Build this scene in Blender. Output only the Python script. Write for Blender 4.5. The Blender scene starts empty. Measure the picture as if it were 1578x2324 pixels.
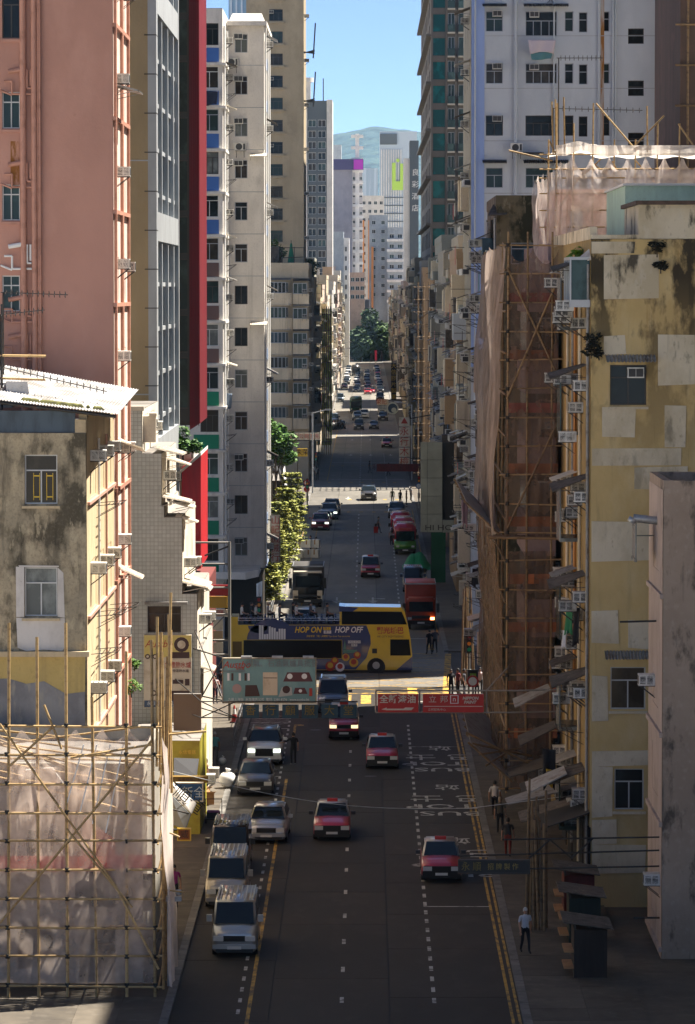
import bpy, bmesh, math, random
from mathutils import Vector, Matrix
random.seed(7)
S = bpy.context.scene
COL = S.collection
R = math.radians
# ------------------------------------------------------------------ camera
FP, PX, PY, VX, VY = 8200.0, 789.0, 1049.0, 832.5, 656.0   # lens and vanishing point on a 1578 x 2324 frame
cam_d = bpy.data.cameras.new('camera'); cam = bpy.data.objects.new('camera', cam_d); COL.objects.link(cam)
cam.location = (0, 0, 25)
cam.rotation_euler = (math.pi/2 - math.atan((PY-VY)/FP), 0, math.atan((VX-PX)/FP))
cam_d.sensor_fit = 'HORIZONTAL'; cam_d.sensor_width = 36; cam_d.lens = 36*FP/1578
cam_d.shift_y = -(1162-PY)/1578
cam_d.clip_start = 1; cam_d.clip_end = 20000
S.camera = cam
# ------------------------------------------------------------------ world, sun, exposure
SUN_EL, SUN_AZ = 62.0, 24.0          # elevation; degrees from the right-hand side towards the far end of the street
w = bpy.data.worlds.new('World'); S.world = w; w.use_nodes = True
nt = w.node_tree; bg = nt.nodes['Background']
sky = nt.nodes.new('ShaderNodeTexSky'); sky.sky_type = 'NISHITA'; sky.sun_disc = False
sky.sun_elevation = R(SUN_EL); sky.sun_rotation = R(90 - SUN_AZ)
sky.altitude = 0; sky.air_density = 0.3; sky.dust_density = 0.0; sky.ozone_density = 2.0
nt.links.new(sky.outputs[0], bg.inputs[0]); bg.inputs[1].default_value = 0.066
sl = bpy.data.lights.new('sun', 'SUN'); sl.energy = 5.0; sl.angle = R(0.53); sl.color = (1, .93, .82)
sun = bpy.data.objects.new('sun', sl); COL.objects.link(sun); sun.location = (200, 200, 400)
sd = Vector((math.cos(R(SUN_EL))*math.cos(R(SUN_AZ)), math.cos(R(SUN_EL))*math.sin(R(SUN_AZ)), math.sin(R(SUN_EL))))
sun.rotation_euler = sd.to_track_quat('Z', 'Y').to_euler()
S.view_settings.view_transform = 'Standard'; S.view_settings.look = 'None'
S.view_settings.exposure = 1.72; S.view_settings.gamma = 1
S.render.engine = 'CYCLES'
S.cycles.max_bounces = 7; S.cycles.transparent_max_bounces = 16; S.cycles.use_denoising = True
S.cycles.volume_bounces = 0; S.cycles.caustics_reflective = False; S.cycles.caustics_refractive = False
# ------------------------------------------------------------------ pixel -> place
_R = cam.rotation_euler.to_matrix()
def ray(x, y): return _R @ Vector(((x-PX)/FP, -(y-PY)/FP, -1))
def P(x, y, Y):
    d = ray(x, y); return Vector((0, 0, 25)) + d*(Y/d.y)
def G(x, y, z=0):
    d = ray(x, y); return Vector((0, 0, 25)) + d*((z-25)/d.z)
def XX(x, Y): return (x-VX)*Y/FP
def ZZ(y, Y): return 25 - (y-VY)*Y/FP
# ------------------------------------------------------------------ materials
MATS = {}
def M(name, col, rough=.75, metal=0, layers=(), bump=None, rnd=0, coat=0, spec=.4, emit=0, wave=None):
    if name in MATS: return MATS[name]
    m = bpy.data.materials.new(name); m.use_nodes = True; MATS[name] = m
    N = m.node_tree.nodes; L = m.node_tree.links; b = N['Principled BSDF']
    b.inputs['Roughness'].default_value = rough; b.inputs['Metallic'].default_value = metal
    b.inputs['Coat Weight'].default_value = coat; b.inputs['Coat Roughness'].default_value = .06
    b.inputs['Specular IOR Level'].default_value = spec
    c4 = (*col, 1); b.inputs['Base Color'].default_value = c4
    if emit:
        b.inputs['Emission Color'].default_value = c4; b.inputs['Emission Strength'].default_value = emit
    geo = None; cur = None
    if layers or bump or wave: geo = N.new('ShaderNodeNewGeometry')
    def noise(sc, det=6, r=.62):
        mp = N.new('ShaderNodeMapping'); mp.inputs['Scale'].default_value = sc
        mp.inputs['Location'].default_value = (random.uniform(0, 50), random.uniform(0, 50), random.uniform(0, 50))
        L.new(geo.outputs['Position'], mp.inputs[0])
        n = N.new('ShaderNodeTexNoise'); n.inputs['Scale'].default_value = 1; n.inputs['Detail'].default_value = det
        n.inputs['Roughness'].default_value = r; L.new(mp.outputs[0], n.inputs['Vector']); return n.outputs[0]
    def mrange(src, a, c):
        r = N.new('ShaderNodeMapRange'); r.inputs['From Min'].default_value = a; r.inputs['From Max'].default_value = c
        L.new(src, r.inputs[0]); return r.outputs[0]
    def mul(a, c):
        k = N.new('ShaderNodeMath'); k.operation = 'MULTIPLY'
        L.new(a, k.inputs[0])
        if isinstance(c, (int, float)): k.inputs[1].default_value = c
        else: L.new(c, k.inputs[1])
        return k.outputs[0]
    def mix(f, a, c):
        k = N.new('ShaderNodeMix'); k.data_type = 'RGBA'
        L.new(f, k.inputs[0])
        if a is None: k.inputs[6].default_value = c4
        else: L.new(a, k.inputs[6])
        if isinstance(c, tuple): k.inputs[7].default_value = (*c, 1)
        else: L.new(c, k.inputs[7])
        return k.outputs[2]
    for ly in layers:
        f = mrange(noise(ly[1]), ly[2], ly[3])
        if len(ly) > 4 and ly[4] is not None: f = mul(f, ly[4])
        if len(ly) > 5:
            sp = N.new('ShaderNodeSeparateXYZ'); L.new(geo.outputs['Position'], sp.inputs[0])
            f = mul(f, mrange(sp.outputs[2], ly[5], ly[6]))
        cur = mix(f, cur, ly[0])
    if rnd:
        oi = N.new('ShaderNodeObjectInfo'); h = N.new('ShaderNodeHueSaturation')
        h.inputs['Saturation'].default_value = 1
        r = N.new('ShaderNodeMapRange'); r.inputs['To Min'].default_value = 1-rnd; r.inputs['To Max'].default_value = 1+rnd
        L.new(oi.outputs['Random'], r.inputs[0]); L.new(r.outputs[0], h.inputs['Value'])
        if cur: L.new(cur, h.inputs['Color'])
        else: h.inputs['Color'].default_value = c4
        cur = h.outputs[0]
    if cur: L.new(cur, b.inputs['Base Color'])
    if bump:
        bn = N.new('ShaderNodeBump'); bn.inputs['Strength'].default_value = bump[0]; bn.inputs['Distance'].default_value = .05
        L.new(noise((bump[1],)*3, 8), bn.inputs['Height']); L.new(bn.outputs[0], b.inputs['Normal'])
    return m
def dirt(col, k): return tuple(c*k for c in col)
def wallpaint(name, col, amt=.8, dark=(.09, .08, .06), big=.0, rnd=0):
    "painted render: broad tone changes, rain streaks, grime"
    return M(name, col, .85, layers=[
        (dirt(col, .72), (.35, .35, .22), .42, .66, .7),
        (tuple(min(1, c*1.18) for c in col), (.9, .9, .5), .5, .7, .5),
        (dirt(dark, 1.3), (1.6, 1.6, .07), .56, .78, amt),
        (dark, (.55, .55, .4), .62-big, .72-big, amt*.8),
        (dirt(col, .6), (9, 9, 6), .52, .7, .35)], bump=(.25, 6), spec=.2, rnd=rnd)
def glassmat(name, col, rough=.06): return M(name, col, rough+.06, spec=.2, layers=[(dirt(col, 2.2), (.7, .7, .5), .5, .62, .8)])
GLASS = [glassmat('glass_dark', (.012, .016, .017)), glassmat('glass_green', (.03, .05, .046)), glassmat('glass_brown', (.035, .028, .02)), glassmat('glass_curtain', (.13, .14, .13), .2), glassmat('glass_blue', (.025, .045, .06))]
VOID = M('dark_interior', (.008, .007, .006), .9)
ALU = M('aluminium_frame', (.42, .43, .44), .45, .6); ALUW = M('white_frame', (.62, .62, .6), .5); ALUB = M('bronze_frame', (.07, .06, .05), .5, .3)
STEEL = M('dark_steel', (.05, .048, .045), .55, .5, layers=[((.12, .055, .025), (4, 4, 4), .55, .7, .8)])
GALV = M('galvanised', (.38, .39, .4), .45, .6, layers=[((.2, .19, .18), (3, 3, 3), .5, .65, .7)])
ACW = M('ac_casing', (.6, .59, .55), .55, layers=[((.3, .26, .2), (3, 3, 2), .5, .68, .8)], rnd=.25)
ACD = M('ac_grille', (.05, .05, .05), .6)
BAMBOO = M('bamboo', (.42, .28, .12), .6, layers=[((.2, .12, .05), (2, 2, 5), .5, .65, .8), ((.55, .42, .22), (6, 6, 1.5), .55, .7, .6)], rnd=.25)
BAMBOOD = M('bamboo_old', (.20, .13, .065), .65, layers=[((.08, .05, .03), (2, 2, 5), .5, .65, .8)], rnd=.3)
BAMBOOM = M('bamboo_mid', (.3, .2, .095), .65, layers=[((.13, .08, .04), (2, 2, 5), .5, .65, .8)], rnd=.3)
TIN = M('weathered_tin', (.3, .29, .27), .6, .2, layers=[((.14, .1, .07), (2, 2, 2), .5, .65, .9), ((.45, .45, .43), (5, 1, 1), .55, .7, .5)], rnd=.25)
TINW = M('pale_tin', (.62, .57, .48), .6, .0, layers=[((.4, .34, .26), (3, 3, 3), .5, .68, .8)], rnd=.12)
ASBESTOS = M('old_board', (.1, .085, .07), .9, layers=[((.04, .033, .028), (2.5, 2.5, 2.5), .45, .65, .9), ((.2, .17, .13), (7, 2, 2), .58, .7, .7)], rnd=.3)
LACE = M('pole_lashing', (.02, .018, .015), .8)
PLASTICW = M('white_plastic', (.7, .7, .68), .4); PLASTICK = M('black_plastic', (.02, .02, .02), .45)
RUBBER = M('tyre_rubber', (.018, .018, .018), .85); RIM = M('wheel_rim', (.35, .35, .36), .35, .8)
WHITE = M('white_paint', (.72, .71, .68), .6); RED = M('sign_red', (.42, .025, .02), .5, layers=[((.3, .02, .02), (1, 1, 1), .45, .65, .6)]); YEL = M('sign_yellow', (.75, .5, .04), .5)
BLUE = M('sign_blue', (.02, .09, .26), .5, layers=[((.02, .06, .16), (1, 1, 1), .45, .65, .7)]); GOLD = M('gold_letter', (.6, .38, .04), .4)
BLACK = M('sign_black', (.02, .02, .02), .5); CREAM = M('sign_cream', (.6, .53, .42), .6, layers=[((.42, .33, .22), (1.5, 1.5, 1.5), .5, .65, .8)])
def netmat(mt, col, alpha):
    N = mt.node_tree.nodes; L = mt.node_tree.links; N.remove(N['Principled BSDF']); out = N['Material Output']
    tr = N.new('ShaderNodeBsdfTransparent'); df = N.new('ShaderNodeBsdfDiffuse'); tl = N.new('ShaderNodeBsdfTranslucent'); a = N.new('ShaderNodeMixShader'); c = N.new('ShaderNodeMixShader')
    df.inputs[0].default_value = (*col, 1); tl.inputs[0].default_value = (*col, 1); a.inputs[0].default_value = .5
    L.new(df.outputs[0], a.inputs[1]); L.new(tl.outputs[0], a.inputs[2])
    g_ = N.new('ShaderNodeNewGeometry'); n_ = N.new('ShaderNodeTexNoise'); n_.inputs['Scale'].default_value = 1.3; n_.inputs['Detail'].default_value = 5; r_ = N.new('ShaderNodeMapRange'); r_.inputs['From Min'].default_value = .35; r_.inputs['From Max'].default_value = .65; r_.inputs['To Min'].default_value = alpha-.13; r_.inputs['To Max'].default_value = alpha+.13
    L.new(g_.outputs['Position'], n_.inputs['Vector']); L.new(n_.outputs[0], r_.inputs[0]); L.new(r_.outputs[0], c.inputs[0]); L.new(tr.outputs[0], c.inputs[1]); L.new(a.outputs[0], c.inputs[2]); L.new(c.outputs[0], out.inputs[0]); return mt
# ------------------------------------------------------------------ mesh building
class MB:
    def __init__(s): s.v = []; s.f = []; s.m = []
    def quad(s, a, b, c, d, mi=0):
        n = len(s.v); s.v += [tuple(a), tuple(b), tuple(c), tuple(d)]; s.f.append((n, n+1, n+2, n+3)); s.m.append(mi)
    def poly(s, pts, mi=0):
        n = len(s.v); s.v += [tuple(p) for p in pts]; s.f.append(tuple(range(n, n+len(pts)))); s.m.append(mi)
    def box(s, x0, x1, y0, y1, z0, z1, mi=0):
        n = len(s.v)
        s.v += [(x0,y0,z0),(x1,y0,z0),(x1,y1,z0),(x0,y1,z0),(x0,y0,z1),(x1,y0,z1),(x1,y1,z1),(x0,y1,z1)]
        for q in ((0,3,2,1),(4,5,6,7),(0,1,5,4),(1,2,6,5),(2,3,7,6),(3,0,4,7)): s.f.append(tuple(n+i for i in q)); s.m.append(mi)
    def hexa(s, p, mi=0):
        "eight corners: bottom ring then top ring"
        n = len(s.v); s.v += [tuple(q) for q in p]
        for q in ((0,3,2,1),(4,5,6,7),(0,1,5,4),(1,2,6,5),(2,3,7,6),(3,0,4,7)): s.f.append(tuple(n+i for i in q)); s.m.append(mi)
    def slab(s, a, b, c, d, t, mi=0):
        "thick sheet through four corners"
        a, b, c, d = map(Vector, (a, b, c, d)); nrm = (b-a).cross(d-a).normalized()*t
        s.hexa([a, b, c, d, a+nrm, b+nrm, c+nrm, d+nrm], mi)
    def tube(s, p, q, r, r2=None, k=6, mi=0, caps=True):
        p, q = Vector(p), Vector(q); d = (q-p)
        if d.length < 1e-6: return
        d.normalize(); u = d.orthogonal().normalized(); w_ = d.cross(u); r2 = r if r2 is None else r2
        n = len(s.v)
        for c, rr in ((p, r), (q, r2)):
            for i in range(k):
                a = 2*math.pi*i/k; s.v.append(tuple(c + (u*math.cos(a) + w_*math.sin(a))*rr))
        for i in range(k):
            j = (i+1) % k; s.f.append((n+i, n+j, n+k+j, n+k+i)); s.m.append(mi)
        if caps:
            s.f.append(tuple(n+i for i in range(k))[::-1]); s.m.append(mi); s.f.append(tuple(n+k+i for i in range(k))); s.m.append(mi)
    def disc(s, c, n_, r, k=14, mi=0):
        c, n_ = Vector(c), Vector(n_).normalized(); u = n_.orthogonal().normalized(); w_ = n_.cross(u)
        s.poly([c + (u*math.cos(2*math.pi*i/k) + w_*math.sin(2*math.pi*i/k))*r for i in range(k)], mi)
    def grid(s, fn, nu, nv, mi=0):
        n = len(s.v)
        for j in range(nv+1):
            for i in range(nu+1): s.v.append(tuple(fn(i/nu, j/nv)))
        for j in range(nv):
            for i in range(nu):
                a = n + j*(nu+1) + i; s.f.append((a, a+1, a+nu+2, a+nu+1)); s.m.append(mi)
    def mesh(s, name, mats, smooth=False, off=None, fixn=False):
        me = bpy.data.meshes.new(name)
        v = s.v if off is None else [(a-off[0], b-off[1], c-off[2]) for a, b, c in s.v]
        me.from_pydata(v, [], s.f)
        for m in (mats if isinstance(mats, (list, tuple)) else [mats]): me.materials.append(m)
        me.polygons.foreach_set('material_index', s.m)
        if smooth: me.polygons.foreach_set('use_smooth', [True]*len(s.f))
        if fixn:
            bm = bmesh.new(); bm.from_mesh(me); bmesh.ops.recalc_face_normals(bm, faces=bm.faces); bm.to_mesh(me); bm.free()
        me.update(); return me
def new(name, data, parent=None, loc=(0,0,0), rz=0, rot=None, scale=None):
    o = bpy.data.objects.new(name, data); COL.objects.link(o); o.location = loc
    if rot is not None: o.rotation_euler = rot
    elif rz: o.rotation_euler = (0, 0, rz)
    if scale: o.scale = scale
    if parent: o.parent = parent
    return o
def tag(o, label=None, cat=None, group=None, kind=None):
    if label: o['label'] = label
    if cat: o['category'] = cat
    if group: o['group'] = group
    if kind: o['kind'] = kind
    return o
def thing(name, label, cat, loc=(0,0,0), rz=0, group=None, data=None):
    return tag(new(name, data, None, loc, rz), label, cat, group)
def part(name, mb, mats, parent, smooth=False, local=False, label=None, fixn=False):
    "mesh given in world coordinates (unless local) under an unrotated parent"
    off = None if local else (parent.location if parent.parent is None else parent.parent.location + parent.location)
    return tag(new(name, mb.mesh(name, mats, smooth, off, fixn), parent), label)
def structure(name, mb, mats, smooth=False): return tag(new(name, mb.mesh(name, mats, smooth)), kind='structure')
def copy_tree(o, parent=None, loc=None, rz=None, label=None):
    c = o.copy(); COL.objects.link(c)
    if parent: c.parent = parent
    if loc is not None: c.location = loc
    if rz is not None: c.rotation_euler = (0, 0, rz)
    if label: c['label'] = label
    for ch in o.children:
        copy_tree(ch, c)
    return c
_cyl = {}
def pole(p, q, r, mat, parent, name='bamboo_pole', k=6, base=None):
    "straight round bar as its own part; all bars of a material share one mesh"
    key = (mat.name, k)
    if key not in _cyl:
        b = MB(); b.tube((0,0,0), (0,0,1), 1, k=k); _cyl[key] = b.mesh('round_bar', mat, True)
    p, q = Vector(p), Vector(q); d = q-p
    o = new(name, _cyl[key], parent); base = base if base is not None else parent.location
    o.location = p - base; o.rotation_mode = 'QUATERNION'; o.rotation_quaternion = d.to_track_quat('Z', 'Y'); o.scale = (r, r, d.length)
    return o
BENCH = bpy.data.scenes.new('lettering_bench')     # an empty side scene where lettering is turned into meshes
def text(name, s, size, loc, rot, mat, parent=None, ax='CENTER', sx=1.0, bold=0.0, ext=.004, spacing=1.0, shear=0.0):
    cu = bpy.data.curves.new('lettering', 'FONT'); cu.body = s; cu.size = size; cu.align_x = ax; cu.align_y = 'CENTER'
    cu.extrude = ext; cu.offset = bold; cu.resolution_u = 2; cu.space_character = spacing; cu.shear = shear
    o = bpy.data.objects.new(name, cu); BENCH.collection.objects.link(o); BENCH.view_layers[0].update()
    dg = BENCH.view_layers[0].depsgraph
    me = bpy.data.meshes.new_from_object(o.evaluated_get(dg)); bpy.data.objects.remove(o); bpy.data.curves.remove(cu)
    me.materials.clear(); me.materials.append(mat)
    t = new(name, me, parent, loc if parent is None else Vector(loc) - (parent.location if parent.parent is None else parent.location+parent.parent.location), rot=rot); t.scale = (sx, 1, 1)
    return t
FRONT = (math.pi/2, 0, 0)      # lettering that faces the camera end of the street
# ------------------------------------------------------------------ buildings
ROT = {'S': 0, 'E': math.pi/2, 'W': -math.pi/2}
_win = {}
def win_mesh(w_, h, nx, tz, fm, gm, t=.05, bars=0, panes_only=False):
    key = (round(w_, 2), round(h, 2), nx, tz, fm.name, gm.name, bars)
    if key not in _win:
        f = MB(); d0, d1 = .04, .12
        f.box(0, t, d0, d1, 0, h); f.box(w_-t, w_, d0, d1, 0, h); f.box(t, w_-t, d0, d1, 0, t); f.box(t, w_-t, d0, d1, h-t, h)
        for i in range(1, nx):
            x = w_*i/nx; f.box(x-t*.5, x+t*.5, d0+.01, d1, t, (h*tz if tz else h)-t*.5)
        if tz: f.box(t, w_-t, d0+.005, d1, h*tz-t*.5, h*tz+t*.5)
        for i in range(bars):
            x = w_*(i+1)/(bars+1); f.box(x-.015, x+.015, d0-.03, d0-.005, 0, h)
        g = MB(); g.quad((t*.5, .1, t*.5), (w_-t*.5, .1, t*.5), (w_-t*.5, .1, h-t*.5), (t*.5, .1, h-t*.5))
        _win[key] = (f.mesh('window_frame', fm), g.mesh('window_pane', gm))
    return _win[key]
_farwin = {}
def far_win(w_, h, nx, fm, gm):
    key = (round(w_, 2), round(h, 2), nx, fm.name, gm.name)
    if key not in _farwin:
        f = MB(); t = .07
        for i in range(nx+1):
            x = (w_-t)*i/nx; f.box(x, x+t, .02, .12, 0, h)
        f.box(0, w_, .03, .11, 0, t); f.box(0, w_, .03, .11, h-t, h)
        f.quad((0, .1, 0), (w_, .1, 0), (w_, .1, h), (0, .1, h), 1)
        _farwin[key] = f.mesh('window', [fm, gm])
    return _farwin[key]
class Bld:
    def __init__(s, name, label, cat, x0, x1, y0, y1, z1, mat, z0=0, group=None, parent=None):
        s.x0, s.x1, s.y0, s.y1, s.z0, s.z1, s.mat = x0, x1, y0, y1, z0, z1, mat
        s.base = Vector(((x0+x1)/2, y0, z0))
        s.o = thing(name, label, cat, s.base, group=group) if parent is None else parent
        if parent is not None: s.base = parent.location
        s.holes = {'S': [], 'E': [], 'W': []}
    def loc(s, f, c, z, out=0):
        return Vector({'S': (c, s.y0-out, z), 'E': (s.x1+out, c, z), 'W': (s.x0-out, c, z)}[f])
    def hole(s, f, c, z, w_, h): s.holes[f].append((c-w_/2, c+w_/2, z, z+h))
    def win(s, f, c, z, w_, h, nx=2, tz=.72, fm=None, gm=None, bars=0, far=False, name='window', set_back=.1):
        fm = fm or ALU; gm = gm or random.choice(GLASS)
        s.hole(f, c, z, w_, h)
        cc = c - w_/2 if f != 'W' else c + w_/2
        l = s.loc(f, cc, z, -set_back) - s.base
        if far: return new(name, far_win(w_, h, nx, fm, gm), s.o, l, ROT[f])
        a, b = win_mesh(w_, h, nx, tz, fm, gm, bars=bars)
        o = new(name, a, s.o, l, ROT[f]); new('pane', b, o); return o
    def face(s, mb, f, depth=.24, mi=0):
        if f == 'S': a0, a1, z0, z1 = s.x0, s.x1, s.z0, s.z1; pt = lambda a, z, d: (a, s.y0+d, z)
        elif f == 'E': a0, a1, z0, z1 = s.y0, s.y1, s.z0, s.z1; pt = lambda a, z, d: (s.x1-d, a, z)
        else: a0, a1, z0, z1 = s.y0, s.y1, s.z0, s.z1; pt = lambda a, z, d: (s.x0+d, a, z)
        H = [h for h in s.holes[f] if h[0] > a0 and h[1] < a1 and h[2] > z0 and h[3] < z1]
        flip = f == 'W'
        def q(p): mb.poly(p[::-1] if flip else p, mi)
        # slice into horizontal bands so that the grid stays small
        zs = sorted({z0, z1, *[h[2] for h in H], *[h[3] for h in H]})
        for i in range(len(zs)-1):
            za, zb = zs[i], zs[i+1]
            if zb-za < 1e-5: continue
            cut = sorted([(h[0], h[1]) for h in H if h[2] < zb-1e-5 and h[3] > za+1e-5]); a = a0
            for c0, c1 in cut:
                if c0 > a+1e-5: q([pt(a, za, 0), pt(c0, za, 0), pt(c0, zb, 0), pt(a, zb, 0)])
                a = max(a, c1)
            if a < a1-1e-5: q([pt(a, za, 0), pt(a1, za, 0), pt(a1, zb, 0), pt(a, zb, 0)])
        for c0, c1, za, zb in H:
            q([pt(c0, za, 0), pt(c0, za, depth), pt(c0, zb, depth), pt(c0, zb, 0)][::-1]); q([pt(c1, za, 0), pt(c1, za, depth), pt(c1, zb, depth), pt(c1, zb, 0)])
            q([pt(c0, za, 0), pt(c1, za, 0), pt(c1, za, depth), pt(c0, za, depth)][::-1]); q([pt(c0, zb, 0), pt(c1, zb, 0), pt(c1, zb, depth), pt(c0, zb, depth)])
            q([pt(c0, za, depth), pt(c1, za, depth), pt(c1, zb, depth), pt(c0, zb, depth)])
    def done(s, roof=None, depth=.24, parapet=.0, name='wall'):
        mb = MB()
        for f in 'SEW': s.face(mb, f, depth)
        x0, x1, y0, y1, z0, z1 = s.x0, s.x1, s.y0, s.y1, s.z0, s.z1
        mb.quad((x1, y1, z0), (x0, y1, z0), (x0, y1, z1), (x1, y1, z1))
        s.wall = part(name, mb, s.mat, s.o)
        rb = MB(); rb.box(x0+.01, x1-.01, y0+.01, y1-.01, z1-.35, z1-.03 if parapet else z1+.02)
        part('roof', rb, roof or ROOF, s.o)
        if parapet:
            p = MB(); t = .18
            p.box(x0-.05, x1+.05, y0-.05, y0+t, z1, z1+parapet); p.box(x0-.05, x0+t, y0+t, y1, z1, z1+parapet); p.box(x1-t, x1+.05, y0+t, y1, z1, z1+parapet); p.box(x0+t, x1-t, y1-t, y1, z1, z1+parapet)
            part('parapet', p, s.mat, s.o)
        return s
ROOF = M('roof_screed', (.22, .2, .18), .9, layers=[((.1, .09, .08), (.4, .4, .4), .45, .62, .8)])
# ------------------------------------------------------------------ facade fittings
_ac = {}
ORD = 'ground first second third fourth fifth sixth seventh eighth ninth tenth eleventh twelfth thirteenth fourteenth fifteenth sixteenth seventeenth eighteenth nineteenth twentieth topmost'.split()
def _ac_meshes(k):
    if k in _ac: return _ac[k]
    b = MB()
    if k == 'split':
        b.box(-.42, .42, -.34, 0, 0, .6); g = MB(); g.disc((-.08, -.346, .3), (0, -1, 0), .24, 16); g.box(.22, .36, -.35, -.342, .08, .52)
    else:
        b.box(-.33, .33, -.62, .1, 0, .42); g = MB()
        for i in range(2): g.box(-.29+.3*i, -.01+.3*i, -.628, -.612, .05, .37)
        for sx in (-1, 1):
            for i in range(2): g.box(sx*.322-.008, sx*.322+.008, -.57+.27*i, -.36+.27*i, .06, .36)
    br = MB()
    for sx in (-.28, .28):
        br.tube((sx, -.6, -.02), (sx, .02, -.02), .02, k=4); br.tube((sx, -.56, -.03), (sx, .02, -.48), .02, k=4)
    br.box(-.36, .36, -.63, -.5, -.03, 0)
    _ac[k] = (b.mesh('casing', ACW), g.mesh('grille', ACD), br.mesh('bracket', STEEL)); return _ac[k]
def ac(b, f, c, z, where, k='box', out=0.0, bracket=True):
    "one air conditioner hung on a facade"
    fl = ORD[min(len(ORD)-1, max(0, int(z/3.3)))]
    o = thing('air_conditioner', ('box air conditioner at the %s floor of ' if k == 'box' else 'fan condenser unit at the %s floor of ') % fl + where, 'air conditioner', b.loc(f, c, z, out), ROT[f], 'air conditioners on '+where)
    m = _ac_meshes(k)
    new('casing', m[0], o); new('grille', m[1], o)
    if bracket: new('bracket', m[2], o)
    return o
def corr(mb, a, b_, c, d, n=10, amp=.035, mi=0):
    "corrugated sheet over four corners a-b (top edge) d-c (bottom edge)"
    a, b_, c, d = map(Vector, (a, b_, c, d)); nrm = (b_-a).cross(d-a).normalized()
    mb.grid(lambda u, v: (a.lerp(b_, u)).lerp(d.lerp(c, u), v) + nrm*(amp*(1 if round(u*n*2) % 2 else -1)), n*2, 1, mi)
def awning(b, f, c, z, w_, proj, mat, drop=.25, tilt=0, name='awning'):
    mb = MB(); e = w_/2
    a1, a2 = (b.loc(f, c-e, z, .0), b.loc(f, c+e, z, .0)); b1, b2 = b.loc(f, c-e, z-drop+tilt, proj), b.loc(f, c+e, z-drop-tilt, proj)
    mb.slab(a1, a2, b2, b1, .035)
    n = max(3, int(w_/.12))
    for i in range(n+1):
        u = i/n; mb.tube(a1.lerp(a2, u)+Vector((0,0,.03)), b1.lerp(b2, u)+Vector((0,0,.03)), .022, k=4)
    for p, q in ((a1, b1), (a2, b2)):
        mb.tube(p.lerp(q, .9), p - Vector((0, 0, .5)), .02, k=4)
    return part(name, mb, mat, b.o, fixn=True)
def pipe(b, f, c, z0, z1, r, mat, out=.1, name='drain_pipe'):
    o = pole(b.loc(f, c, z0, out), b.loc(f, c, z1, out), r, mat, b.o, name, 8, b.base); return o
def bars(b, pts, r, mat, name):
    mb = MB()
    for p, q in pts: mb.tube(p, q, r, k=4)
    return part(name, mb, mat, b.o)
def rack(b, f, c, z, w_=1.6, proj=.9, name='drying_rack'):
    L = []; e = w_/2
    for k in range(4):
        o = proj*(.4+.2*k); L.append((b.loc(f, c-e, z+.04*k, o), b.loc(f, c+e, z+.04*k, o)))
    for a in (-e, e): L += [(b.loc(f, c+a, z, 0), b.loc(f, c+a, z+.1, proj)), (b.loc(f, c+a, z-.5, 0), b.loc(f, c+a, z+.1, proj))]
    return bars(b, L, .018, STEEL, name)
def cloth(name, p0, p1, h, mat, label, cat='laundry', fold=.08, group=None):
    "a hanging piece of washing between two points"
    p0, p1 = Vector(p0), Vector(p1); d = (p1-p0); n = Vector((-d.y, d.x, 0)).normalized(); ph = random.uniform(0, 6)
    mb = MB()
    mb.grid(lambda u, v: p0.lerp(p1, u*(1-.15*v)+.07*v) - Vector((0, 0, h*v*(1+.1*math.sin(5*u+ph)))) + n*(fold*math.sin(9*u+ph+2*v)*(.3+v)), 10, 8)
    o = thing(name, label, cat, p0, group=group, data=mb.mesh(name, mat, True, p0))
    so = o.modifiers.new('thickness', 'SOLIDIFY'); so.thickness = .012
    return o
# ================================================================== ground, road, pavements
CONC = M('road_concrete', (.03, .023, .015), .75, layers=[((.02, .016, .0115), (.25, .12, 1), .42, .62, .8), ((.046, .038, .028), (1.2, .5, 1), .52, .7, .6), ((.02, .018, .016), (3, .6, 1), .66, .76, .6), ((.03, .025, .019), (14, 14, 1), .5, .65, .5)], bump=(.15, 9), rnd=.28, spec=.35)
CONC2 = M('daylit_road_concrete', (.16, .145, .12), .7, layers=[((.11, .1, .083), (.25, .08, 1), .42, .62, .8), ((.2, .18, .155), (1.2, .3, 1), .52, .7, .6), ((.05, .045, .04), (3, .6, 1), .64, .76, .6)], rnd=.22, spec=.35)  # paler slabs beyond the crossing, with soft daylight put into the colour
TAR = M('joint_tar', (.012, .011, .01), .7)
ASPH = M('cross_asphalt', (.05, .047, .043), .8, layers=[((.03, .028, .026), (.3, .3, 1), .42, .62, .8), ((.075, .07, .065), (9, 9, 1), .5, .7, .5)], bump=(.2, 12))
PAVE = M('paving_concrete', (.1, .083, .062), .85, layers=[((.06, .05, .039), (.5, .5, 1), .42, .62, .8), ((.15, .128, .1), (2, 2, 1), .52, .7, .5), ((.05, .045, .04), (4, 4, 1), .64, .74, .6)], bump=(.15, 9), rnd=.18)
KERB = M('kerb_granite', (.17, .16, .145), .8, layers=[((.08, .075, .07), (2, 2, 2), .45, .65, .7)], rnd=.15)
RWHITE = M('road_white', (.5, .48, .43), .7, layers=[((.08, .07, .06), (2.5, 2.5, 1), .46, .64, .8)])
RYEL = M('road_yellow', (.5, .29, .04), .7, layers=[((.06, .045, .03), (2.5, 1.2, 1), .44, .6, .85)])
g = MB(); g.quad((-6000, -300, -.3), (6000, -300, -.3), (6000, 9000, -.3), (-6000, 9000, -.3))
structure('ground', g, M('ground_concrete', (.5, .45, .38), .95, layers=[((.42, .38, .32), (.02, .02, 1), .4, .6, .8)]))
XL, XR = -6.9, 5.5
CR0, CR1 = 222.5, 248.0            # the crossing street where the sightseeing coach passes
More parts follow.
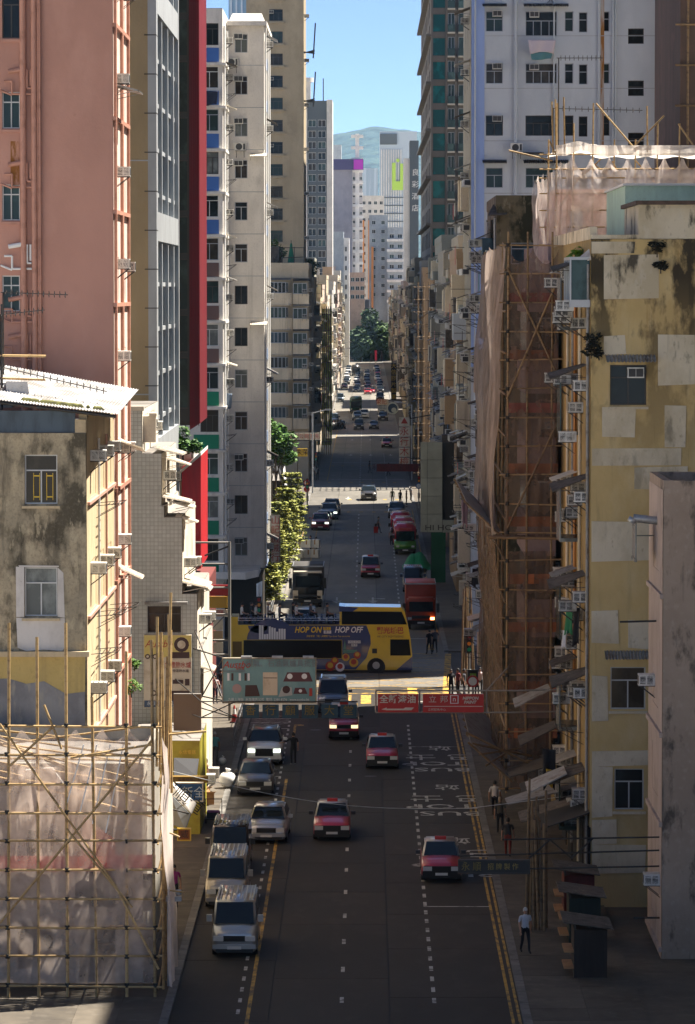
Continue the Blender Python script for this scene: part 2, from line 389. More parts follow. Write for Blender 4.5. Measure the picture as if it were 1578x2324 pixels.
rb = MB(); rb.box(XL-.2, XR+.2, 60, 1262, -.25, -.03); rb.box(-90, XL-.2, CR0, CR1, -.25, -.002); rb.box(XR+.2, 90, CR0, CR1, -.25, -.002)
rb.m = [0]*6 + [1]*12
road = structure('road', rb, [TAR, ASPH])
_slab = {}
cols = ((XL-.15, -3.37), (-3.37, .8), (.8, XR+.15))
for ci, (a, b) in enumerate(cols):
    y = 62 + ci*2.3
    while y < 1255:
        l = random.choice((7.6, 9.4, 11.2)) * (1 if y < 330 else 2.4 if y < 620 else 5)
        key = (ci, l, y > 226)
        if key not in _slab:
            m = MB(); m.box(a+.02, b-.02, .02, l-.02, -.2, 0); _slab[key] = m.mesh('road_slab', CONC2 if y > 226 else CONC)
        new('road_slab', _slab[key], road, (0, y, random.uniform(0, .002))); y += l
def sheet(name, rects, mat, z=.006):
    m = MB()
    for x0, x1, y0, y1 in rects: m.quad((x0, y0, z), (x1, y0, z), (x1, y1, z), (x0, y1, z))
    return new(name, m.mesh(name, mat), road)
dm = MB(); dm.quad((-.07, -.5, 0), (.07, -.5, 0), (.07, .5, 0), (-.07, .5, 0)); dm = dm.mesh('lane_dash', RWHITE)
for k in range(-14, 140):
    y = 160.3 + 5.7*k
    if CR0-11 < y < CR1+16 or 405 < y < 462: continue
    if y > 700 and k % 3: continue
    new('lane_dash', dm, road, (-.87, y, .006), scale=(1, 1 if y < 300 else 2, 1))
for k in range(56):
    if 126+2*k > 207: break
    new('lane_dash', dm, road, (2.38, 126+2*k, .006), scale=(1, .9, 1))
for k in range(70):
    y = 272+4*k
    if 410 < y < 460: continue
    new('lane_dash', dm, road, (2.6, y, .006), scale=(1, 1.6, 1))
for k in range(48):
    y = 124+2*k
    if y < 213: new('lane_dash', dm, road, (-4.45, y, .006), scale=(.9, .8, 1))
sheet('yellow_line', [(-4.16, -4.02, 120, 165), (-4.16, -4.02, 169, 183.5), (-4.16, -4.02, 196, 206), (-4.16, -3.6, 206, 206.6), (4.96, 5.07, 90, 213), (5.2, 5.3, 90, 213), (-6.55, -6.45, 340, 410), (-5.2, -5.1, 262, 400), (-5.2, -5.1, 470, 640), (5.1, 5.2, 262, 410)], RYEL)
sheet('parking_bay_line', [(-6.7, -4.4, 207.4, 207.55), (-6.7, -4.4, 209.4, 209.55), (-6.7, -4.4, 204.6, 204.75), (-6.7, -4.4, 184.4, 184.55), (2.3, 5.0, 196.5, 196.6), (2.3, 5, 145.3, 145.45)], RWHITE)
hz = MB()
for k in range(8):
    y = 205+k*.62; hz.quad((-6.7, y, .009), (-4.5, y+2.2, .009), (-4.5, y+2.32, .009), (-6.7, y+.12, .009))
new('hatched_marking', hz.mesh('hatched_marking', RWHITE), road)
# yellow box junction, stop lines, pedestrian bars
bx = MB()
def strip(a, b, wd, z=.008):
    a, b = Vector((*a, z)), Vector((*b, z)); n = Vector((-(b-a).y, (b-a).x, 0)).normalized()*wd/2
    bx.quad(a-n, b-n, b+n, a+n)
X0, X1, Y0, Y1 = -6.2, 4.9, 222.5, 247
strip((X0, Y0), (X1, Y0), .2, .011); strip((X0, Y1), (X1, Y1), .2, .011); strip((X0, Y0), (X0, Y1), .2, .012); strip((X1, Y0), (X1+.7, Y1), .42, .012)
for k in range(-8, 9):
    for sg in (1, -1):
        pts = []
        for y in (Y0, Y1):
            pass
        slope = sg*.8; c = k*3.1
        xa, xb = X0, X1; ya, yb = (Y0+Y1)/2 + c + slope*(xa-(X0+X1)/2), (Y0+Y1)/2 + c + slope*(xb-(X0+X1)/2)
        def clip(x, y):
            if y < Y0: return (x + (Y0-y)/slope, Y0)
            if y > Y1: return (x + (Y1-y)/slope, Y1)
            return (x, y)
        if max(ya, yb) < Y0+1 or min(ya, yb) > Y1-1: continue
        strip(clip(xa, ya), clip(xb, yb), .1, .008 if sg > 0 else .0105)
new('box_junction', bx.mesh('box_junction', RYEL), road)
sheet('crossing_bar', [(x, x+.62, 217, 221.6) for x in (-1.55, -.35)] + [(2.55, 3.15, 220.2, 225.5), (2.6, 3.1, 249.6, 253.5), (4.2, 4.7, 249.6, 253.5), (-1.1, -.6, 211.5, 216)], RYEL, .014)
sheet('stop_line', [(-3.3, 2.2, 253.4, 253.65), (1.6, 4.8, 218.0, 218.25), (2.2, 4.8, 257.5, 257.7)], RWHITE, .014)
sheet('crossing_stud', [(x, x+.4, y, y+1.4) for y in (404, 428, 466, 510) for x in (-5, -3.6, -2.2, -.8, .6, 2, 3.4)], RYEL, .014)
sheet('stop_line', [(-5, 5, 408, 408.6), (-5, 5, 474, 474.6), (-5, 5, 620, 621), (-5, 4.8, 520, 520.5)], RWHITE, .014)
for x, y, t in ((-2.4, 290, 0), (.5, 290, 1), (-2.2, 432, 0), (-2.4, 545, 0), (.6, 545, 0), (3.6, 545, 0), (-2.4, 600, 0), (.6, 600, 0)):
    a = MB(); z = .008
    a.quad((x-.08, y-1, z), (x+.08, y-1, z), (x+.08, y+2.2, z), (x-.08, y+2.2, z)); a.poly([(x-.42, y-.9, z+.001), (x, y-3, z+.001), (x+.42, y-.9, z+.001)])
    if t: a.quad((x+.08, y+.9, z), (x+1, y+.7, z), (x+1, y+1.2, z), (x+.08, y+1.4, z))
    new('lane_arrow', a.mesh('lane_arrow', RWHITE), road)
for i, (x, ys) in enumerate(((4.0, (196, 192.3, 189.6, 187.2)), (4.05, (180.6, 176.6, 173.8, 171.4)), (4.1, (163, 159.3, 156.3, 153.5)))):
    for s_, y, sz, wd in zip(('站', '巴 士', 'STOP', 'BUS'), ys, (2.1, 2.4, 2.0, 1.9), (.62, .72, .9, .95)):
        t = text('bus_stop_lettering', s_, sz, (x, y, .009), (0, 0, math.pi), RWHITE, road, sx=wd, ext=0, bold=.02)
# pavements: base, slabs on top, kerb stones
def pavement(name, x0, x1, y0, y1, kx, slabs=True, sl=2.0, nx=3):
    m = MB(); m.box(x0, x1, y0, y1, -.28, .1)
    p = structure(name, m, PAVE)
    wx = (x1-x0)/nx if nx else 1; k = MB(); k.box(-.15, .15, .01, .99, -.05, .135); k = k.mesh('kerb_stone', KERB)
    if slabs:
        s = MB(); s.box(.008, wx-.008, .008, sl-.008, .0, .025); s = s.mesh('paving_slab', PAVE)
        y = y0
        while y < y1-sl*.5:
            for i in range(nx): new('paving_slab', s, p, (x0+wx*i, y, .1 + random.uniform(-.004, .004)))
            y += sl
    y = y0; st = 1 if y0 < 250 else 3
    while y < y1-.5 and y < 620:
        new('kerb_stone', k, p, (kx, y, random.uniform(-.006, .006)), scale=(1, st, 1)); y += st
    if y1 > 620:
        f = MB(); f.box(kx-.15, kx+.15, max(620, y0), y1, -.05, .13); new('kerb_strip', f.mesh('kerb_strip', KERB), p)
    return p
pavement('pavement_left', -11.5, XL-.15, 116, CR0, XL)
pavement('pavement_right', XR+.15, 9.6, 116, CR0, XR, nx=2)
pavement('pavement_left_far', -16, XL-.15, CR1, 1262, XL, slabs=False)
pavement('pavement_right_far', XR+.15, 12, CR1, 1262, XR, slabs=False)
m = MB(); m.box(-40, -11.5, 60, CR0, -.28, .05); m.box(9.6, 40, 60, CR0, -.28, .05); m.box(-60, -16, CR1, 1262, -.28, .05); m.box(12, 60, CR1, 1262, -.28, .05)
structure('building_plots', m, PAVE)
m = MB(); m.tube((-4.2, 172, 0.004), (-4.2, 172, .012), .32, k=18); m.tube((.2, 184.5, .004), (.2, 184.5, .012), .32, k=18); m.tube((-2.9, 204, .004), (-2.9, 204, .012), .32, k=18)
new('manhole_cover', m.mesh('manhole_cover', STEEL), road)
# ================================================================== left side of the street
XB = -10.9
PINKBAND = M('pink_band', (.5, .29, .22), .8, layers=[((.4, .2, .15), (2, 2, 2), .45, .65, .6)])
def wpx(b, x0, x1, y0, y1, **k):
    "window on a camera-facing wall from its place in the photograph"
    Y = b.y0; a, c = P(x0, y1, Y), P(x1, y0, Y)
    return b.win('S', (a.x+c.x)/2, a.z, c.x-a.x, c.z-a.z, **k)
# ---- stained render building with the two white windows
STAIN = M('stained_render', (.5, .41, .27), .9, layers=[((.34, .29, .2), (.4, .4, .3), .42, .6, .9), ((.085, .072, .048), (.9, .9, .55), .465, .585, .93), ((.5, .42, .28), (2.6, 2.6, 1.1), .56, .62, .75), ((.06, .05, .035), (1.8, 1.8, .22), .56, .72, .75), ((.2, .17, .12), (10, 10, 8), .5, .66, .5)], bump=(.4, 5), spec=.15)
CREAMW = wallpaint('cream_render', (.58, .46, .29), .45)
b = Bld('render_building', 'stained brown render building with white framed windows below a tin roof shack', 'building', -24, XB, 140, 155.2, ZZ(983, 140), STAIN)
for y0, y1, gm in ((1032, 1144, GLASS[2]), (1288, 1399, GLASS[3])):
    wv = wpx(b, 56, 130, y0, y1, nx=2, tz=.68, fm=ALUW, gm=gm); wv.name = 'window'
    a = P(50, y1+4, 140); sb = MB(); sb.box(a.x, P(136, y1, 140).x, 139.9, 140.05, a.z-.1, a.z); part('window_sill', sb, CREAMW, b.o)
gr = MB()
for cx in (78, 108):
    for dx in (-7, 7): gr.box(P(cx+dx, 0, 140).x-.012, P(cx+dx, 0, 140).x+.012, 140.13, 140.15, ZZ(1136, 140), ZZ(1074, 140))
    gr.box(P(cx-7, 0, 140).x, P(cx+7, 0, 140).x, 140.13, 140.15, ZZ(1082, 140), ZZ(1079, 140)); gr.box(P(cx-7, 0, 140).x, P(cx+7, 0, 140).x, 140.13, 140.15, ZZ(1130, 140), ZZ(1127, 140))
part('window_grille', gr, YEL, b.o)
def patch(b, name, pts, mat, Y, t=.02, label=None):
    m = MB(); p = [P(x, y, Y) for x, y in pts]; n = len(p)
    m.poly([(q.x, Y-t, q.z) for q in p][::-1]); 
    for i in range(n):
        q, r_ = p[i], p[(i+1) % n]; m.quad((q.x, Y-t, q.z), (r_.x, Y-t, r_.z), (r_.x, Y+.01, r_.z), (q.x, Y+.01, q.z))
    o = part(name, m, mat, b.o, fixn=True)
    if label: o['label'] = label
    return o
WPATCH = M('white_plaster', (.66, .62, .57), .85, layers=[((.5, .46, .41), (1, 1, .6), .45, .65, .8), ((.25, .22, .18), (4, 4, 4), .64, .7, .7)], bump=(.3, 6))
# plaster patch built round the lower window in four strips
for q in ([(36, 1286), (55, 1287), (55, 1400), (37, 1400)], [(131, 1288), (144, 1300), (147, 1402), (131, 1400)], [(37, 1402), (147, 1403), (148, 1470), (140, 1478), (100, 1474), (60, 1478), (40, 1470)], [(42, 1283), (134, 1284), (133, 1287), (44, 1287)]):
    patch(b, 'plaster_patch', q, WPATCH, 140)
GREYC = M('cement_patch', (.3, .29, .28), .9, layers=[((.2, .19, .19), (.7, .7, .5), .42, .6, .9), ((.36, .33, .27), (3, 3, 1), .55, .66, .8)], bump=(.35, 5))
YELW = wallpaint('yellow_render', (.56, .41, .15), .45)
patch(b, 'painted_band', [(-300, 1492), (193, 1490), (193, 1720), (-300, 1720)], YELW, 140, .015)
patch(b, 'cement_patch', [(-300, 1545), (20, 1540), (60, 1552), (100, 1546), (150, 1575), (193, 1570), (193, 1660), (-300, 1660)], GREYC, 140, .03)
lg = MB(); lg.box(-24, XB+.12, 139.72, 140.1, ZZ(1492, 140), ZZ(1480, 140)); part('ledge', lg, CREAMW, b.o)
# street side, in sun: three storeys of wide windows
st = (ZZ(1120, 145), ZZ(1372, 145), ZZ(1640, 145))
b.holes_backup = None
for i, z in enumerate(st):
    for cy in (143.3, 147.6, 151.8):
        b.win('E', cy, z, 3.1, 1.95, nx=4, tz=.7, fm=ALU if i else ALUW, gm=GLASS[(i+int(cy)) % 3])
    bn = MB(); bn.box(XB-.02, XB+.14, 140.3, 155, z-.2, z-.08); part('sill_band', bn, PINKBAND, b.o)
    for cy in (142.4, 146.6, 150.7): ac(b, 'E', cy, z+1.45, 'the sunny side of the stained render building')
    rack(b, 'E', 146, z-.5, 2.2, 1.1)
rack(b, 'E', 151.5, st[1]-.7, 2.2, 1.3); rack(b, 'E', 143, st[2]+3.0, 2.0, 1.1)
b.mat = [STAIN]; b.done(parapet=0)
# cream skin on the street side
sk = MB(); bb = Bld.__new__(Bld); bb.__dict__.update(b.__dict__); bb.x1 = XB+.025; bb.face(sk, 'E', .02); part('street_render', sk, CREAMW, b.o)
pipe(b, 'E', 145.5, 1, 19, .05, ALUW); pipe(b, 'E', 149.7, 1, 19, .05, PINKBAND)
# roof shack with tin sheets
shk = MB(); z0, z1 = ZZ(985, 140), ZZ(932, 140); shk.box(-24, P(170, 960, 140).x, 140.15, 140.3, z0, z1)
part('shack_wall', shk, M('blue_tin', (.09, .12, .15), .55, .3, layers=[((.05, .06, .07), (1.5, 1.5, .4), .45, .62, .8), ((.2, .09, .05), (2, 2, 1), .66, .74, .9)]), b.o)
m = MB(); m.box(P(170, 960, 140).x, XB, 140.02, 140.35, z0, ZZ(952, 140)); m.box(XB-.3, XB+.02, 140.35, 154.8, z0, z0+1.0); part('parapet', m, CREAMW, b.o)
TINROOF = M('sheet_roof', (.36, .36, .37), .6, .1, layers=[((.17, .15, .13), (.8, .5, 1), .45, .62, .8), ((.12, .1, .07), (2, 2, 2), .62, .7, .9)])
ro = MB(); a, c = P(-320, 870, 139), P(262, 940, 139)
corr(ro, (a.x, 153.5, a.z+1.15), (c.x, 153.5, c.z+.55), (c.x+.1, 139.2, c.z), (a.x, 139.2, a.z), 84, .02)
part('tin_roof', ro, TINROOF, b.o)
pole((a.x, 139.3, a.z-.1), (c.x, 139.3, c.z-.1), .07, STEEL, b.o, 'roof_purlin'); pole((a.x, 146, a.z+.4), (c.x, 146, c.z+.16), .07, STEEL, b.o, 'roof_purlin')
MOSS = M('roof_moss', (.12, .12, .03), .95, layers=[((.05, .045, .02), (4, 4, 4), .45, .6, .8)])
mo = MB(); random.seed(3)
for k in range(46):
    p = P(random.gauss(150, 40), 905+random.uniform(5, 24), 140.2); r_ = random.uniform(.05, .16); p.z = c.z + (a.z-c.z)*((c.x-p.x)/(c.x-a.x)) + .05
    mo.hexa([(p.x-r_*2, p.y-r_, p.z), (p.x+r_*2, p.y-r_, p.z-.03), (p.x+r_, p.y+r_*3, p.z+.05), (p.x-r_, p.y+r_*3, p.z+.05), (p.x-r_, p.y-r_*.5, p.z+.1), (p.x+r_, p.y-r_*.6, p.z+.08), (p.x+r_*.6, p.y+r_*2, p.z+.12), (p.x-r_*.5, p.y+r_*2, p.z+.13)])
o = part('roof_debris', mo, MOSS, b.o); o['kind'] = 'stuff'
m = MB(); m.box(P(-60, 0, 145).x, P(22, 0, 145).x, 145, 146.2, ZZ(925, 145), ZZ(868, 145)); m.hexa([P(14, 915, 143), P(70, 915, 143), P(70, 915, 146), P(14, 915, 146), P(14, 865, 143)+Vector((0,0,0)), P(62, 866, 143), P(62, 866, 146), P(14, 865, 146)]); part('roof_box', m, WPATCH, b.o)
# rooftop aerials
def aerial(loc, arm, n, label, tilt=0, h=2.2):
    t = thing('tv_aerial', label, 'aerial', loc)
    pole(loc, Vector(loc)+Vector((0, 0, h)), .03, STEEL, t, 'mast'); m = MB(); top = Vector(loc)+Vector((0, 0, h))
    m.tube(top-Vector((.1, 0, 0)), top+Vector((arm, 0, tilt)), .025, k=4)
    for i in range(n):
        p = top+Vector((arm*(i+.5)/n, 0, tilt*(i+.5)/n)); m.tube(p-Vector((0, .3, .06)), p+Vector((0, .3, .06)), .015, k=4); m.tube(p-Vector((0, 0, .13)), p+Vector((0, 0, .13)), .02, k=4)
    part('antenna', m, STEEL, t); return t
aerial(P(2, 900, 143), 4.2, 16, 'long rooftop aerial slanting down over the tin roof', -1.0, 1.2)
aerial(P(0, 840, 144), 1.8, 10, 'rooftop aerial pointing right below the pink wall windows', .2, 2.2)
aerial(P(8, 850, 145), 2.6, 12, 'rooftop aerial with close rods above the tin roof', -.1, 3.3)
t = thing('roof_pole_rack', 'two bamboo poles sticking out beside rooftop aerials on the tin roof', 'poles', P(0, 860, 144))
pole(P(-40, 806, 144), P(104, 808, 144), .05, BAMBOO, t); pole(P(-40, 857, 144), P(103, 862, 144), .05, BAMBOO, t); pole(P(4, 930, 144), P(4, 690, 144), .05, STEEL, t, 'mast')
# ---- pink building
PINK = M('pink_render', (.50, .265, .20), .85, layers=[((.40, .215, .165), (.14, .14, .1), .42, .62, .8), ((.55, .31, .24), (.5, .5, .25), .52, .7, .6), ((.28, .13, .07), (1.1, 1.1, .9), .66, .76, .7), ((.3, .17, .12), (1.6, 1.6, .05), .62, .8, .5)], bump=(.2, 7), spec=.15)
PINKP = M('pink_pipe', (.48, .24, .17), .6, layers=[((.32, .15, .1), (2, 2, 2), .5, .65, .7)])
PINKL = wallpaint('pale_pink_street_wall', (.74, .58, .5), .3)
b = Bld('pink_building', 'tall salmon pink building with plain wall and pink drain pipes', 'building', -27, XB, 155.5, 164.6, 45, PINK)
Y = 155.5
for y0, y1 in ((-20, 86), (208, 291), (418, 500), (625, 706), (835, 915)):
    wpx(b, 5, 45, y0, y1, nx=2, tz=.72, fm=ALUW if y0 > 100 else ALUB, gm=GLASS[1 if y0 > 0 else 0], bars=1 if y0 > 100 else 0)
    a = P(2, y1+3, Y); sb = MB(); sb.box(a.x, P(48, y1, Y).x, Y-.12, Y+.05, a.z-.12, a.z); part('window_sill', sb, PINKP, b.o)
for x, r_ in ((52, .14), (77, .13), (90, .05), (86, .05)): pipe(b, 'S', P(x, 0, Y).x, 2, 45, r_, PINKP, .16)
random.seed(12)
for y in (165, 375, 560, 680, 765):
    m = MB(); z = ZZ(y, Y); xx = lambda q: P(q, y, Y).x
    m.tube((xx(20), Y-.16, z), (xx(50), Y-.16, z+.1), .1, k=8); m.tube((xx(10), Y-.14, z-.4), (xx(28), Y-.14, z-.4), .05, k=6); m.tube((xx(28), Y-.14, z-.4), (xx(28), Y-.14, z-.95), .05, k=6)
    m.tube((xx(2), Y-.14, z-.8), (xx(28), Y-.14, z-1), .05, k=6); m.tube((xx(28), Y-.14, z-.95), (xx(76), Y-.14, z-.95), .05, k=6); m.tube((xx(62), Y-.14, z+.1), (xx(62), Y-.14, z-.7), .05, k=6); m.tube((xx(70), Y-.14, z+.1), (xx(70), Y-.14, z-.6), .05, k=6); m.tube((xx(62), Y-.14, z-.7), (xx(72), Y-.14, z-.7), .05, k=6)
    part('branch_pipe', m, PINKP if y != 560 else WHITE, b.o)
rs = MB(); part
RUST = M('rust_stain', (.25, .1, .02), .9, layers=[((.5, .26, .18), (3, 3, .8), .46, .56, .95)])
m = MB(); m.quad(P(24, 320, Y-.006), P(24, 420, Y-.006), P(44, 420, Y-.006), P(44, 320, Y-.006)); part('rust_streak', m, RUST, b.o, fixn=True)
zs = [ZZ(845+205*k-40, 160) for k in range(-5, 4)]
for i, z in enumerate(zs):
    for cy in (157.6, 162): b.win('E', cy, z-1.6, 2.2, 1.9, nx=3, tz=.7, fm=ALUB, gm=GLASS[i % 3])
    bn = MB(); bn.box(XB-.02, XB+.16, 155.5, 164.6, z-1.85, z-1.68); part('sill_band', bn, PINKP, b.o)
    ac(b, 'E', 157+.4*(i % 2), z-.2, 'the sunlit edge of the salmon pink building')
    if i in (1, 4, 6): ac(b, 'E', 160.6, z-.3, 'the sunlit edge of the salmon pink building')
awning(b, 'E', 157.5, ZZ(195, 157), 2.6, 1.1, TIN, .3); awning(b, 'E', 156.9, ZZ(995, 157), 1.6, 1.2, TINW, .5, .1); awning(b, 'E', 158, ZZ(1290, 157), 1.6, 1.1, TINW, .5)
b.done()
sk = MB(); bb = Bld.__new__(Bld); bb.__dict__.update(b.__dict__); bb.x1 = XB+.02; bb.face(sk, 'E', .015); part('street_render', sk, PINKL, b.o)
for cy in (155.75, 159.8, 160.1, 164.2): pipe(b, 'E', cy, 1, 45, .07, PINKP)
b = Bld('unseen_infill', 'unseen grey infill added to stop pink bounce on the tiled building', 'building', -26, -12.3, 164.75, 171.3, 42, wallpaint('infill_grey', (.36, .35, .32), .5)); b.done()  # added out of view to block pink light bouncing onto the tiled wall
# ---- tiled building with stepped setbacks
TILE = M('small_wall_tile', (.54, .555, .52), .5, layers=[((.46, .47, .43), (.5, .5, .35), .42, .62, .8), ((.15, .13, .1), (1.4, 1.4, .08), .62, .78, .6)])
nt_ = TILE.node_tree; bk = nt_.nodes.new('ShaderNodeTexBrick'); ge = nt_.nodes.new('ShaderNodeNewGeometry'); mp = nt_.nodes.new('ShaderNodeMapping')
mp.inputs['Rotation'].default_value = (math.pi/2, 0, 0); nt_.links.new(ge.outputs['Position'], mp.inputs[0]); nt_.links.new(mp.outputs[0], bk.inputs['Vector'])
bk.inputs['Scale'].default_value = 2.2; bk.inputs['Mortar Size'].default_value = .03; bk.inputs['Color1'].default_value = (1, 1, 1, 1); bk.inputs['Color2'].default_value = (.86, .86, .86, 1); bk.inputs['Mortar'].default_value = (.62, .6, .57, 1); bk.offset = 0; bk.inputs['Brick Width'].default_value = .42; bk.inputs['Row Height'].default_value = .42
mx = nt_.nodes.new('ShaderNodeMix'); mx.data_type = 'RGBA'; mx.blend_type = 'MULTIPLY'; mx.inputs[0].default_value = 1
bs = nt_.nodes['Principled BSDF']; src = bs.inputs['Base Color'].links[0].from_socket
nt_.links.new(src, mx.inputs[6]); nt_.links.new(bk.outputs[0], mx.inputs[7]); nt_.links.new(mx.outputs[2], bs.inputs['Base Color'])
Y = 171.5
tb = thing('tiled_building', 'pale tiled building stepping back at every upper storey with sloping tin awnings', 'building', (-12, Y, 0))
steps = [(930, 1030, 322), (1030, 1150, 366), (1150, 1175, 372), (1175, 1350, 413), (1350, 1480, 447), (1480, 1700, 455)]
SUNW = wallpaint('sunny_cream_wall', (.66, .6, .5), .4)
lastb = None
for i, (ya, yb, xe) in enumerate(steps):
    z1, z0 = ZZ(ya, Y), ZZ(yb, Y)
    if i == len(steps)-1: z0 = 0
    q = Bld('wall', '', '', -20, P(xe, ya, Y).x, Y, 184.5, z1, TILE, z0=z0-(.0 if z0 == 0 else .001), parent=tb)
    if i == 4: wpx(q, 335, 411, 1376, 1436, nx=2, tz=.7, fm=ALUB, gm=GLASS[2])
    if z1-z0 > 2:
        for cy in (174.5, 179.5): q.win('E', cy, z0+.7, 3.2, min(1.8, z1-z0-1), nx=4, tz=.7, fm=ALU, gm=GLASS[cy > 176])
        ac(q, 'E', 173.4, z0+1.2, 'the stepped side of the tiled building'); ac(q, 'E', 178, z0+.9, 'the stepped side of the tiled building')
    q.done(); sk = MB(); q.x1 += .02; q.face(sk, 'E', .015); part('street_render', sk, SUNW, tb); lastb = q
q = Bld('wall', '', '', -20, P(322, 1000, Y).x, Y, 184.5, 19, TILE, parent=tb)
for y, xe, proj, w_ in ((1018, 366, 1.3, 4.2), (1052, 380, 1.1, 2.6), (1126, 372, 1.5, 3.2), (1140, 405, 1.0, 3), (1172, 413, 1, 2.2), (1322, 425, 1.3, 4.4), (1345, 440, .9, 3.4), (1512, 452, 1.0, 3.0)):
    q.x1 = P(xe, y, Y).x-.3; awning(q, 'E', Y+w_/2+.1 if y not in (1052, 1345) else Y+6, ZZ(y, Y), w_, proj, TINW, .35, .05)
m = MB(); m.box(P(290, 930, Y).x, P(322, 930, Y).x+.1, Y-.1, Y+.2, ZZ(932, Y), ZZ(922, Y)); m.box(P(318, 0, Y).x, P(350, 0, Y).x, Y+.5, Y+.8, ZZ(1005, Y), ZZ(945, Y)); m.box(P(335, 0, Y).x, P(352, 0, Y).x, Y+.4, Y+1.5, ZZ(945, Y), ZZ(938, Y)); part('parapet', m, SUNW, tb)
m = MB(); m.box(P(326, 0, Y).x, P(424, 0, Y).x, Y-.5, Y-.1, ZZ(1372, Y), ZZ(1366, Y)); part('window_canopy', m, TIN, tb)
# its tall advertisement
bbd = thing('wall_billboard', 'tall cream gas stove advertisement on the pale tiled wall', 'billboard', P(381, 1605, Y-.3))
m = MB(); a, c = P(327, 1606, Y-.25), P(435, 1441, Y-.25); m.box(a.x, c.x, Y-.32, Y-.01, a.z, c.z); part('panel', m, [CREAM], bbd)
def rect(parent, name, x0, x1, y0, y1, Yd, mat, t=.006):
    m = MB(); a, c = P(x0, y1, Yd), P(x1, y0, Yd); m.box(a.x, c.x, Yd-t, Yd, a.z, c.z); return part(name, m, mat, parent)
PR = Y-.325
rect(bbd, 'printed_band', 327.5, 434.5, 1442, 1492, PR, M('poster_yellow', (.62, .5, .16), .6)); rect(bbd, 'printed_footer', 327.5, 434.5, 1590, 1605, PR, M('poster_navy', (.05, .08, .14), .6))
def ptext(name, s_, x, y, hpx, Yd, mat, parent, sx=1, **k):
    p = P(x, y, Yd); return text(name, s_, hpx*Yd/FP*1.25, (p.x, Yd-.012, p.z), FRONT, mat, parent, sx=sx, ext=.003, **k)
DRED = M('letter_red', (.4, .05, .03), .6); DBRN = M('letter_brown', (.06, .03, .025), .6); LBLU = M('letter_pale', (.7, .74, .78), .6)
ptext('lettering', 'Austbo', 360, 1462, 19, PR, DRED, bbd, .9, shear=.3); ptext('lettering', '氣體熱水爐', 404, 1510, 12, PR, DRED, bbd, .8); ptext('lettering', '恒温熱水爐', 410, 1523, 6, PR, DBRN, bbd)
ptext('lettering', '2380 8276', 410, 1596, 8, PR, LBLU, bbd); ptext('lettering', '永恒(全', 350, 1597, 8, PR, LBLU, bbd); ptext('lettering', '(火力元組)', 404, 1603, 6, PR, LBLU, bbd)
for x0, x1, y0, y1 in ((385, 430, 1480, 1494), (392, 416, 1543, 1552), (420, 430, 1541, 1556), (388, 430, 1568, 1590)): rect(bbd, 'printed_stove', x0, x1, y0, y1, PR-.008, DBRN)
for x, y, r_ in ((412, 1463, .36), (335, 1490, .12), (352, 1490, .12), (349, 1573, .14)):
    m = MB(); p = P(x, y, PR); m.disc((p.x, PR-.01, p.z), (0, -1, 0), r_); m.disc((p.x, PR-.014, p.z), (0, -1, 0), r_*.55, mi=1); part('printed_burner', m, [DBRN, CREAM], bbd)
# ---- tan building with the metal window grid on its street side
TAN = M('tan_render', (.36, .27, .15), .85, layers=[((.28, .21, .115), (.3, .3, .12), .42, .62, .8), ((.42, .33, .2), (.8, .8, .2), .52, .7, .5), ((.2, .14, .07), (1.4, 1.4, .05), .64, .8, .5)], bump=(.15, 7))
FRAMEM = M('grid_cladding', (.4, .42, .43), .5, .1, layers=[((.3, .31, .32), (.6, .6, .3), .42, .62, .7), ((.16, .15, .14), (1.6, 1.6, .1), .64, .78, .5)], rnd=.08)
b = Bld('tan_building', 'tan building with a grey window grid on its street side', 'building', -26, XX(338, 186), 186, 208.5, 52, TAN)
bx1 = b.x1
for y in (-180, 365, 895):
    m = MB(); m.box(-24, bx1, 185.97, 186.02, ZZ(y, 186)-.03, ZZ(y, 186)+.03); part('render_joint', m, FRAMEM, b.o)
b.done(parapet=.5)
gl = MB(); gl.box(bx1-.1, bx1+.08, 187.5, 208.3, 3, 51); part('curtain_glass', gl, GLASS[4], b.o)
for cy, wd, pr in ((186.6, 1.25, .42), (192.4, .45, .35), (198.2, .45, .35), (204, .45, .35), (208.1, .6, .42)):
    m = MB(); m.box(bx1-.02, bx1+pr, cy-wd/2, cy+wd/2, 2.5, 52); part('mullion', m, FRAMEM, b.o)
k = 0; z = 4.0
while z < 52:
    m = MB(); h = 1.5 if k % 5 == 0 else .22
    m.box(bx1-.01, bx1+(.4 if k % 5 == 0 else .2), 187.3, 208, z, z+h); part('transom', m, FRAMEM, b.o); z += 2.35; k += 1
for z in range(4, 52, 2):
    m = MB(); m.box(bx1-.2, bx1+.425, 185.965, 187.23, z+.0, z+.05); part('cladding_joint', m, STEEL, b.o)
# ---- dark glass and red fin building on the corner
REDM = M('red_cladding', (.17, .007, .013), .55, layers=[((.11, .005, .009), (3, .2, .05), .45, .6, .7)], spec=.3)
Y = 213
b = Bld('red_fin_building', 'dark glass building with a tall crimson metal fin at its edge', 'building', -26, P(430, 500, Y).x, Y, 222, 54, M('dark_cladding', (.035, .04, .038), .4), z0=ZZ(965, Y))
wz = b.z0+1
xa, xb_ = P(404, 0, Y).x, P(426, 0, Y).x
k = 0
while wz < 52:
    b.win('S', (xa+xb_)/2, wz, xb_-xa, 2.2 if k % 2 else 3.0, nx=1, tz=0, fm=ALUB, gm=GLASS[1]); wz += 2.5 if k % 2 else 3.3; k += 1
b.done()
m = MB(); x0, x1 = P(398, 0, Y).x, P(401.5, 0, Y).x; m.box(x0, x1, Y-.12, Y+.0, b.z0, 54); part('rust_red_post', m, M('post_red', (.12, .03, .02), .6), b.o)
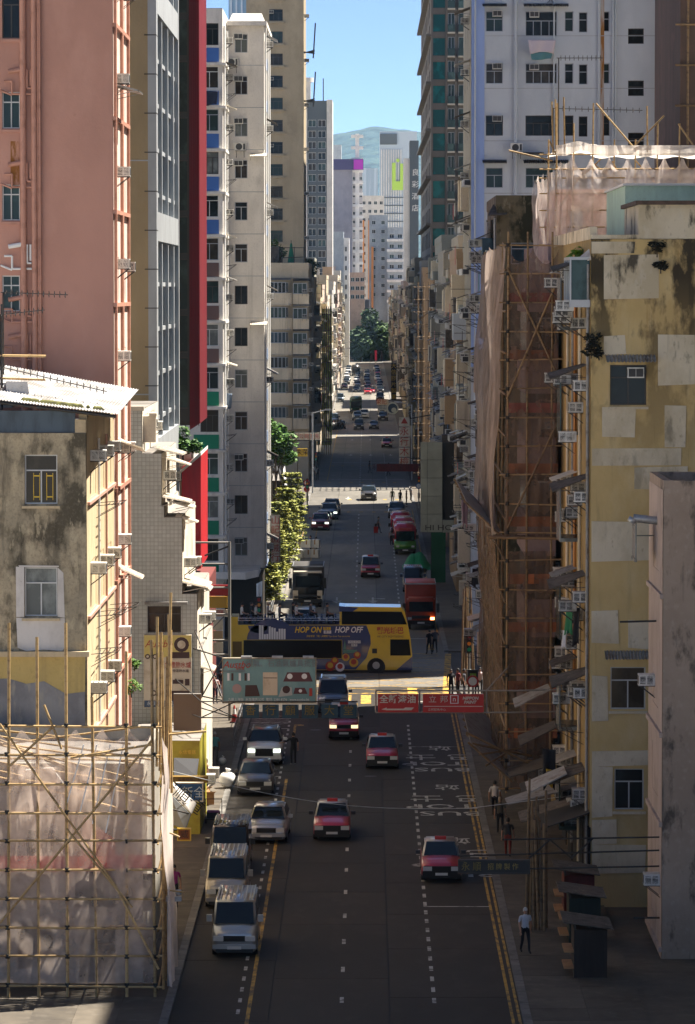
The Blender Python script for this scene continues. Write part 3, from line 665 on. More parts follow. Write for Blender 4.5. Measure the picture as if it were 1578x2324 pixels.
x0, x1 = P(430, 0, Y).x, P(453, 0, Y).x; fn = MB(); fn.hexa([(x0, Y-.6, ZZ(975, Y)), (x1, Y-.6, ZZ(960, Y)), (x1, 222, ZZ(960, Y)), (x0, 222, ZZ(975, Y)), (x0, Y-.6, 54), (x1, Y-.6, 54), (x1, 222, 54), (x0, 222, 54)])
for k in range(5):
    xx_ = x0+(x1-x0)*(k+.5)/5; fn.box(xx_-.02, xx_+.02, Y-.66, Y-.6, ZZ(965, Y), 54)
part('crimson_fin', fn, REDM, b.o)
b2 = Bld('podium', '', '', -26, P(440, 1100, 215).x, 214, 222, ZZ(1040, 215), M('podium_grey', (.3, .29, .27), .8), parent=b.o); b2.done(parapet=.6, name='podium')
m = MB(); Y = 209.5
p = [P(414, 1300, Y), P(456, 1290, Y), P(456, 1030, Y), P(412, 1062, Y)]; m.hexa([p[0], p[1], p[1]+Vector((0, 9, 0)), p[0]+Vector((0, 9, 0)), p[3], p[2], p[2]+Vector((0, 9, 0)), p[3]+Vector((0, 9, 0))]); part('red_side_panel', m, M('bright_red_cladding', (.48, .015, .02), .45, layers=[((.36, .01, .015), (3, .3, .3), .45, .6, .7)]), b.o)
m = MB(); p2 = [P(404, 1072, Y-.1), P(456, 1026, Y-.1), P(456, 1034, Y-.1), P(404, 1080, Y-.1)]; m.hexa([p2[3], p2[2], p2[2]+Vector((0, 9.3, 0)), p2[3]+Vector((0, 9.3, 0)), p2[0], p2[1], p2[1]+Vector((0, 9.3, 0)), p2[0]+Vector((0, 9.3, 0))]); part('coping', m, WHITE, b.o)
m = MB(); m.box(-24, P(470, 1320, 209).x, 209.2, 221.5, 0, ZZ(1325, 209)); part('shop_base', m, M('shop_dark_red', (.14, .03, .025), .7), b.o)
# ================================================================== beyond the crossing, left side
WHITEW = wallpaint('white_tower_render', (.74, .70, .64), .35)
PBLUE = M('panel_blue', (.045, .13, .38), .6, rnd=.1); PBRN = M('panel_brown', (.13, .075, .065), .6, rnd=.1); PGRN = M('panel_green', (.0, .2, .1), .6, rnd=.1)
WL = 'the white corner tower with coloured panels'
Y = 255.0
b = Bld('white_tower', 'white corner apartment tower with blue, brown and green panels under its bay windows', 'building', -22, P(506, 600, Y).x, Y, 275, ZZ(22, Y), WHITEW)
per = 97.6
for k in range(13):
    yt = 52 + per*k; z = ZZ(yt+50, Y)
    wpx(b, 455, 496, yt, yt+50, nx=2 if k % 3 else 3, tz=.75, fm=[ALUB, ALUW, ALU][k % 3], gm=GLASS[[0, 2, 1, 3][k % 4]])
    m = MB(); a, c = P(440, yt+88, Y), P(497, yt+56, Y); m.box(a.x, c.x, Y-.05, Y+.02, a.z, c.z); part('coloured_panel', m, PBLUE if k < 5 else PBRN if k < 8 else PGRN, b.o)
    m = MB(); a, c = P(440, yt+96, Y), P(508, yt+90, Y); m.box(a.x, c.x+.15, Y-.25, Y+.02, a.z, c.z); m.box(c.x-.02, c.x+.15, Y+.02, 262, a.z, c.z); part('floor_ledge', m, WHITEW, b.o)
    if k < 12: ac(b, 'E', 257.6+(k % 3), z+.2+.5*(k % 2), WL)
    if k in (1, 2, 5, 6, 8): awning(b, 'E', 257.5, z+1.9, 2.2, .9, [TIN, ASBESTOS, TINW][k % 3], .3)
    if k % 2: rack(b, 'E', 258.5, z-.4, 1.8, .8)
    b.win('E', 259.2, z, 1.6, 1.3, nx=2, fm=ALU)
for cy in (255.6, 260.7, 256.6): pipe(b, 'E', cy, 4, ZZ(60, Y), .08, WHITE)
b.done()
Y = 262.0
q = Bld('wall', '', '', b.x1, P(600, 600, Y).x, Y, 276, ZZ(62, Y), WHITEW, z0=ZZ(1290, Y), parent=b.o)
for k in range(13):
    yt = 77 + 95.2*k
    dark = k in (6, 7, 11); wpx(q, 533, 562, yt, yt+42, nx=2, tz=.72 if not dark else 0, fm=ALU if not dark else ALUB, gm=GLASS[0] if dark or k in (4, 10) else GLASS[2 if k % 2 else 3])
    if k in (0, 1, 2, 3, 10, 12): ac(q, 'S', P(541, 0, Y).x, ZZ(yt+15, Y), 'the windowed gable of the white corner tower', out=-.3, bracket=False)
    if k in (0, 2): ac(q, 'S', P(545 if k else 528, 0, Y).x, ZZ(yt+76, Y), 'the windowed gable of the white corner tower', 'split')
    m = MB(); z = ZZ(yt+74, Y); m.box(q.x0+.02, q.x1+.0, Y-.012, Y+.01, z, z+.05); part('render_joint', m, FRAMEM, b.o)
    if k in (2, 6): awning(q, 'S', P(587, 0, Y).x, ZZ(yt+85, Y)+.1, 1.2, .6, [TINW, WHITE][k % 2], .2)
    q.win('E', 265.5, ZZ(yt+46, Y), 2.0, 1.5, nx=3, fm=ALU); q.win('E', 270.5, ZZ(yt+46, Y), 2.0, 1.5, nx=3, fm=ALU)
    if k % 2 == 0: ac(q, 'E', 263.4, ZZ(yt+30, Y), WL); awning(q, 'E', 265.4, ZZ(yt-2, Y), 2.4, .9, [TIN, ASBESTOS][k//2 % 2], .45)
    m = MB(); m.box(q.x1, q.x1+.06, 263.5, 272, ZZ(yt+75, Y), ZZ(yt+50, Y)); part('street_panel', m, M('pale_blue_panel', (.3, .38, .55), .6), b.o)
for cy in (262.4, 267.8, 273): pipe(q, 'E', cy, 5, q.z1, .07, WHITE)
q.done()
m = MB(); m.box(P(515, 0, Y).x, P(606, 0, Y).x, Y-.6, 276, ZZ(62, Y), ZZ(52, Y)); m.hexa([P(518, 52, Y-.2), P(603, 52, Y-.2), P(603, 52, Y+5), P(518, 52, Y+5), P(528, 30, Y+.6), P(594, 30, Y+.6), P(594, 30, Y+4), P(528, 30, Y+4)]); part('roof_cap', m, WHITEW, b.o)
# curved canopy over the shops at the corner
cn = MB(); n = 20; pts = []
for i in range(n+1):
    u = i/n; x = P(452+134*u, 1300, 254).x; pts.append((x, 253.4 - 1.2*math.sin(min(1, u*1.15)*math.pi*.5) + (4.2*max(0, u-.8)*3 if u > .8 else 0)))
zt, zb = ZZ(1296, 254), ZZ(1312, 254)
for i in range(n):
    a, c = pts[i], pts[i+1]; cn.quad((*a, zb), (*c, zb), (*c, zt), (*a, zt)); cn.quad((*a, zt-.25), (*c, zt-.25), (c[0], 262, zt-.25), (a[0], 262, zt-.25)); cn.quad((a[0], 262, zb), (c[0], 262, zb), (*c, zb), (*a, zb))
part('curved_canopy', cn, WHITEW, b.o)
sh = MB(); sh.box(-22, P(590, 1400, 258).x, 257.5, 275.5, 0, ZZ(1312, 257)); part('shopfront', sh, M('shop_dark', (.03, .026, .022), .7, layers=[((.1, .05, .03), (.8, .8, .6), .58, .66, .8)]), b.o)
cloth('white_banner', P(582, 1325, 251.5), P(596, 1318, 251.5), 1.5, PLASTICW, 'small white cloth hanging off the curved canopy corner', 'banner')
cloth('washing', P(504, 893, 258), P(527, 893, 258), 1.0, M('washing_blue', (.12, .16, .22), .9), 'dark blue shirts hung out beside the green panels', group=None)
cloth('washing', P(600, 505, 270), P(606, 505, 270), .8, M('washing_pink', (.7, .12, .2), .9), 'pink cloth hung on the far edge of the white corner tower')
cloth('washing', P(456, 206, 254.6), P(495, 206, 254.6), 1.0, M('washing_navy', (.02, .025, .05), .9), 'navy washing covering a panel of the white corner tower')
# glass tower behind its top
bt = Bld('glass_tower', 'pale blue glass tower rising behind the white corner tower', 'tower', XX(520, 700), XX(604, 700), 700, 725, 95, M('glass_tower_blue', (.28, .42, .55), .25, spec=.6, layers=[((.2, .32, .46), (.3, .3, .02), .45, .55, .8)]), z0=60); bt.done()
for k in range(7):
    m = MB(); x = bt.x0 + (bt.x1-bt.x0)*(k+.5)/7; m.box(x-.15, x+.15, 699.6, 700.05, 60, 95); part('mullion', m, M('blue_mullion', (.5, .58, .66), .4), bt.o)
# ---- tong lau with rounded balconies
BALC = wallpaint('balcony_render', (.66, .56, .4), .6, dark=(.12, .09, .06))
GREYW = wallpaint('grey_old_render', (.5, .42, .3), .6)
Y = 470.0
xa, xm, xb_ = XX(603, Y), XX(664, Y), XX(700, Y)
b = Bld('round_balcony_tenement', 'old cream tenement with rounded corner balconies under rooftop plants', 'building', xa, xb_, Y, 500, ZZ(612, Y), GREYW)
zf = [ZZ(665+56.5*k, Y) for k in range(6)]
for k, z in enumerate(zf):
    m = MB(); n = 14
    def ring(u, v, z=z):
        if u < .72: x = xa+(xm-xa)*(u/.72); y = Y-1.6
        else:
            a = (u-.72)/.28*math.pi/2; x = xm + 0*math.sin(a) - .9 + .9*math.sin(a); y = Y-1.6+.9-.9*math.cos(a)
            if u < .73: x = xm-.9
        if u <= .72: x = xa+(xm-.9-xa)*(u/.72)
        return (x, y, z-1.55+1.55*v)
    m.grid(ring, 18, 1); m.quad((xa, Y-1.6, z-1.5), (xa, Y, z-1.5), (xm, Y, z-1.5), (xm, Y-.7, z-1.5)); m.quad((xm, Y-.7, z-1.55), (xm, Y, z-1.55), (xm, Y, z), (xm, Y-.7, z)); m.box(xa, xm-.5, Y-1.6, Y, z-1.62, z-1.5)
    part('rounded_balcony', m, BALC, b.o, fixn=True)
    m = MB(); m.box(xm+.05, xb_+.1, Y-.9, Y, z-1.45, z-.1); part('square_balcony', m, BALC, b.o)
    wn = far_win(2.6, 1.45, 5, ALU, GLASS[[0, 1, 4][k % 3]])
    new('balcony_glazing', wn, b.o, Vector((xa+.1, Y-1.45, z))-b.base); new('balcony_glazing', far_win(1.8, 1.4, 3, ALU, GLASS[1]), b.o, Vector((xm+.1, Y-.8, z-.1))-b.base)
    b.win('S', (xa+xm)/2, z+.1, 2.4, 1.3, nx=3, far=True)
    awning(b, 'S', (xa+xm)/2, z+1.95, 3.2, 1.7, TINW if k % 2 else TIN, .25); awning(b, 'S', (xm+xb_)/2+.2, z+1.9, 2.2, 1.2, [ASBESTOS, TIN][k % 2], .3)
    ac(b, 'S', xm+1.6, z+.1, 'the round balcony tenement', out=.9); ac(b, 'E', 473, z+.2, 'the round balcony tenement')
    for cy in (474, 480, 486, 492): b.win('E', cy, z-.4, 2.2, 1.6, nx=3, far=True)
b.done(parapet=.9)
TROPIC = M('leaf_dark', (.05, .1, .02), .6, layers=[((.1, .17, .04), (1, 1, 1), .45, .6, .8)], rnd=.1)
# ---- beige tower behind it
BEIGE = wallpaint('beige_tower_render', (.46, .38, .26), .25)
Y = 500.5
b = Bld('beige_tower', 'plain beige apartment tower with one column of small windows', 'tower', XX(560, Y), XX(690, Y), Y, 520, 80, BEIGE)
k = 0; y = -130
while y < 600:
    wpx(b, 611, 642, y, y+26, nx=3, tz=.7, fm=ALUB, gm=GLASS[k % 3])
    m = MB(); a = P(607, y+32, Y); m.box(a.x, P(646, y, Y).x, Y-.3, Y+.05, a.z, a.z+.25); part('window_sill', m, BEIGE, b.o)
    if k % 3 == 0: ac(b, 'S', P(616, 0, Y).x, ZZ(y+13, Y), 'the beige apartment tower', out=-.2, bracket=False)
    if k % 2: ac(b, 'E', 502, ZZ(y+20, Y), 'the beige apartment tower', out=.1)
    y += 50.2; k += 1
for z in (ZZ(230, Y), ZZ(120, Y)):
    L = [((b.x1, 501+i, z), (b.x1+1.5, 501+i, z-.2+i*.3)) for i in range(3)] + [((b.x1+1.3, 501+i, z-.8), (b.x1+1.6, 501+i, z+4)) for i in range(2)]
    if z < 60: bars(b, L, .12, STEEL, 'steel_bracket')
b.done()
# rooftop things on the tenement
random.seed(5)
def leafball(name, label, c, r, n, leaf, mat, trunk=None, flat=1.0, cat='plant', stem_m=None, group=None, lobes=7):
    "foliage: leaf-sized faces gathered in clumps, gaps between them, on a forked stem"
    c = Vector(c); base = c - Vector((0, 0, r*1.05*flat if trunk is None else trunk))
    t = thing(name, label, cat, base, group=group); m = MB(); cl = []
    for i in range(lobes):
        d = Vector((random.gauss(0, 1), random.gauss(0, 1), random.gauss(0, .8)*flat)).normalized(); cl.append((c + Vector((d.x, d.y, d.z*flat))*r*random.uniform(.25, .72), r*random.uniform(.28, .5)))
    for i in range(n):
        cc, rr = random.choice(cl); d = Vector((random.gauss(0, 1), random.gauss(0, 1), random.gauss(0, 1))).normalized()*rr*random.uniform(.5, 1)**.5
        d.z *= flat; p = cc+d; s = leaf*random.uniform(.6, 1.3); a = Vector((random.uniform(-1, 1), random.uniform(-1, 1), random.uniform(-.35, .5))).normalized()*s; e = a.cross(Vector((random.gauss(0, .5), random.gauss(0, .5), 1))).normalized()*s*.5
        m.quad(p-a, p-e*.9+a*.1, p+a, p+e*.9+a*.1)
    part('crown', m, mat, t)
    tm = MB(); top = c+Vector((0, 0, -r*.2*flat)); tm.tube(base, top, max(.03, r*.06), r*.035, 7)
    for cc, rr in cl[:6]: tm.tube(base.lerp(top, random.uniform(.55, .95)), cc, r*.03, r*.012, 5)
    part('trunk', tm, stem_m or BARK, t); return t
BARK = M('bark', (.09, .065, .045), .9, layers=[((.05, .035, .025), (5, 5, 1), .45, .6, .8)])
leafball('rooftop_shrub', 'green shrub on the round balcony tenement roof', P(622, 570, 476), 1.6, 500, .3, TROPIC); leafball('rooftop_shrub', 'dark bushy shrub at the roof edge of the round balcony tenement', P(710, 605, 510), 1.4, 500, .3, TROPIC)
b = Bld('rooftop_hut', 'rusty rooftop hut frame on the round balcony tenement', 'hut', XX(606, 474), XX(634, 474), 474, 478, ZZ(560, 474), ASBESTOS, z0=ZZ(612, 470)); b.done(roof=TIN)
t = thing('parasol', 'folded green parasol standing on the tenement roof', 'parasol', P(661, 608, 474)); pole(P(661, 608, 474), P(661, 545, 474), .05, STEEL, t, 'mast'); m = MB(); m.tube(P(661, 606, 474), P(661, 552, 474), .55, .12, 8); part('canopy', m, M('parasol_green', (.01, .14, .08), .8), t)
L = []
for x in (640, 668, 690): L.append((P(x, 612, 473), P(x, 560, 473)))
L += [(P(640, 562, 473), P(690, 562, 473)), (P(640, 585, 473), P(690, 583, 473))]
t = thing('roof_frame', 'thin steel clothes frame on the round balcony tenement roof', 'frame', P(665, 612, 473)); m = MB(); [m.tube(p, q, .07, k=4) for p, q in L]; part('steel_frame', m, STEEL, t)
# ---- rows of old tenements down both sides
PALETTE = [(.55, .47, .34), (.42, .38, .3), (.6, .55, .46), (.5, .34, .2), (.36, .36, .3), (.58, .45, .38), (.62, .5, .28), (.44, .42, .4)]
PALS = [wallpaint('tenement_render_%d' % i, c, .7) for i, c in enumerate(PALETTE)]
DARKS = [wallpaint('shaded_render_%d' % i, tuple(v*.66 for v in c), .9) for i, c in enumerate(PALETTE)]  # same palette toned down: shade of the right row put into the colour
CLOTH = [M('washing_%d' % i, c, .9) for i, c in enumerate([(.5, .5, .5), (.45, .12, .1), (.1, .2, .35), (.55, .5, .4), (.12, .3, .16), (.03, .03, .04), (.6, .3, .25)])]
def clutter(b, f, floors, y0, y1, dens, name='facade_fittings'):
    "small fittings of a far street wall, too small to pick apart: coolers, sheet awnings, racks, washing"
    m = MB(); sx = 1 if f == 'E' else -1; X0 = b.x1 if f == 'E' else b.x0
    def bxo(o0, o1, ya, yb, za, zb, mi): m.box(min(X0+sx*o0, X0+sx*o1), max(X0+sx*o0, X0+sx*o1), ya, yb, za, zb, mi)
    for z in floors:
        y = y0+random.uniform(0, 2)
        while y < y1-1:
            r_ = random.random()
            if r_ < .3:
                bxo(0, .55, y, y+.65, z+1.3, z+1.75, 0); bxo(.05, .45, y-.02, y, z+1.36, z+1.7, 1)
            elif r_ < .5:
                o = random.uniform(.7, 1.3); za = z+2.3; m.slab((X0, y-.3, za), (X0+sx*o, y-.3, za-.35), (X0+sx*o, y+1.6, za-.35), (X0, y+1.6, za), .04, random.choice((2, 2, 3)))
            elif r_ < .68:
                o = random.uniform(.5, 1.0); bxo(0, o, y, y+random.uniform(1.2, 2.4), z-.3, z+random.uniform(1.2, 2.2), random.choice((4, 5, 3)))
            elif r_ < .84:
                for k in range(3): m.tube((X0+sx*(.3+.3*k), y-.4, z+.3), (X0+sx*(.3+.3*k), y+1.4, z+.3), .025, k=4, mi=6)
                m.tube((X0, y, z+.3), (X0+sx*1.1, y, z+.3), .03, k=4, mi=6)
            else:
                h = random.uniform(.7, 1.5); o = random.uniform(.4, .9); m.slab((X0+sx*o, y, z+.4-h), (X0+sx*o, y+.8, z+.4-h), (X0+sx*o, y+.8, z+.4), (X0+sx*o, y, z+.4), .03, random.choice((7, 8, 9)))
            y += random.uniform(1.2, 3.2)/dens
    o = part(name, m, [ACW, ACD, TIN, ASBESTOS, b.mat, BALC, STEEL, random.choice(CLOTH), random.choice(CLOTH), random.choice(CLOTH)], b.o); o['kind'] = 'stuff'
    return o
def tenement(side, y0, y1, xf, h, mat, label, balc=True, flr=3.2, dens=1.0, group=None, win_far=True, front=True, base=4.2):
    f = 'E' if side < 0 else 'W'
    b = Bld('tenement', label, 'building', *( (xf-11, xf) if side < 0 else (xf, xf+11)), y0, y1, h, mat, group=group)
    zs = []; z = base+.6
    while z+2.4 < h: zs.append(z); z += flr
    n = max(1, int((y1-y0)/4.2))
    for z in zs:
        for i in range(n):
            b.win(f, y0+(y1-y0)*(i+.5)/n, z+.4, 2.2, 1.6, nx=3, far=True, fm=random.choice((ALU, ALUW, ALUB)))
        if front and random.random() < .6:
            b.win('S', (xf - side*-1*0) + (-1.6 if side < 0 else 1.6), z+.4, 1.4, 1.4, nx=2, far=True, fm=ALU)
    if balc:
        for z in zs:
            m = MB(); o = .9
            x0, x1 = (xf, xf+o) if side < 0 else (xf-o, xf)
            m.box(x0, x1, y0+.6, y0+(y1-y0)*.45, z-.5, z+.4); part('balcony', m, mat, b.o)
    clutter(b, f, zs, y0+.3, y1-.3, dens)
    b.done(parapet=.8)
    for k in range(2):
        m = MB(); px_ = xf+(-3-3*k if side < 0 else 3+3*k); py = y0+(y1-y0)*random.uniform(.2, .6); hh = random.uniform(1.5, 3); m.box(px_-1.3, px_+1.3, py, py+3, h-.03, h+hh); m.box(px_-1.5, px_+1.5, py-.2, py+3.2, h+hh, h+hh+.12); part('roof_hut', m, [random.choice(PALS)], b.o)
    return b
random.seed(21)
words_ = ['cream', 'grey', 'pale', 'rust brown', 'mossy grey', 'dusty pink', 'ochre', 'stone grey']
left_specs = [(503, 522, -8.6, 27, 6), (523, 546, -7.6, 26, 2), (548, 575, -8.0, 29, 4), (577, 606, -7.4, 24, 0), (632, 668, -7.8, 25, 5), (670, 712, -7.3, 23, 2), (714, 756, -8, 27, 0), (776, 822, -7.5, 24, 7), (850, 905, -7.8, 26, 2), (908, 966, -7.4, 24, 5), (970, 1040, -7.8, 28, 0), (1044, 1120, -7.5, 25, 1), (1124, 1230, -8.2, 30, 2)]
for i, (y0, y1, xf, h, c) in enumerate(left_specs):
    where = ['next to the round balcony tenement', 'behind the green scaffold net', 'with roof huts beyond the green scaffold net', 'short of the second side street'][i] if i < 4 else 'far down the left row, number %d past the green net' % (i-1)
    where = where if i < 4 else ['beside the second side street', 'with jutting sheet awnings beyond the second side street', 'taller than its neighbours down the left row', 'after the third side street', 'with a white front in the sun', 'between two white fronted houses', 'at the far bend of the left row', 'facing the far green coach', 'closing the left row by the trees'][i-4]
    tenement(-1, y0, y1, xf, h, PALS[c], '%s old tenement %s' % (words_[c], where), balc=i % 2 == 1, dens=1.1, flr=3.2 if i < 6 else 3.4)
# green scaffold net on the left row
GNET = M('green_net', (.2, .28, .03), .9, layers=[((.12, .19, .015), (.6, .6, .15), .42, .62, .9), ((.16, .19, .03), (2, 2, .1), .54, .68, .7)])
t = thing('green_scaffold', 'tall yellow green scaffold net wrapped round a slim tenement', 'scaffold', (XX(742, 545), 545, 0))
m = MB(); x0, x1, Y = XX(731, 545), XX(751, 545), 545
m.grid(lambda u, v: (x0+(x1-x0)*u, Y+.12*math.sin(u*40)+.1*math.sin(v*37+u*9), ZZ(700, Y)+(ZZ(1010, Y)-ZZ(700, Y))*v), 20, 24); m.grid(lambda u, v: (x1+.12*math.sin(u*30), Y+6*u, ZZ(700, Y)+(ZZ(1010, Y)-ZZ(700, Y))*v), 10, 8); part('net', m, (lambda q: netmat(q, (.3, .4, .04), .9))((lambda q: (setattr(q, 'use_nodes', True), q)[1])(bpy.data.materials.new('green_debris_net'))), t)
for i in range(5): pole((x0+(x1-x0)*i/4, Y-.1, 0), (x0+(x1-x0)*i/4, Y-.1, ZZ(695, Y)), .06, BAMBOOD, t)
for i in range(9): pole((x0, Y-.15, 2+2.4*i), (x1, Y-.15, 2+2.4*i), .06, BAMBOOD, t)
# ---- towers behind the rows and at the far end
def tower(name, label, x0, x1, ytop, Y, depth, mat, cols=0, per=3.1, ww=1.8, wh=1.4, fm=None, gms=None, f='S', z0=0, cat='tower', band=None, side_cols=0, skip=0):
    b = Bld(name, label, cat, XX(x0, Y), XX(x1, Y), Y, Y+depth, ZZ(ytop, Y), mat, z0=z0)
    z = b.z1-skip-per+.4; W_ = b.x1-b.x0
    zmin = max(z0, 20)
    while z > zmin+1:
        for i in range(cols): b.win('S', b.x0+W_*(i+.5)/cols, z, min(ww, W_/cols*.8), wh, nx=2, far=True, fm=fm or ALUW, gm=random.choice(gms or GLASS[:3]))
        for i in range(side_cols): b.win('E' if b.x1 < 0 else 'W', Y+depth*(i+.5)/side_cols, z, 2, wh, nx=2, far=True, fm=fm or ALUW)
        if band:
            m = MB(); m.box(b.x0-.3, b.x1+.3, Y-.8, Y+.02, z-1.2, z-.3); part('balcony_band', m, band, b.o)
        z -= per
    b.done(parapet=.6); return b
GREYT = M('grey_tower_cladding', (.075, .09, .1), .6); PALEC = wallpaint('pale_tower_render', (.58, .56, .52), .2); WHT = wallpaint('white_far_render', (.72, .71, .69), .15); LILAC = wallpaint('lilac_far_render', (.27, .27, .32), .15); SALMON = wallpaint('salmon_far_render', (.55, .38, .28), .3); ORANGE = M('orange_strip', (.5, .2, .04), .7); GREYB = wallpaint('blue_grey_render', (.33, .37, .41), .2)
b = tower('grey_window_tower', 'dark grey tower with pale framed paired windows', 698, 742, 235, 1000, 20, GREYT, 2, 3.0, 3.9-1.1, 1.9, fm=WHITE, gms=GLASS[:3], skip=4)
m = MB(); m.box(b.x1, XX(755, 1000), 999.5, 1020, 0, ZZ(228, 1000)); m.box(XX(697, 1000)-1.2, b.x0, 999.5, 1020, 0, ZZ(228, 1000)); part('pale_pilaster', m, PALEC, b.o); m = MB(); m.tube((b.x1-1, 1005, b.z1), (b.x1-1, 1005, b.z1+7), .15, k=5); part('mast', m, STEEL, b.o)
m = MB(); m.box(b.x0-1.2, b.x0+1, 996, 999, ZZ(230, 1000), ZZ(190, 1000)); m.tube((b.x0, 997, ZZ(190, 1000)), (b.x0, 997, ZZ(180, 1000)), 1.8, k=14); part('roof_tank', m, PALEC, b.o)
tower('lilac_tower', 'plain lilac grey tower with a narrow glass stair', 757, 800, 385, 1320, 20, LILAC, 0)
b = tower('stair_tower', 'grey tower with a white ladder like stair mast beside the lilac tower', 800, 823, 372, 1330, 20, wallpaint('stair_tower_render', (.42, .41, .42), .2), 3, 3.2, 1.2, 1.2)
m = MB(); xa = XX(811, 1322); m.box(xa-.7, xa+.7, 1321, 1322.5, 30, ZZ(305, 1322))
for k in range(12): m.box(xa-2.2, xa+2.2, 1320.6, 1322.8, 34+4.2*k, 35+4.2*k)
part('white_stair', m, WHT, b.o)
bb = thing('magenta_screen', 'magenta rooftop advertising screen on the stair tower', 'billboard', (XX(810, 1318), 1318, ZZ(388, 1318))); m = MB(); m.box(XX(757, 1318), XX(825, 1318), 1318, 1319.5, ZZ(386, 1318), ZZ(362, 1318)); part('screen_frame', m, M('screen_navy', (.06, .05, .14), .5), bb); m = MB(); m.box(XX(803, 1317), XX(824, 1317), 1317.4, 1317.9, ZZ(385, 1317), ZZ(363, 1317)); part('screen_panel', m, M('screen_magenta', (.42, .03, .45), .5), bb)
b = tower('white_slim_tower', 'slim white tower beyond the grey window tower, sun and shade put into its colours', 757, 780, 530, 1150, 18, GREYB, 0, z0=0); m = MB(); m.box(b.x1, XX(793, 1150), 1150.5, 1168, 0, ZZ(540, 1150)); part('sunlit_side', m, WHT, b.o)  # grey body and white side put shade and sun into the colour
for z in range(22, 40, 3):
    m = MB(); m.box(XX(784, 1150), XX(787, 1150), 1150.3, 1150.6, z, z+1.4); part('window', m, GLASS[0], b.o)
tower('salmon_block', 'low salmon block at the far end of the left row', 757, 793, 625, 1180, 20, SALMON, 0); tower('salmon_block', 'salmon block standing behind the far grey panel block', 795, 828, 622, 1260, 20, SALMON, 3, 3, 1.4, 1.4)
tower('dark_glass_block', 'dark glass block between the slim white tower and the orange striped tower', 793, 822, 505, 1340, 20, wallpaint('blue_dark', (.2, .23, .27), .2), 3, 3.2, 2, 1.5)
b = tower('orange_stripe_tower', 'pale tower with vertical orange stripes', 820, 872, 448, 1380, 20, PALEC, 4, 3.2, 1.2, 1.3)
for x in (822, 836): m = MB(); m.box(XX(x, 1380), XX(x+5, 1380), 1379.4, 1380.02, 20, ZZ(500, 1380)); part('orange_stripe', m, ORANGE, b.o)
b = tower('white_balcony_tower', 'white tower with stacked bright balconies facing the street', 838, 880, 492, 1290, 20, GREYB, 2, 3.2, 1.3, 1.4)
m = MB(); m.box(XX(843, 1289), XX(848, 1289), 1289, 1290.02, 18, ZZ(560, 1290)); part('orange_stripe', m, ORANGE, b.o)
b2 = tower('balcony_wing', 'bright white balcony wing rising above the right row', 880, 917, 520, 1285, 16, GREYB, 2, 3.6, 1.6, 1.4, band=WHT)
b = tower('far_glass_tower', 'far pale blue tower with a lime green mark', 862, 946, 302, 1800, 40, M('far_tower_blue', (.36, .43, .5), .4), 0)
m = MB(); m.box(XX(862.5, 1799), XX(901, 1799), 1799, 1799.9, ZZ(329, 1799), ZZ(305, 1799)); part('dark_top', m, GREYT, b.o)
for k in range(9): m = MB(); x = XX(866+k*5.5, 1799); m.box(x-.2, x+.2, 1799.2, 1799.95, 20, ZZ(340, 1799)); part('fin', m, WHT, b.o)
for k in range(6): m = MB(); z = ZZ(450+k*18, 1799); m.box(b.x0, b.x1, 1798.9, 1799.15, z, z+.5); part('floor_line', m, GREYT, b.o)
LIME = M('lime_mark', (.35, .55, .06), .6); m = MB(); Yq = 1798.6
m.box(XX(890, Yq), XX(898, Yq), Yq-.3, Yq, ZZ(432, Yq), ZZ(370, Yq)); m.box(XX(898, Yq), XX(908, Yq), Yq-.3, Yq, ZZ(432, Yq), ZZ(412, Yq)); m.box(XX(908, Yq), XX(915, Yq), Yq-.3, Yq, ZZ(432, Yq), ZZ(372, Yq)); m.disc((XX(903, Yq), Yq-.3, ZZ(365, Yq)), (0, -1, 0), .9); part('lime_mark', m, LIME, b.o)
tower('far_block', 'far hazy block on the left below the hill', 757, 775, 332, 2100, 30, GREYB, 0); tower('far_block', 'far striped block between lilac tower and the lime marked tower', 824, 858, 385, 1900, 30, M('far_stripe', (.3, .38, .46), .5, layers=[((.42, .5, .58), (.5, .5, .01), .48, .52, .9)]), 0)
tower('panel_block', 'grey panel block with a white corner pier at the street end', 793, 826, 655, 1296, 15, wallpaint('panel_grey', (.3, .28, .3), .2), 0, z0=0)
b = tower('glass_fronted_block', 'low white block with a dark glass front over the trees', 826, 858, 683, 1300, 20, WHT, 0); m = MB(); m.box(XX(827, 1299), XX(856, 1299), 1299.6, 1299.98, ZZ(725, 1299), ZZ(699, 1299)); part('glass_front', m, GLASS[1], b.o)
for x, yt in ((750, 640), (690, 560)): pass
# hill
m = MB(); random.seed(9)
def hill(u, v):
    x = -1700+3600*u; y = 8000+2200*v; k = math.sin(min(1, v*1.25)*math.pi/2)
    pk = 385*math.exp(-((x+130)/560)**2) + 255*math.exp(-((x-560)/520)**2) + 240*math.exp(-((x+1100)/600)**2) + 9*math.sin(x/95)+4*math.sin(x/41+1)+1.5*math.sin(x/13)
    return (x, y, -2 + max(0, pk)*k + (3*math.sin(x/23+y/61) if v > .05 else 0))
m.grid(hill, 260, 24); structure('hill', m, M('hazy_hill_forest', (.025, .055, .06), .95, layers=[((.05, .09, .08), (.012, .012, .012), .46, .58, .9), ((.006, .018, .014), (.03, .03, .03), .48, .6, .9), ((.1, .13, .08), (.09, .09, .09), .56, .66, .7)]), True)  # forest tone pushed towards blue, distance haze put into the colour
# ================================================================== right side of the street
random.seed(31)
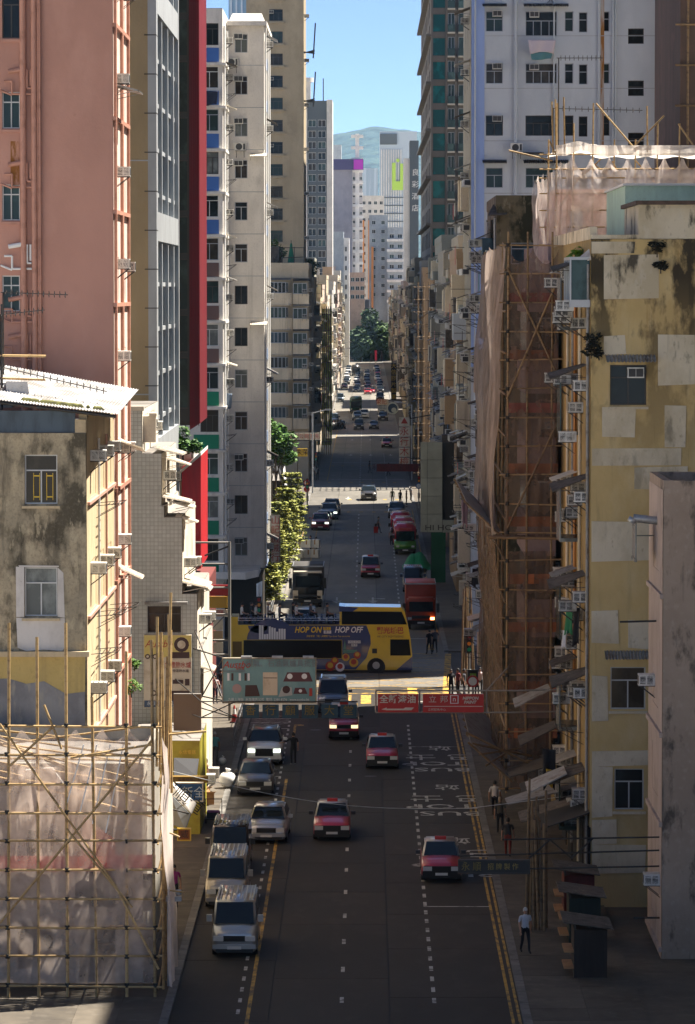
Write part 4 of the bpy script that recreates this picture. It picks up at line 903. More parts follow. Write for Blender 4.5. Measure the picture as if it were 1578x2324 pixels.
# ---- mottled pink-grey building nearest on the right
MOTT = M('mottled_pink_grey', (.40, .31, .24), .9, layers=[((.33, .25, .19), (.3, .3, .3), .42, .6, .8), ((.07, .06, .05), (1.1, 1.1, .5), .55, .66, .85), ((.09, .08, .065), (3, 3, .35), .6, .72, .7), ((.47, .38, .3), (4, 4, 3), .54, .68, .5)], bump=(.4, 5), spec=.15)
MOTT2 = wallpaint('pale_pink_side', (.48, .38, .32), .5)
b = Bld('mottled_building', 'mottled pink grey building with an open roof pit, in front of the yellow building', 'building', 11, 22, 133.7, 140.2, ZZ(1112, 133.7), MOTT)
for k, (y0, y1) in enumerate(((1180, 1290), (1480, 1600), (1690, 1800), (1965, 2080))):
    z = ZZ(y1, 137); h = ZZ(y0, 137)-z
    b.win('W', 136.8, z, 2.6, h, nx=3, tz=.7, fm=ALUB, gm=GLASS[k % 2])
    m = MB(); m.box(10.88, 11.02, 133.7, 140.2, z-.9, z-.72); part('floor_ledge', m, MOTT2, b.o)
b.done(parapet=0)
sk = MB(); bb = Bld.__new__(Bld); bb.__dict__.update(b.__dict__); bb.x0 = 11-.02; bb.face(sk, 'W', .015); part('side_render', sk, MOTT2, b.o)
m = MB(); z = b.z1
m.box(11, 22, 133.7, 134, z, z+.35); m.box(11, 11.3, 134, 140.2, z, z+.35); m.box(11.3, 22, 139.9, 140.2, z, z+.35); part('parapet', m, MOTT, b.o)
RW = 'the side of the mottled building'
ac(b, 'W', 134.6, ZZ(2010, 135), RW); ac(b, 'W', 137.5, ZZ(1560, 137), RW)
m = MB(); m.slab((10.2, 136.8, ZZ(1270, 137)), (10.2, 138.4, ZZ(1270, 137)), (10.2, 138.4, ZZ(1187, 137)), (10.2, 136.8, ZZ(1187, 137)), .05); m.box(10.17, 10.26, 136.75, 138.45, ZZ(1275, 137), ZZ(1268, 137)); m.tube((10.2, 138, ZZ(1220, 137)), (11, 138, ZZ(1220, 137)), .03, k=4); part('open_casement', m, [GLASS[3]], b.o)
t = thing('vent_pipe', 'grey elbow vent pipe on the side of the mottled building', 'pipe', (10.9, 136.5, ZZ(1180, 137))); pole((11, 136.5, ZZ(1180, 137)), (10.1, 136.5, ZZ(1174, 137)), .16, GALV, t, 'pipe_run', 10); pole((10.1, 136.5, ZZ(1174, 137)), (10.0, 136.5, ZZ(1184, 137)), .17, GALV, t, 'pipe_end', 10)
for p_, q_ in (((10.0, 134.4, ZZ(2085, 135)), (11, 134.4, ZZ(2085, 135))), ((9.6, 136.5, ZZ(1410, 137)), (11, 136.5, ZZ(1408, 137)))): pole(p_, q_, .04, STEEL, b.o, 'bracket_bar', base=b.base)
# ---- yellow building with patched paint
YELB = M('yellow_patched', (.62, .46, .21), .85, layers=[((.5, .36, .16), (.25, .25, .2), .42, .6, .8), ((.64, .51, .28), (.8, .8, .4), .52, .68, .6), ((.3, .17, .05), (2.2, 2.2, .1), .58, .74, .6), ((.035, .03, .022), (.8, .8, .38), .465, .56, .95, 17.5, 25.5), ((.05, .04, .025), (1.9, 1.9, .16), .58, .72, .7, 8, 26)], bump=(.3, 6), spec=.15)
CRM = M('cream_patch', (.68, .6, .45), .85, layers=[((.5, .42, .28), (.5, .5, .35), .42, .6, .8), ((.66, .61, .5), (2, 2, 1), .55, .7, .5), ((.05, .045, .035), (1.1, 1.1, .45), .54, .62, .9, 14, 25), ((.14, .11, .075), (2, 2, .15), .6, .74, .5), ((.3, .23, .14), (5, 5, 3), .6, .72, .5)], bump=(.35, 6), spec=.15)
Y = 145.0
b = Bld('yellow_building', 'yellow building with patched cream paint and black mould', 'building', 9, 18, Y, 175, ZZ(543, Y), YELB)
YS = 'the street side of the yellow building'
for x0, x1, y0, y1, gm in ((1385, 1468, 828, 919, GLASS[0]), (1386, 1466, 1514, 1610, GLASS[2]), (1395, 1462, 1745, 1838, GLASS[0]), (1395, 1462, 2190, 2280, GLASS[0])):
    wpx(b, x0, x1, y0, y1, nx=2, tz=.68, fm=[ALU, ALUB, ALU][(y0//500) % 3], gm=gm)
    m = MB(); a = P(x0-4, y1+4, Y); m.box(a.x, P(x1+4, y1, Y).x, Y-.1, Y+.05, a.z-.1, a.z); part('window_sill', m, CRM, b.o)
for i, (x0, x1, y0, y1) in enumerate(((1371, 1496, 577, 679), (1343, 1440, 548, 575), (1371, 1422, 760, 806), (1494, 1580, 760, 875), (1367, 1441, 924, 991), (1509, 1556, 921, 1015), (1344, 1546, 1017, 1057), (1343, 1479, 1185, 1275), (1440, 1560, 1058, 1110), (1343, 1405, 1385, 1459), (1426, 1477, 1410, 1470), (1344, 1381, 1535, 1637), (1344, 1479, 1703, 1740), (1344, 1390, 1741, 1856), (1344, 1464, 1918, 1983), (1344, 1400, 1860, 1917))):
    patch(b, 'repainted_patch', [(x0, y1), (x1, y1+random.uniform(-4, 4)), (x1+random.uniform(-4, 4), y0), (x0, y0+random.uniform(-3, 3))], CRM, Y, .008+.0035*i)
for x0, x1, y in ((1374, 1487, 808), (1372, 1476, 1480)):
    m = MB(); a, c = P(x0, y, Y), P(x1, y, Y); corr(m, (a.x, Y, a.z+.05), (c.x, Y, c.z+.05), (c.x, Y-.75, c.z-.22), (a.x, Y-.75, a.z-.22), 14, .03); part('corrugated_awning', m, TIN, b.o)
ac(b, 'S', P(1446, 0, Y).x, ZZ(857, Y), 'the mouldy camera side of the yellow building', out=-.35, bracket=False)
m = MB(); zt = ZZ(465, Y); m.box(P(1452, 0, Y).x, 17.5, Y+.02, Y+8, b.z1-.01, zt); part('stair_house', m, CRM, b.o)
m = MB(); m.box(P(1444, 0, Y).x, 17.8, Y-.3, Y+8.3, zt, zt+.16); part('stair_roof', m, M('mould_slab', (.12, .08, .06), .9, layers=[((.05, .04, .03), (2, 2, 2), .45, .6, .8)]), b.o)
m = MB(); m.slab(P(1300, 600, 147), P(1342, 590, 145), P(1368, 542, 145.5), P(1332, 578, 149), .05); part('canvas_flap', m, TINW, b.o, fixn=True)
m = MB(); m.box(9.02, 17.9, Y+.01, Y+.25, b.z1, b.z1+.18); m.box(8.95, 9.25, Y+.25, 174.8, b.z1, b.z1+.5); part('parapet', m, CRM, b.o)
for x, y in ((1500, 545), (1513, 560), (1495, 580)):
    pass
leafball('wall_plant', 'flowering weed growing from the top edge of the yellow building', P(1308, 582, 150), .55, 260, .13, M('weed_leaf', (.14, .26, .02), .6, rnd=.1), cat='plant')
# dark mould clumps (ferns) along the cornice
MOULD = M('black_moss', (.018, .02, .012), .95)
for i, (x, y, r_) in enumerate(((1350, 770, .5), (1342, 790, .4), (1492, 560, .4), (1500, 600, .35), (1360, 800, .3))):
    leafball('wall_fern', ['black fern clump', 'small dark fern', 'dark moss tuft', 'hanging moss tuft', 'low dark moss'][i]+' rooted in the yellow building wall', P(x, y, 144.9), r_, 160, .12, MOULD, cat='plant')
# street side of the yellow building: orange panels, tall windows, coolers, boards
ORP = M('orange_render', (.42, .18, .04), .85, layers=[((.36, .15, .03), (.4, .4, .3), .42, .62, .8), ((.1, .06, .03), (1.5, 1.5, .1), .6, .75, .6)])
flz = [ZZ(y, 150) for y in (690, 930, 1175, 1400, 1610, 1840)]
for k, z in enumerate(flz):
    for cy in (147, 152.5, 158, 164, 170): b.win('W', cy, z-1.0, 2.6, 2.0, nx=3, tz=.7, fm=[ALU, ALUB][k % 2], gm=GLASS[[0, 1, 2, 3][(k+int(cy)) % 4]])
    if k < 4:
        for cy in (154.9, 161): m = MB(); m.box(8.9, 9.02, cy-.55, cy+.55, z-3.2, z+1.2); part('orange_panel', m, ORP, b.o)
    ac(b, 'W', 146+.6*(k % 2), z+.9, YS); ac(b, 'W', 149.6+.5*(k % 3), z+.5-.6*(k % 2), YS); ac(b, 'W', 156.5, z+1, YS)
    if k % 2: ac(b, 'W', 162, z+.7, YS); ac(b, 'W', 168, z+.5, YS)
    awning(b, 'W', 146.8+2*(k % 2), z+1.9, 2.4, 1.5, ASBESTOS, .5, -.1); awning(b, 'W', 155, z+1.7, 2.2, 1.1, [TIN, ASBESTOS, TINW][k % 3], .4)
    if k in (0, 3, 4): rack(b, 'W', 150, z-.9, 2.2, 1.1)
    m = MB(); m.box(8.1, 9.02, 151.3, 153.9, z-1.1, z-.95); m.box(8.1, 8.16, 151.3, 153.9, z-.95, z+1.1); part('caged_bay', m, [GLASS[1] if k % 2 else GLASS[3]], b.o)
b.done()
sk = MB(); bb = Bld.__new__(Bld); bb.__dict__.update(b.__dict__); bb.x0 = 9-.015; bb.face(sk, 'W', .01); part('street_render', sk, wallpaint('shaded_ochre', (.34, .24, .1), .9), b.o)  # ochre toned down on the street side, shade put into the colour
for cy in (145.4, 150.8, 155.9, 160): pipe(b, 'W', cy, 1, 26, .07, [CRM, TIN][int(cy) % 2])
# corner bay at the top
m = MB(); z0, z1 = ZZ(680, 146), ZZ(590, 146); m.box(8.15, 9.0, 145.3, 149.5, z0-.3, z0); m.box(8.15, 9, 145.3, 149.5, z1, z1+.12)
for i in range(4): m.box(8.15, 8.22, 145.3+1.38*i, 145.38+1.38*i, z0, z1)
part('bay_frame', m, ALU, b.o); m = MB(); m.box(8.2, 8.95, 145.36, 149.4, z0, z1); part('bay_glass', m, GLASS[1], b.o)
for k in range(3): ac(b, 'W', 146+1.1*k, z0-.45-.25*k, YS, out=.75)
for k, z in enumerate(flz):
    for cy in (147.9, 152, 154.3, 160, 165.5, 172): ac(b, 'W', cy+random.uniform(-.5, .5), z+random.uniform(-1.6, 1.2), YS, out=random.choice((0, 0, .5)))
for i, cy in enumerate((146.5, 150.2, 154, 158, 162.5, 167)):
    m = MB(); pr = 2.2+.4*(i % 3); z = 3.9-.2*(i % 2); m.slab((9, cy-1.8, z), (9, cy+1.7, z), (9-pr, cy+1.8, z-.7-.15*(i % 3)), (9-pr, cy-1.7, z-.75), .05); part('shop_awning', m, [M('awning_soot', (.03, .028, .025), .8), ASBESTOS, TIN][i % 3], b.o, fixn=True)
    m = MB(); m.box(8.93, 9.04, cy-1.6, cy+1.6, .13, 3.3); part('shop_opening', m, VOID, b.o)
for i, cy in enumerate((148, 155.5, 161)): m = MB(); m.slab((9-.8, cy-1.2, 5.2+i), (9-.8, cy+1.2, 5.2+i), (9-2.4, cy+1.3, 4.5+i), (9-2.4, cy-1.3, 4.4+i), .05); part('sheet_canopy', m, [TIN, ASBESTOS][i % 2], b.o, fixn=True)
# green tarpaulin and clothes
cloth('washing', P(1283, 1370, 149), P(1303, 1375, 148), 1.2, M('washing_green', (.02, .16, .07), .9), 'green shirt hung below coolers on the yellow building'); cloth('washing', P(1300, 1378, 148), P(1318, 1380, 147.5), 1.5, M('washing_black', (.015, .015, .018), .9), 'black trousers hung below coolers on the yellow building'); cloth('washing', P(1277, 1430, 149), P(1288, 1432, 148.6), .7, M('washing_white', (.6, .6, .62), .9), 'white vest hung below the green shirt')
cloth('washing', P(1232, 1700, 151), P(1262, 1702, 151), 1.6, M('washing_black', (.015, .015, .018), .9), 'black clothes hung low beside the scaffold foot'); cloth('washing', P(1240, 1745, 150.8), P(1256, 1748, 150.8), .7, M('washing_yellow', (.6, .42, .04), .9), 'yellow cloth hung low beside the scaffold foot')
# mint roof house behind
MINT = wallpaint('mint_render', (.5, .66, .54), .2); SALM = wallpaint('salmon_roof_wall', (.55, .33, .22), .25)
b2 = Bld('mint_roof_house', 'pale mint roof house behind the yellow building', 'roof house', P(1421, 0, 162).x, 21, 162, 174.5, ZZ(422, 162), MINT, z0=ZZ(546, 145)); b2.done()
m = MB(); m.box(b2.x0+1.0, 21, 161.9, 162.02, b2.z0, ZZ(462, 162)); part('lower_panel', m, wallpaint('mint_dark', (.32, .5, .38), .2), b2.o); m = MB(); m.box(b2.x0-.1, 21, 161.8, 174.6, b2.z1, b2.z1+.1); part('coping', m, WHITE, b2.o)
# ---- netted scaffold and the house behind it
NETM = bpy.data.materials.new('debris_net'); NETM.use_nodes = True
netmat(NETM, (.26, .185, .135), .62)
NETP = netmat(bpy.data.materials.new('debris_net_pale') if False else (lambda q: (setattr(q, 'use_nodes', True), q)[1])(bpy.data.materials.new('debris_net_pale')), (.9, .8, .74), .52)
def netsheet(t, p00, p10, p11, p01, out, nu=28, nv=28, amp=.14, scallop=0, mat=None, name='net', ns=4, seed=0):
    "hanging net: p00-p10 top edge, p01-p11 bottom edge; folds bulge along out"
    p00, p10, p11, p01, out = map(Vector, (p00, p10, p11, p01, out)); rr = random.Random(seed); ph = [rr.uniform(0, 6) for _ in range(6)]
    def fn(u, v):
        q = p00.lerp(p10, u).lerp(p01.lerp(p11, u), v)
        sc = abs(math.sin(u*math.pi*ns)); q.z -= scallop*(sc**.7)*max(0, 1-v*2.5)
        d = math.sin(u*23+ph[0]+2*math.sin(v*3+ph[1]))*.5 + math.sin(u*51+ph[2]+v*4)*.3 + math.sin(v*13+ph[3]+u*5)*.35 + .5*math.sin(u*9+v*6+ph[4])
        return q + out*amp*(d+.6)
    m = MB(); m.grid(fn, nu, nv); return part(name, m, mat or NETM, t, smooth=True)
NETW = netmat((lambda q: (setattr(q, 'use_nodes', True), q)[1])(bpy.data.materials.new('street_side_net')), (.5, .41, .36), .6)
MAUVE = wallpaint('mauve_render', (.36, .27, .27), .5)
b = Bld('scaffolded_house', 'mauve house wrapped in bamboo scaffold and brown netting', 'building', 8.85, 18, 175.6, 202.5, 26.4, MAUVE)
for k in range(6):
    for cy in (178, 183, 188, 194): b.win('W', cy, 4.5+3.6*k, 2.4, 1.9, nx=3)
b.done(parapet=.8)
t = thing('netted_scaffold', 'tall bamboo scaffold with brown debris netting and orange bands over the pavement', 'scaffold', (7.6, 165, 2.2))
Y0, Y1, xa, xb_ = 165.0, 196.0, 6.4, 8.75
zt, zd, zb = ZZ(556, Y0), ZZ(1222, Y0), ZZ(1795, Y0)
# house front set back inside the scaffold
m = MB(); 
for k in range(6):
    z = 3.2+3.75*k; m.box(7.3, 8.72, 166.2, 175.2, z+2.0, z+3.75, 0); m.box(7.45, 8.72, 166.5, 175.2, z-.0, z+2.0, 1)
    for i in range(3): m.box(7.38+.42*i, 7.48+.42*i, 166.3, 166.55, z, z+2.0, 2)
hf = Bld.__new__(Bld)
o = part('enclosed_bays', m, [MAUVE, GLASS[2], ALUB], b.o)
for xe, ye in ((1152, 560), (1196, 560), (1252, 560)):
    x = P(xe, ye, Y0).x
    pole((x, Y0, zb-.2), (x+.05, Y0, zt+.6), .05, BAMBOOM, t)
for i in range(20):
    z = zb+(zt-zb)*i/19; pole((xa-.35, Y0-.06, z), (xb_+.2, Y0-.06, z+random.uniform(-.08, .08)), .035, BAMBOOM, t)
    new('lashing', _cyl.setdefault(('lash', 6), (lambda q: (q.tube((0, 0, -.5), (0, 0, .5), 1, k=6), q.mesh('lashing', LACE))[1])(MB())), t, Vector((xa+.03, Y0-.05, z))-t.location, scale=(.1, .1, .16))
for cy in (170, 175, 180, 185, 190, 196): pole((xa, cy, zb), (xa, cy, zt), .06, BAMBOOM, t)
for i in range(13): pole((xa-.06, Y0, zb+1.9*i+1), (xa-.06, Y1, zb+1.9*i+1), .05, BAMBOOM, t)
pole((xa, Y0-.1, 20), (xb_, Y0-.1, 25.5), .05, BAMBOOM, t); pole((xa, Y0-.1, 26), (xb_, Y0-.1, 21), .05, BAMBOOM, t); pole((xa, Y0-.1, 14), (xb_, Y0-.1, 19), .05, BAMBOOD, t)
netsheet(t, (xa, Y0+.05, zt), (xb_, Y0+.05, zt-.2), (xb_, Y0+.05, zd), (xa-.1, Y0+.05, zd), (0, -1, 0), 30, 40, .1, .7, ns=2)
netsheet(t, (xa, Y0+.1, zd-.6), (xb_-.2, Y0+.1, zd-.6), (xb_-.2, Y0+.1, zb), (xa+.2, Y0+.1, zb), (0, -1, 0), 30, 30, .12, 0, seed=2)
netsheet(t, (xa-.05, Y0, zt+.2), (xa-.05, Y1, zt), (xa-.5, Y1, zd), (xa-.5, Y0, zd), (-1, 0, 0), 30, 40, .2, .3, mat=NETW, seed=3); netsheet(t, (xa-.3, Y0, zd-.3), (xa-.3, Y1, zd-.3), (xa+.1, Y1, zb), (xa+.1, Y0, zb), (-1, 0, 0), 30, 30, .2, 0, seed=4)
OB = M('orange_band_net', (.5, .17, .06), .85, layers=[((.38, .12, .05), (1, 1, 1), .45, .62, .7)]); RB = M('red_band_net', (.46, .1, .08), .85)
for k, y in enumerate((675, 805, 925, 1063, 1184, 1315, 1425, 1560, 1668)):
    m = MB(); z = ZZ(y, Y0); m.grid(lambda u, v: (xa+.1+(xb_-xa-.1)*u, Y0+.16+.05*math.sin(u*14+k), z+.22-.46*v), 16, 2); part('safety_band', m, RB if k in (0, 2) else OB, t)
m = MB()
for i in range(9): m.tube((xa-.7, Y0-.25+.0*i, zd-.05*i), (xb_+.1, Y0-.2, zd-.05*i), .05, k=5)
for i in range(6): pole((xa-.8, Y0-.3+.25*i, zd+.05), (xb_+.1, Y0-.3+.25*i, zd), .06, BAMBOOD, t, 'deck_pole')
# sloping catch fans: one mid height, one above the pavement
def fan(t, pa, pb, pc, pd, n, mat, sheet_mat):
    pa, pb, pc, pd = map(Vector, (pa, pb, pc, pd))
    for i in range(n): pole(pa.lerp(pd, i/(n-1)), pb.lerp(pc, i/(n-1)), .05, mat, t, 'fan_pole')
    for v in (.15, .5, .85): pole(pa.lerp(pb, v), pd.lerp(pc, v), .05, mat, t, 'fan_pole')
    m = MB(); dz = Vector((0, 0, .07)); m.slab(pa.lerp(pb, .05)+dz, pd.lerp(pc, .05)+dz, pd.lerp(pc, .95)+dz, pa.lerp(pb, .95)+dz, .02); part('fan_sheet', m, sheet_mat, t, fixn=True)
fan(t, (xa, 167, zd-.2), (xa-1.9, 167, zd+1.6), (xa-1.9, 186, zd+1.6), (xa, 186, zd-.2), 7, BAMBOOD, TIN)
fan(t, (xa+.2, 163, zb+.6), (4.6, 163, zb+2.4), (4.6, 184, zb+2.4), (xa+.2, 184, zb+.6), 8, BAMBOOD, TIN)
for i in range(4): pole((4.5+.3*i, 162.5, zb+2.9-.5*i), (xa+1.2, 164+i, zb+1.2+.3*i), .05, BAMBOOM, t, 'fan_pole')
# ---- rooftop net scaffold behind (pink wall inside)
PKW = wallpaint('pink_roof_wall', (.6, .36, .28), .3)
b = Bld('pink_roof_block', 'pink roof block wrapped in pale netting', 'roof house', P(1262, 0, 183).x, 20, 183, 200, ZZ(430, 183), PKW, z0=26.3); b.done()
b.o['label'] = 'pink roof block standing inside the pale rooftop netting'
t = thing('rooftop_scaffold', 'rooftop bamboo scaffold draped with pale netting under a white sheet', 'scaffold', (12, 180, 26.5))
Yq = 180.0; xs = [P(x, 400, Yq).x for x in (1243, 1262, 1300, 1344, 1392, 1440, 1490, 1540, 1590)]
zt = ZZ(345, Yq)
for i, x in enumerate(xs):
    pole((x, Yq, 26), (x+.06, Yq, zt+random.choice((.6, 2.4, 1.4))), .04, BAMBOO, t)
for y in (352, 385, 405, 440, 478, 516, 556): pole((xs[0]-.4, Yq-.06, ZZ(y, Yq)), (xs[-1], Yq-.06, ZZ(y, Yq)+.03), .035, BAMBOO, t)
for x0, y0, x1, y1 in ((1262, 375, 1310, 410), (1300, 420, 1365, 360), (1345, 370, 1440, 440), (1270, 470, 1330, 380), (1390, 365, 1420, 420), (1255, 520, 1340, 440), (1440, 360, 1500, 430)): pole(P(x0, y0, Yq+.2), P(x1, y1, Yq+.2), .035, BAMBOO, t)
for x0, y0, x1, y1 in ((1353, 234, 1442, 338), (1442, 330, 1508, 262), (1155, 341, 1254, 364), (1540, 280, 1578, 335), (1253, 230, 1256, 350), (1261, 225, 1263, 350), (1280, 220, 1282, 345), (1469, 240, 1470, 345), (1248, 320, 1262, 350)): pole(P(x0, y0, Yq-.1), P(x1, y1, Yq-.1), .042, BAMBOO, t)
netsheet(t, (xs[0], Yq-.1, zt-.9), (xs[2], Yq-.1, zt-.1), (xs[2], Yq-.1, 26), (xs[0]-.1, Yq-.1, 26), (0, -1, 0), 24, 40, .16, .3, mat=NETP, seed=5, ns=2)
netsheet(t, (xs[2], Yq-.1, zt-.15), (xs[-1], Yq-.1, zt-.1), (xs[-1], Yq-.1, 26.3), (xs[2], Yq-.1, 26.3), (0, -1, 0), 60, 40, .14, .8, mat=NETP, seed=6, ns=7)
netsheet(t, (xs[0], Yq-.1, zt-1), (xs[0], Yq+12, zt-1), (xs[0], Yq+12, 26), (xs[0], Yq-.1, 26), (-1, 0, 0), 20, 30, .15, .4, mat=NETP, seed=7)
m = MB(); m.grid(lambda u, v: (xs[1]+(xs[-1]+3-xs[1])*u, Yq+.2+9*v, zt+.12+.25*math.exp(-((u-.15)/.08)**2)+.06*math.sin(u*40)-.1*v), 40, 4); SHEETM = netmat((lambda q: (setattr(q, 'use_nodes', True), q)[1])(bpy.data.materials.new('sheet_white')), (.92, .86, .78), .86); part('white_sheet', m, SHEETM, t, fixn=True); m = MB(); m.grid(lambda u, v: (xs[1]+(xs[-1]-xs[1])*u, Yq-.22+.04*math.sin(u*50), zt+.3+.2*math.exp(-((u-.15)/.08)**2)-(.5+.08*math.sin(u*23))*v), 50, 2); part('sheet_edge', m, SHEETM, t)
m = MB(); m.grid(lambda u, v: P(1290+30*u+5*math.sin(v*4), 475+60*v+4*math.sin(u*5), Yq+.35), 10, 12); part('bundled_net', m, M('net_bundle', (.6, .56, .53), .9), t)
aerial(P(1268, 340, 182), 2.2, 10, 'rooftop aerial on a tall mast above the pale netting', 0, 4.6); aerial(P(1256, 345, 183), 4.5, 14, 'long rooftop aerial pointing right above the white sheet', -.1, 2.2)
# ---- mossy house on the near corner of the crossing
MOSSY = M('mossy_render', (.2, .16, .095), .9, layers=[((.12, .1, .06), (.4, .4, .3), .42, .6, .9), ((.035, .035, .018), (.9, .9, .6), .47, .58, .95), ((.33, .28, .19), (2, 2, .8), .58, .66, .7)], bump=(.4, 4))
Y = 203.0
b = Bld('mossy_house', 'mossy blackened tenement crowded with coolers and washing on the crossing corner', 'building', 7.3, 17.5, Y, 219.0, ZZ(468, Y), MOSSY)
MS = 'the crowded side of the mossy tenement'
random.seed(44)
for k in range(8):
    z = 3.6+3.2*k
    for cy in (205.5, 209.8, 214, 217.5): b.win('W', cy, z, 2.4, 1.7, nx=3, fm=[ALU, ALUB][k % 2])
    m = MB(); m.box(6.55, 7.32, 203.2+2*(k % 2), 206.4, z-.2, z+1.9); part('caged_bay', m, [[GLASS[1], PALS[5], PALS[1], GLASS[4]][k % 4]], b.o)
    m = MB(); m.box(6.75, 7.32, 210, 213+(k % 3), z-.3, z+.9); part('balcony', m, [PALS[(k*3) % 8]], b.o)
    for cy in (203.8, 207.3+k % 2, 213.6, 217.5): ac(b, 'W', cy, z+.4+random.uniform(0, 1.1), MS, out=random.choice((0, .5, .8)))
    awning(b, 'W', 205+random.uniform(0, 3), z+2.3, 2.6, random.uniform(1.0, 1.7), random.choice((ASBESTOS, TIN)), .45); awning(b, 'W', 214, z+2.2, 2.6, 1.3, random.choice((ASBESTOS, TIN, TINW)), .4)
    rack(b, 'W', 209, z+.1, 2.6, 1.5); rack(b, 'W', 217, z+.3, 2.2, 1.4)
clutter(b, 'W', [3.2+3.2*k for k in range(8)], 203.3, 218.5, 1.2)
for cy in (203.3, 208.5, 212, 216): pipe(b, 'W', cy, .5, 29, .07, random.choice((TIN, GALV, STEEL)))
b.win('S', 8.9, 26.4, 1.6, 1.2); b.done(parapet=.6)
m = MB(); m.slab(P(1108, 490, 202.5), P(1150, 488, 202.5), P(1160, 468, 206), P(1120, 466, 206), .06); part('roof_flap', m, ASBESTOS, b.o, fixn=True)
for i, (x, y, h, c, nm) in enumerate(((1110, 880, 3.6, CLOTH[6], 'long salmon sheet hung from a pole on the mossy tenement'), (1096, 850, 1.6, CLOTH[0], 'grey shirt hung beside the salmon sheet'), (1122, 890, 2.8, CLOTH[3], 'pale towel hung behind the salmon sheet'), (1054, 1135, 1.5, M('washing_rose', (.5, .33, .36), .9), 'rose shirt hung out above the pavement at the crossing'), (1078, 1290, 1.0, CLOTH[5], 'dark washing on the lower racks of the mossy tenement'))):
    Yc = 204 if x > 1090 else 208; cloth('washing', P(x-6, y, Yc), P(x+7, y, Yc+.4), h, c, nm)
# ---- pale blue block across the crossing
PBL = M('pale_blue_render', (.56, .60, .63), .8, layers=[((.48, .52, .55), (.2, .2, .15), .42, .62, .8), ((.62, .65, .67), (1, 1, .4), .52, .7, .5), ((.2, .2, .2), (1.5, 1.5, .06), .62, .78, .6), ((.3, .29, .28), (.9, .9, .8), .66, .76, .6)], bump=(.15, 7)); LAV = M('lavender_strip', (.34, .46, .76), .8, layers=[((.29, .4, .68), (.4, .4, .2), .42, .62, .8)])
Y = 252.0
b = Bld('pale_blue_block', 'tall pale blue apartment block with laundry and rust streaked pipes', 'building', P(1070, 400, Y).x, P(1503, 400, Y).x, Y, 272, 52, PBL)
BL = 'the pale blue block'
for r_ in range(-1, 5):
    y = 25 + 118.3*r_
    if r_ == 4: y = 498
    for x0, x1, nx, dy in ((1103, 1142, 2, 0), (1193, 1265, 4, 0), (1282, 1302, 1, 0), (1314, 1334, 1, 2), (1364, 1384, 1, 0)):
        dk = r_ == 2
        wpx(b, x0, x1, y+dy, y+dy+(46 if x1-x0 < 50 or r_ != 0 else 57), nx=nx, tz=.62, fm=ALUB if dk else ALU, gm=GLASS[0] if dk else random.choice(GLASS[:3]))
    wpx(b, 1426, 1462, y+39, y+74, nx=1, tz=.6, fm=ALUB, gm=GLASS[0])
    if r_ in (0, 1, 2): ac(b, 'S', P(1129, 0, Y).x, ZZ(y+16, Y), BL, out=-.3, bracket=False)
    if r_ in (0, 1): ac(b, 'S', P(1213, 0, Y).x, ZZ(y+18, Y), BL, out=-.3, bracket=False)
    m = MB(); z = ZZ(y+60, Y); m.box(b.x0+.9, b.x1, Y-.012, Y+.01, z, z+.05); part('render_joint', m, FRAMEM, b.o)
    if r_ in (0, 3):
        for x0, x1 in ((1095, 1150), (1188, 1290)): 
            m = MB(); a, c = P(x0, y-14, Y), P(x1, y-14, Y); corr(m, (a.x, Y, a.z+.1), (c.x, Y, c.z+.1), (c.x, Y-.8, c.z-.15), (a.x, Y-.8, a.z-.15), 20, .04); part('corrugated_awning', m, ASBESTOS, b.o)
    for cy in (255, 260, 266): b.win('W', cy, ZZ(y+46, Y), 2.2, 1.6, nx=2)
    awning(b, 'W', 255, ZZ(y-10, Y), 2.4, 1.1, [ASBESTOS, TIN][r_ % 2], .4); ac(b, 'W', 257, ZZ(y+20, Y), BL)
for k in range(7):
    z = 2.6+3.3*k
    for cy in (255, 260, 266): b.win('W', cy, z, 2.2, 1.6, nx=2)
    ac(b, 'W', 257.4, z+.9, BL); awning(b, 'W', 260, z+2.2, 2.6, 1.2, random.choice((ASBESTOS, TIN, TINW)), .4); rack(b, 'W', 254.5, z, 2, 1.2)
b.done()
sk = MB(); bb = Bld.__new__(Bld); bb.__dict__.update(b.__dict__); bb.x0 = b.x0-.02; bb.face(sk, 'W', .015); part('street_render', sk, DARKS[1], b.o); clutter(b, 'W', [3+3.1*k for k in range(10)], 252.5, 271.5, 1.3)  # street side skinned in the shade toned render
m = MB(); m.box(b.x0, P(1100, 0, Y).x, Y-.06, Y+.01, ZZ(835, Y), 52); part('lavender_pier', m, LAV, b.o)
for x, r_, mt in ((1079, .06, PBL), (1171, .11, PBL), (1258, .06, PBL), (1360, .08, PBL), (1392, .07, PBL), (1398, .06, PBL)): pipe(b, 'S', P(x, 0, Y).x, 6, 52, r_, mt, .14)
m = MB(); m.box(P(1364, 0, Y).x, P(1372, 0, Y).x, Y-.008, Y+.01, ZZ(330, Y), ZZ(-20, Y)); part('rust_streak', m, M('rust_on_blue', (.34, .15, .03), .9, layers=[((.5, .46, .42), (2.5, 2.5, .3), .44, .58, .95)]), b.o)
q = Bld('wall', '', '', P(1503, 0, 256).x, P(1536, 0, 256).x, 256, 272, 52, PBL, parent=b.o)
for r_ in range(-1, 4): wpx(q, 1505, 1512, 40+118*r_, 110+118*r_, nx=1, tz=.5, fm=ALU, gm=GLASS[0])
pipe(q, 'S', P(1517, 0, 256).x, 6, 52, .14, PBL, .2); q.done()
m = MB(); m.box(P(1186, 0, Y).x, P(1234, 0, Y).x, Y-1.2, Y-.0, ZZ(352, Y), ZZ(348, Y)); part('cooler_shelf', m, STEEL, b.o)
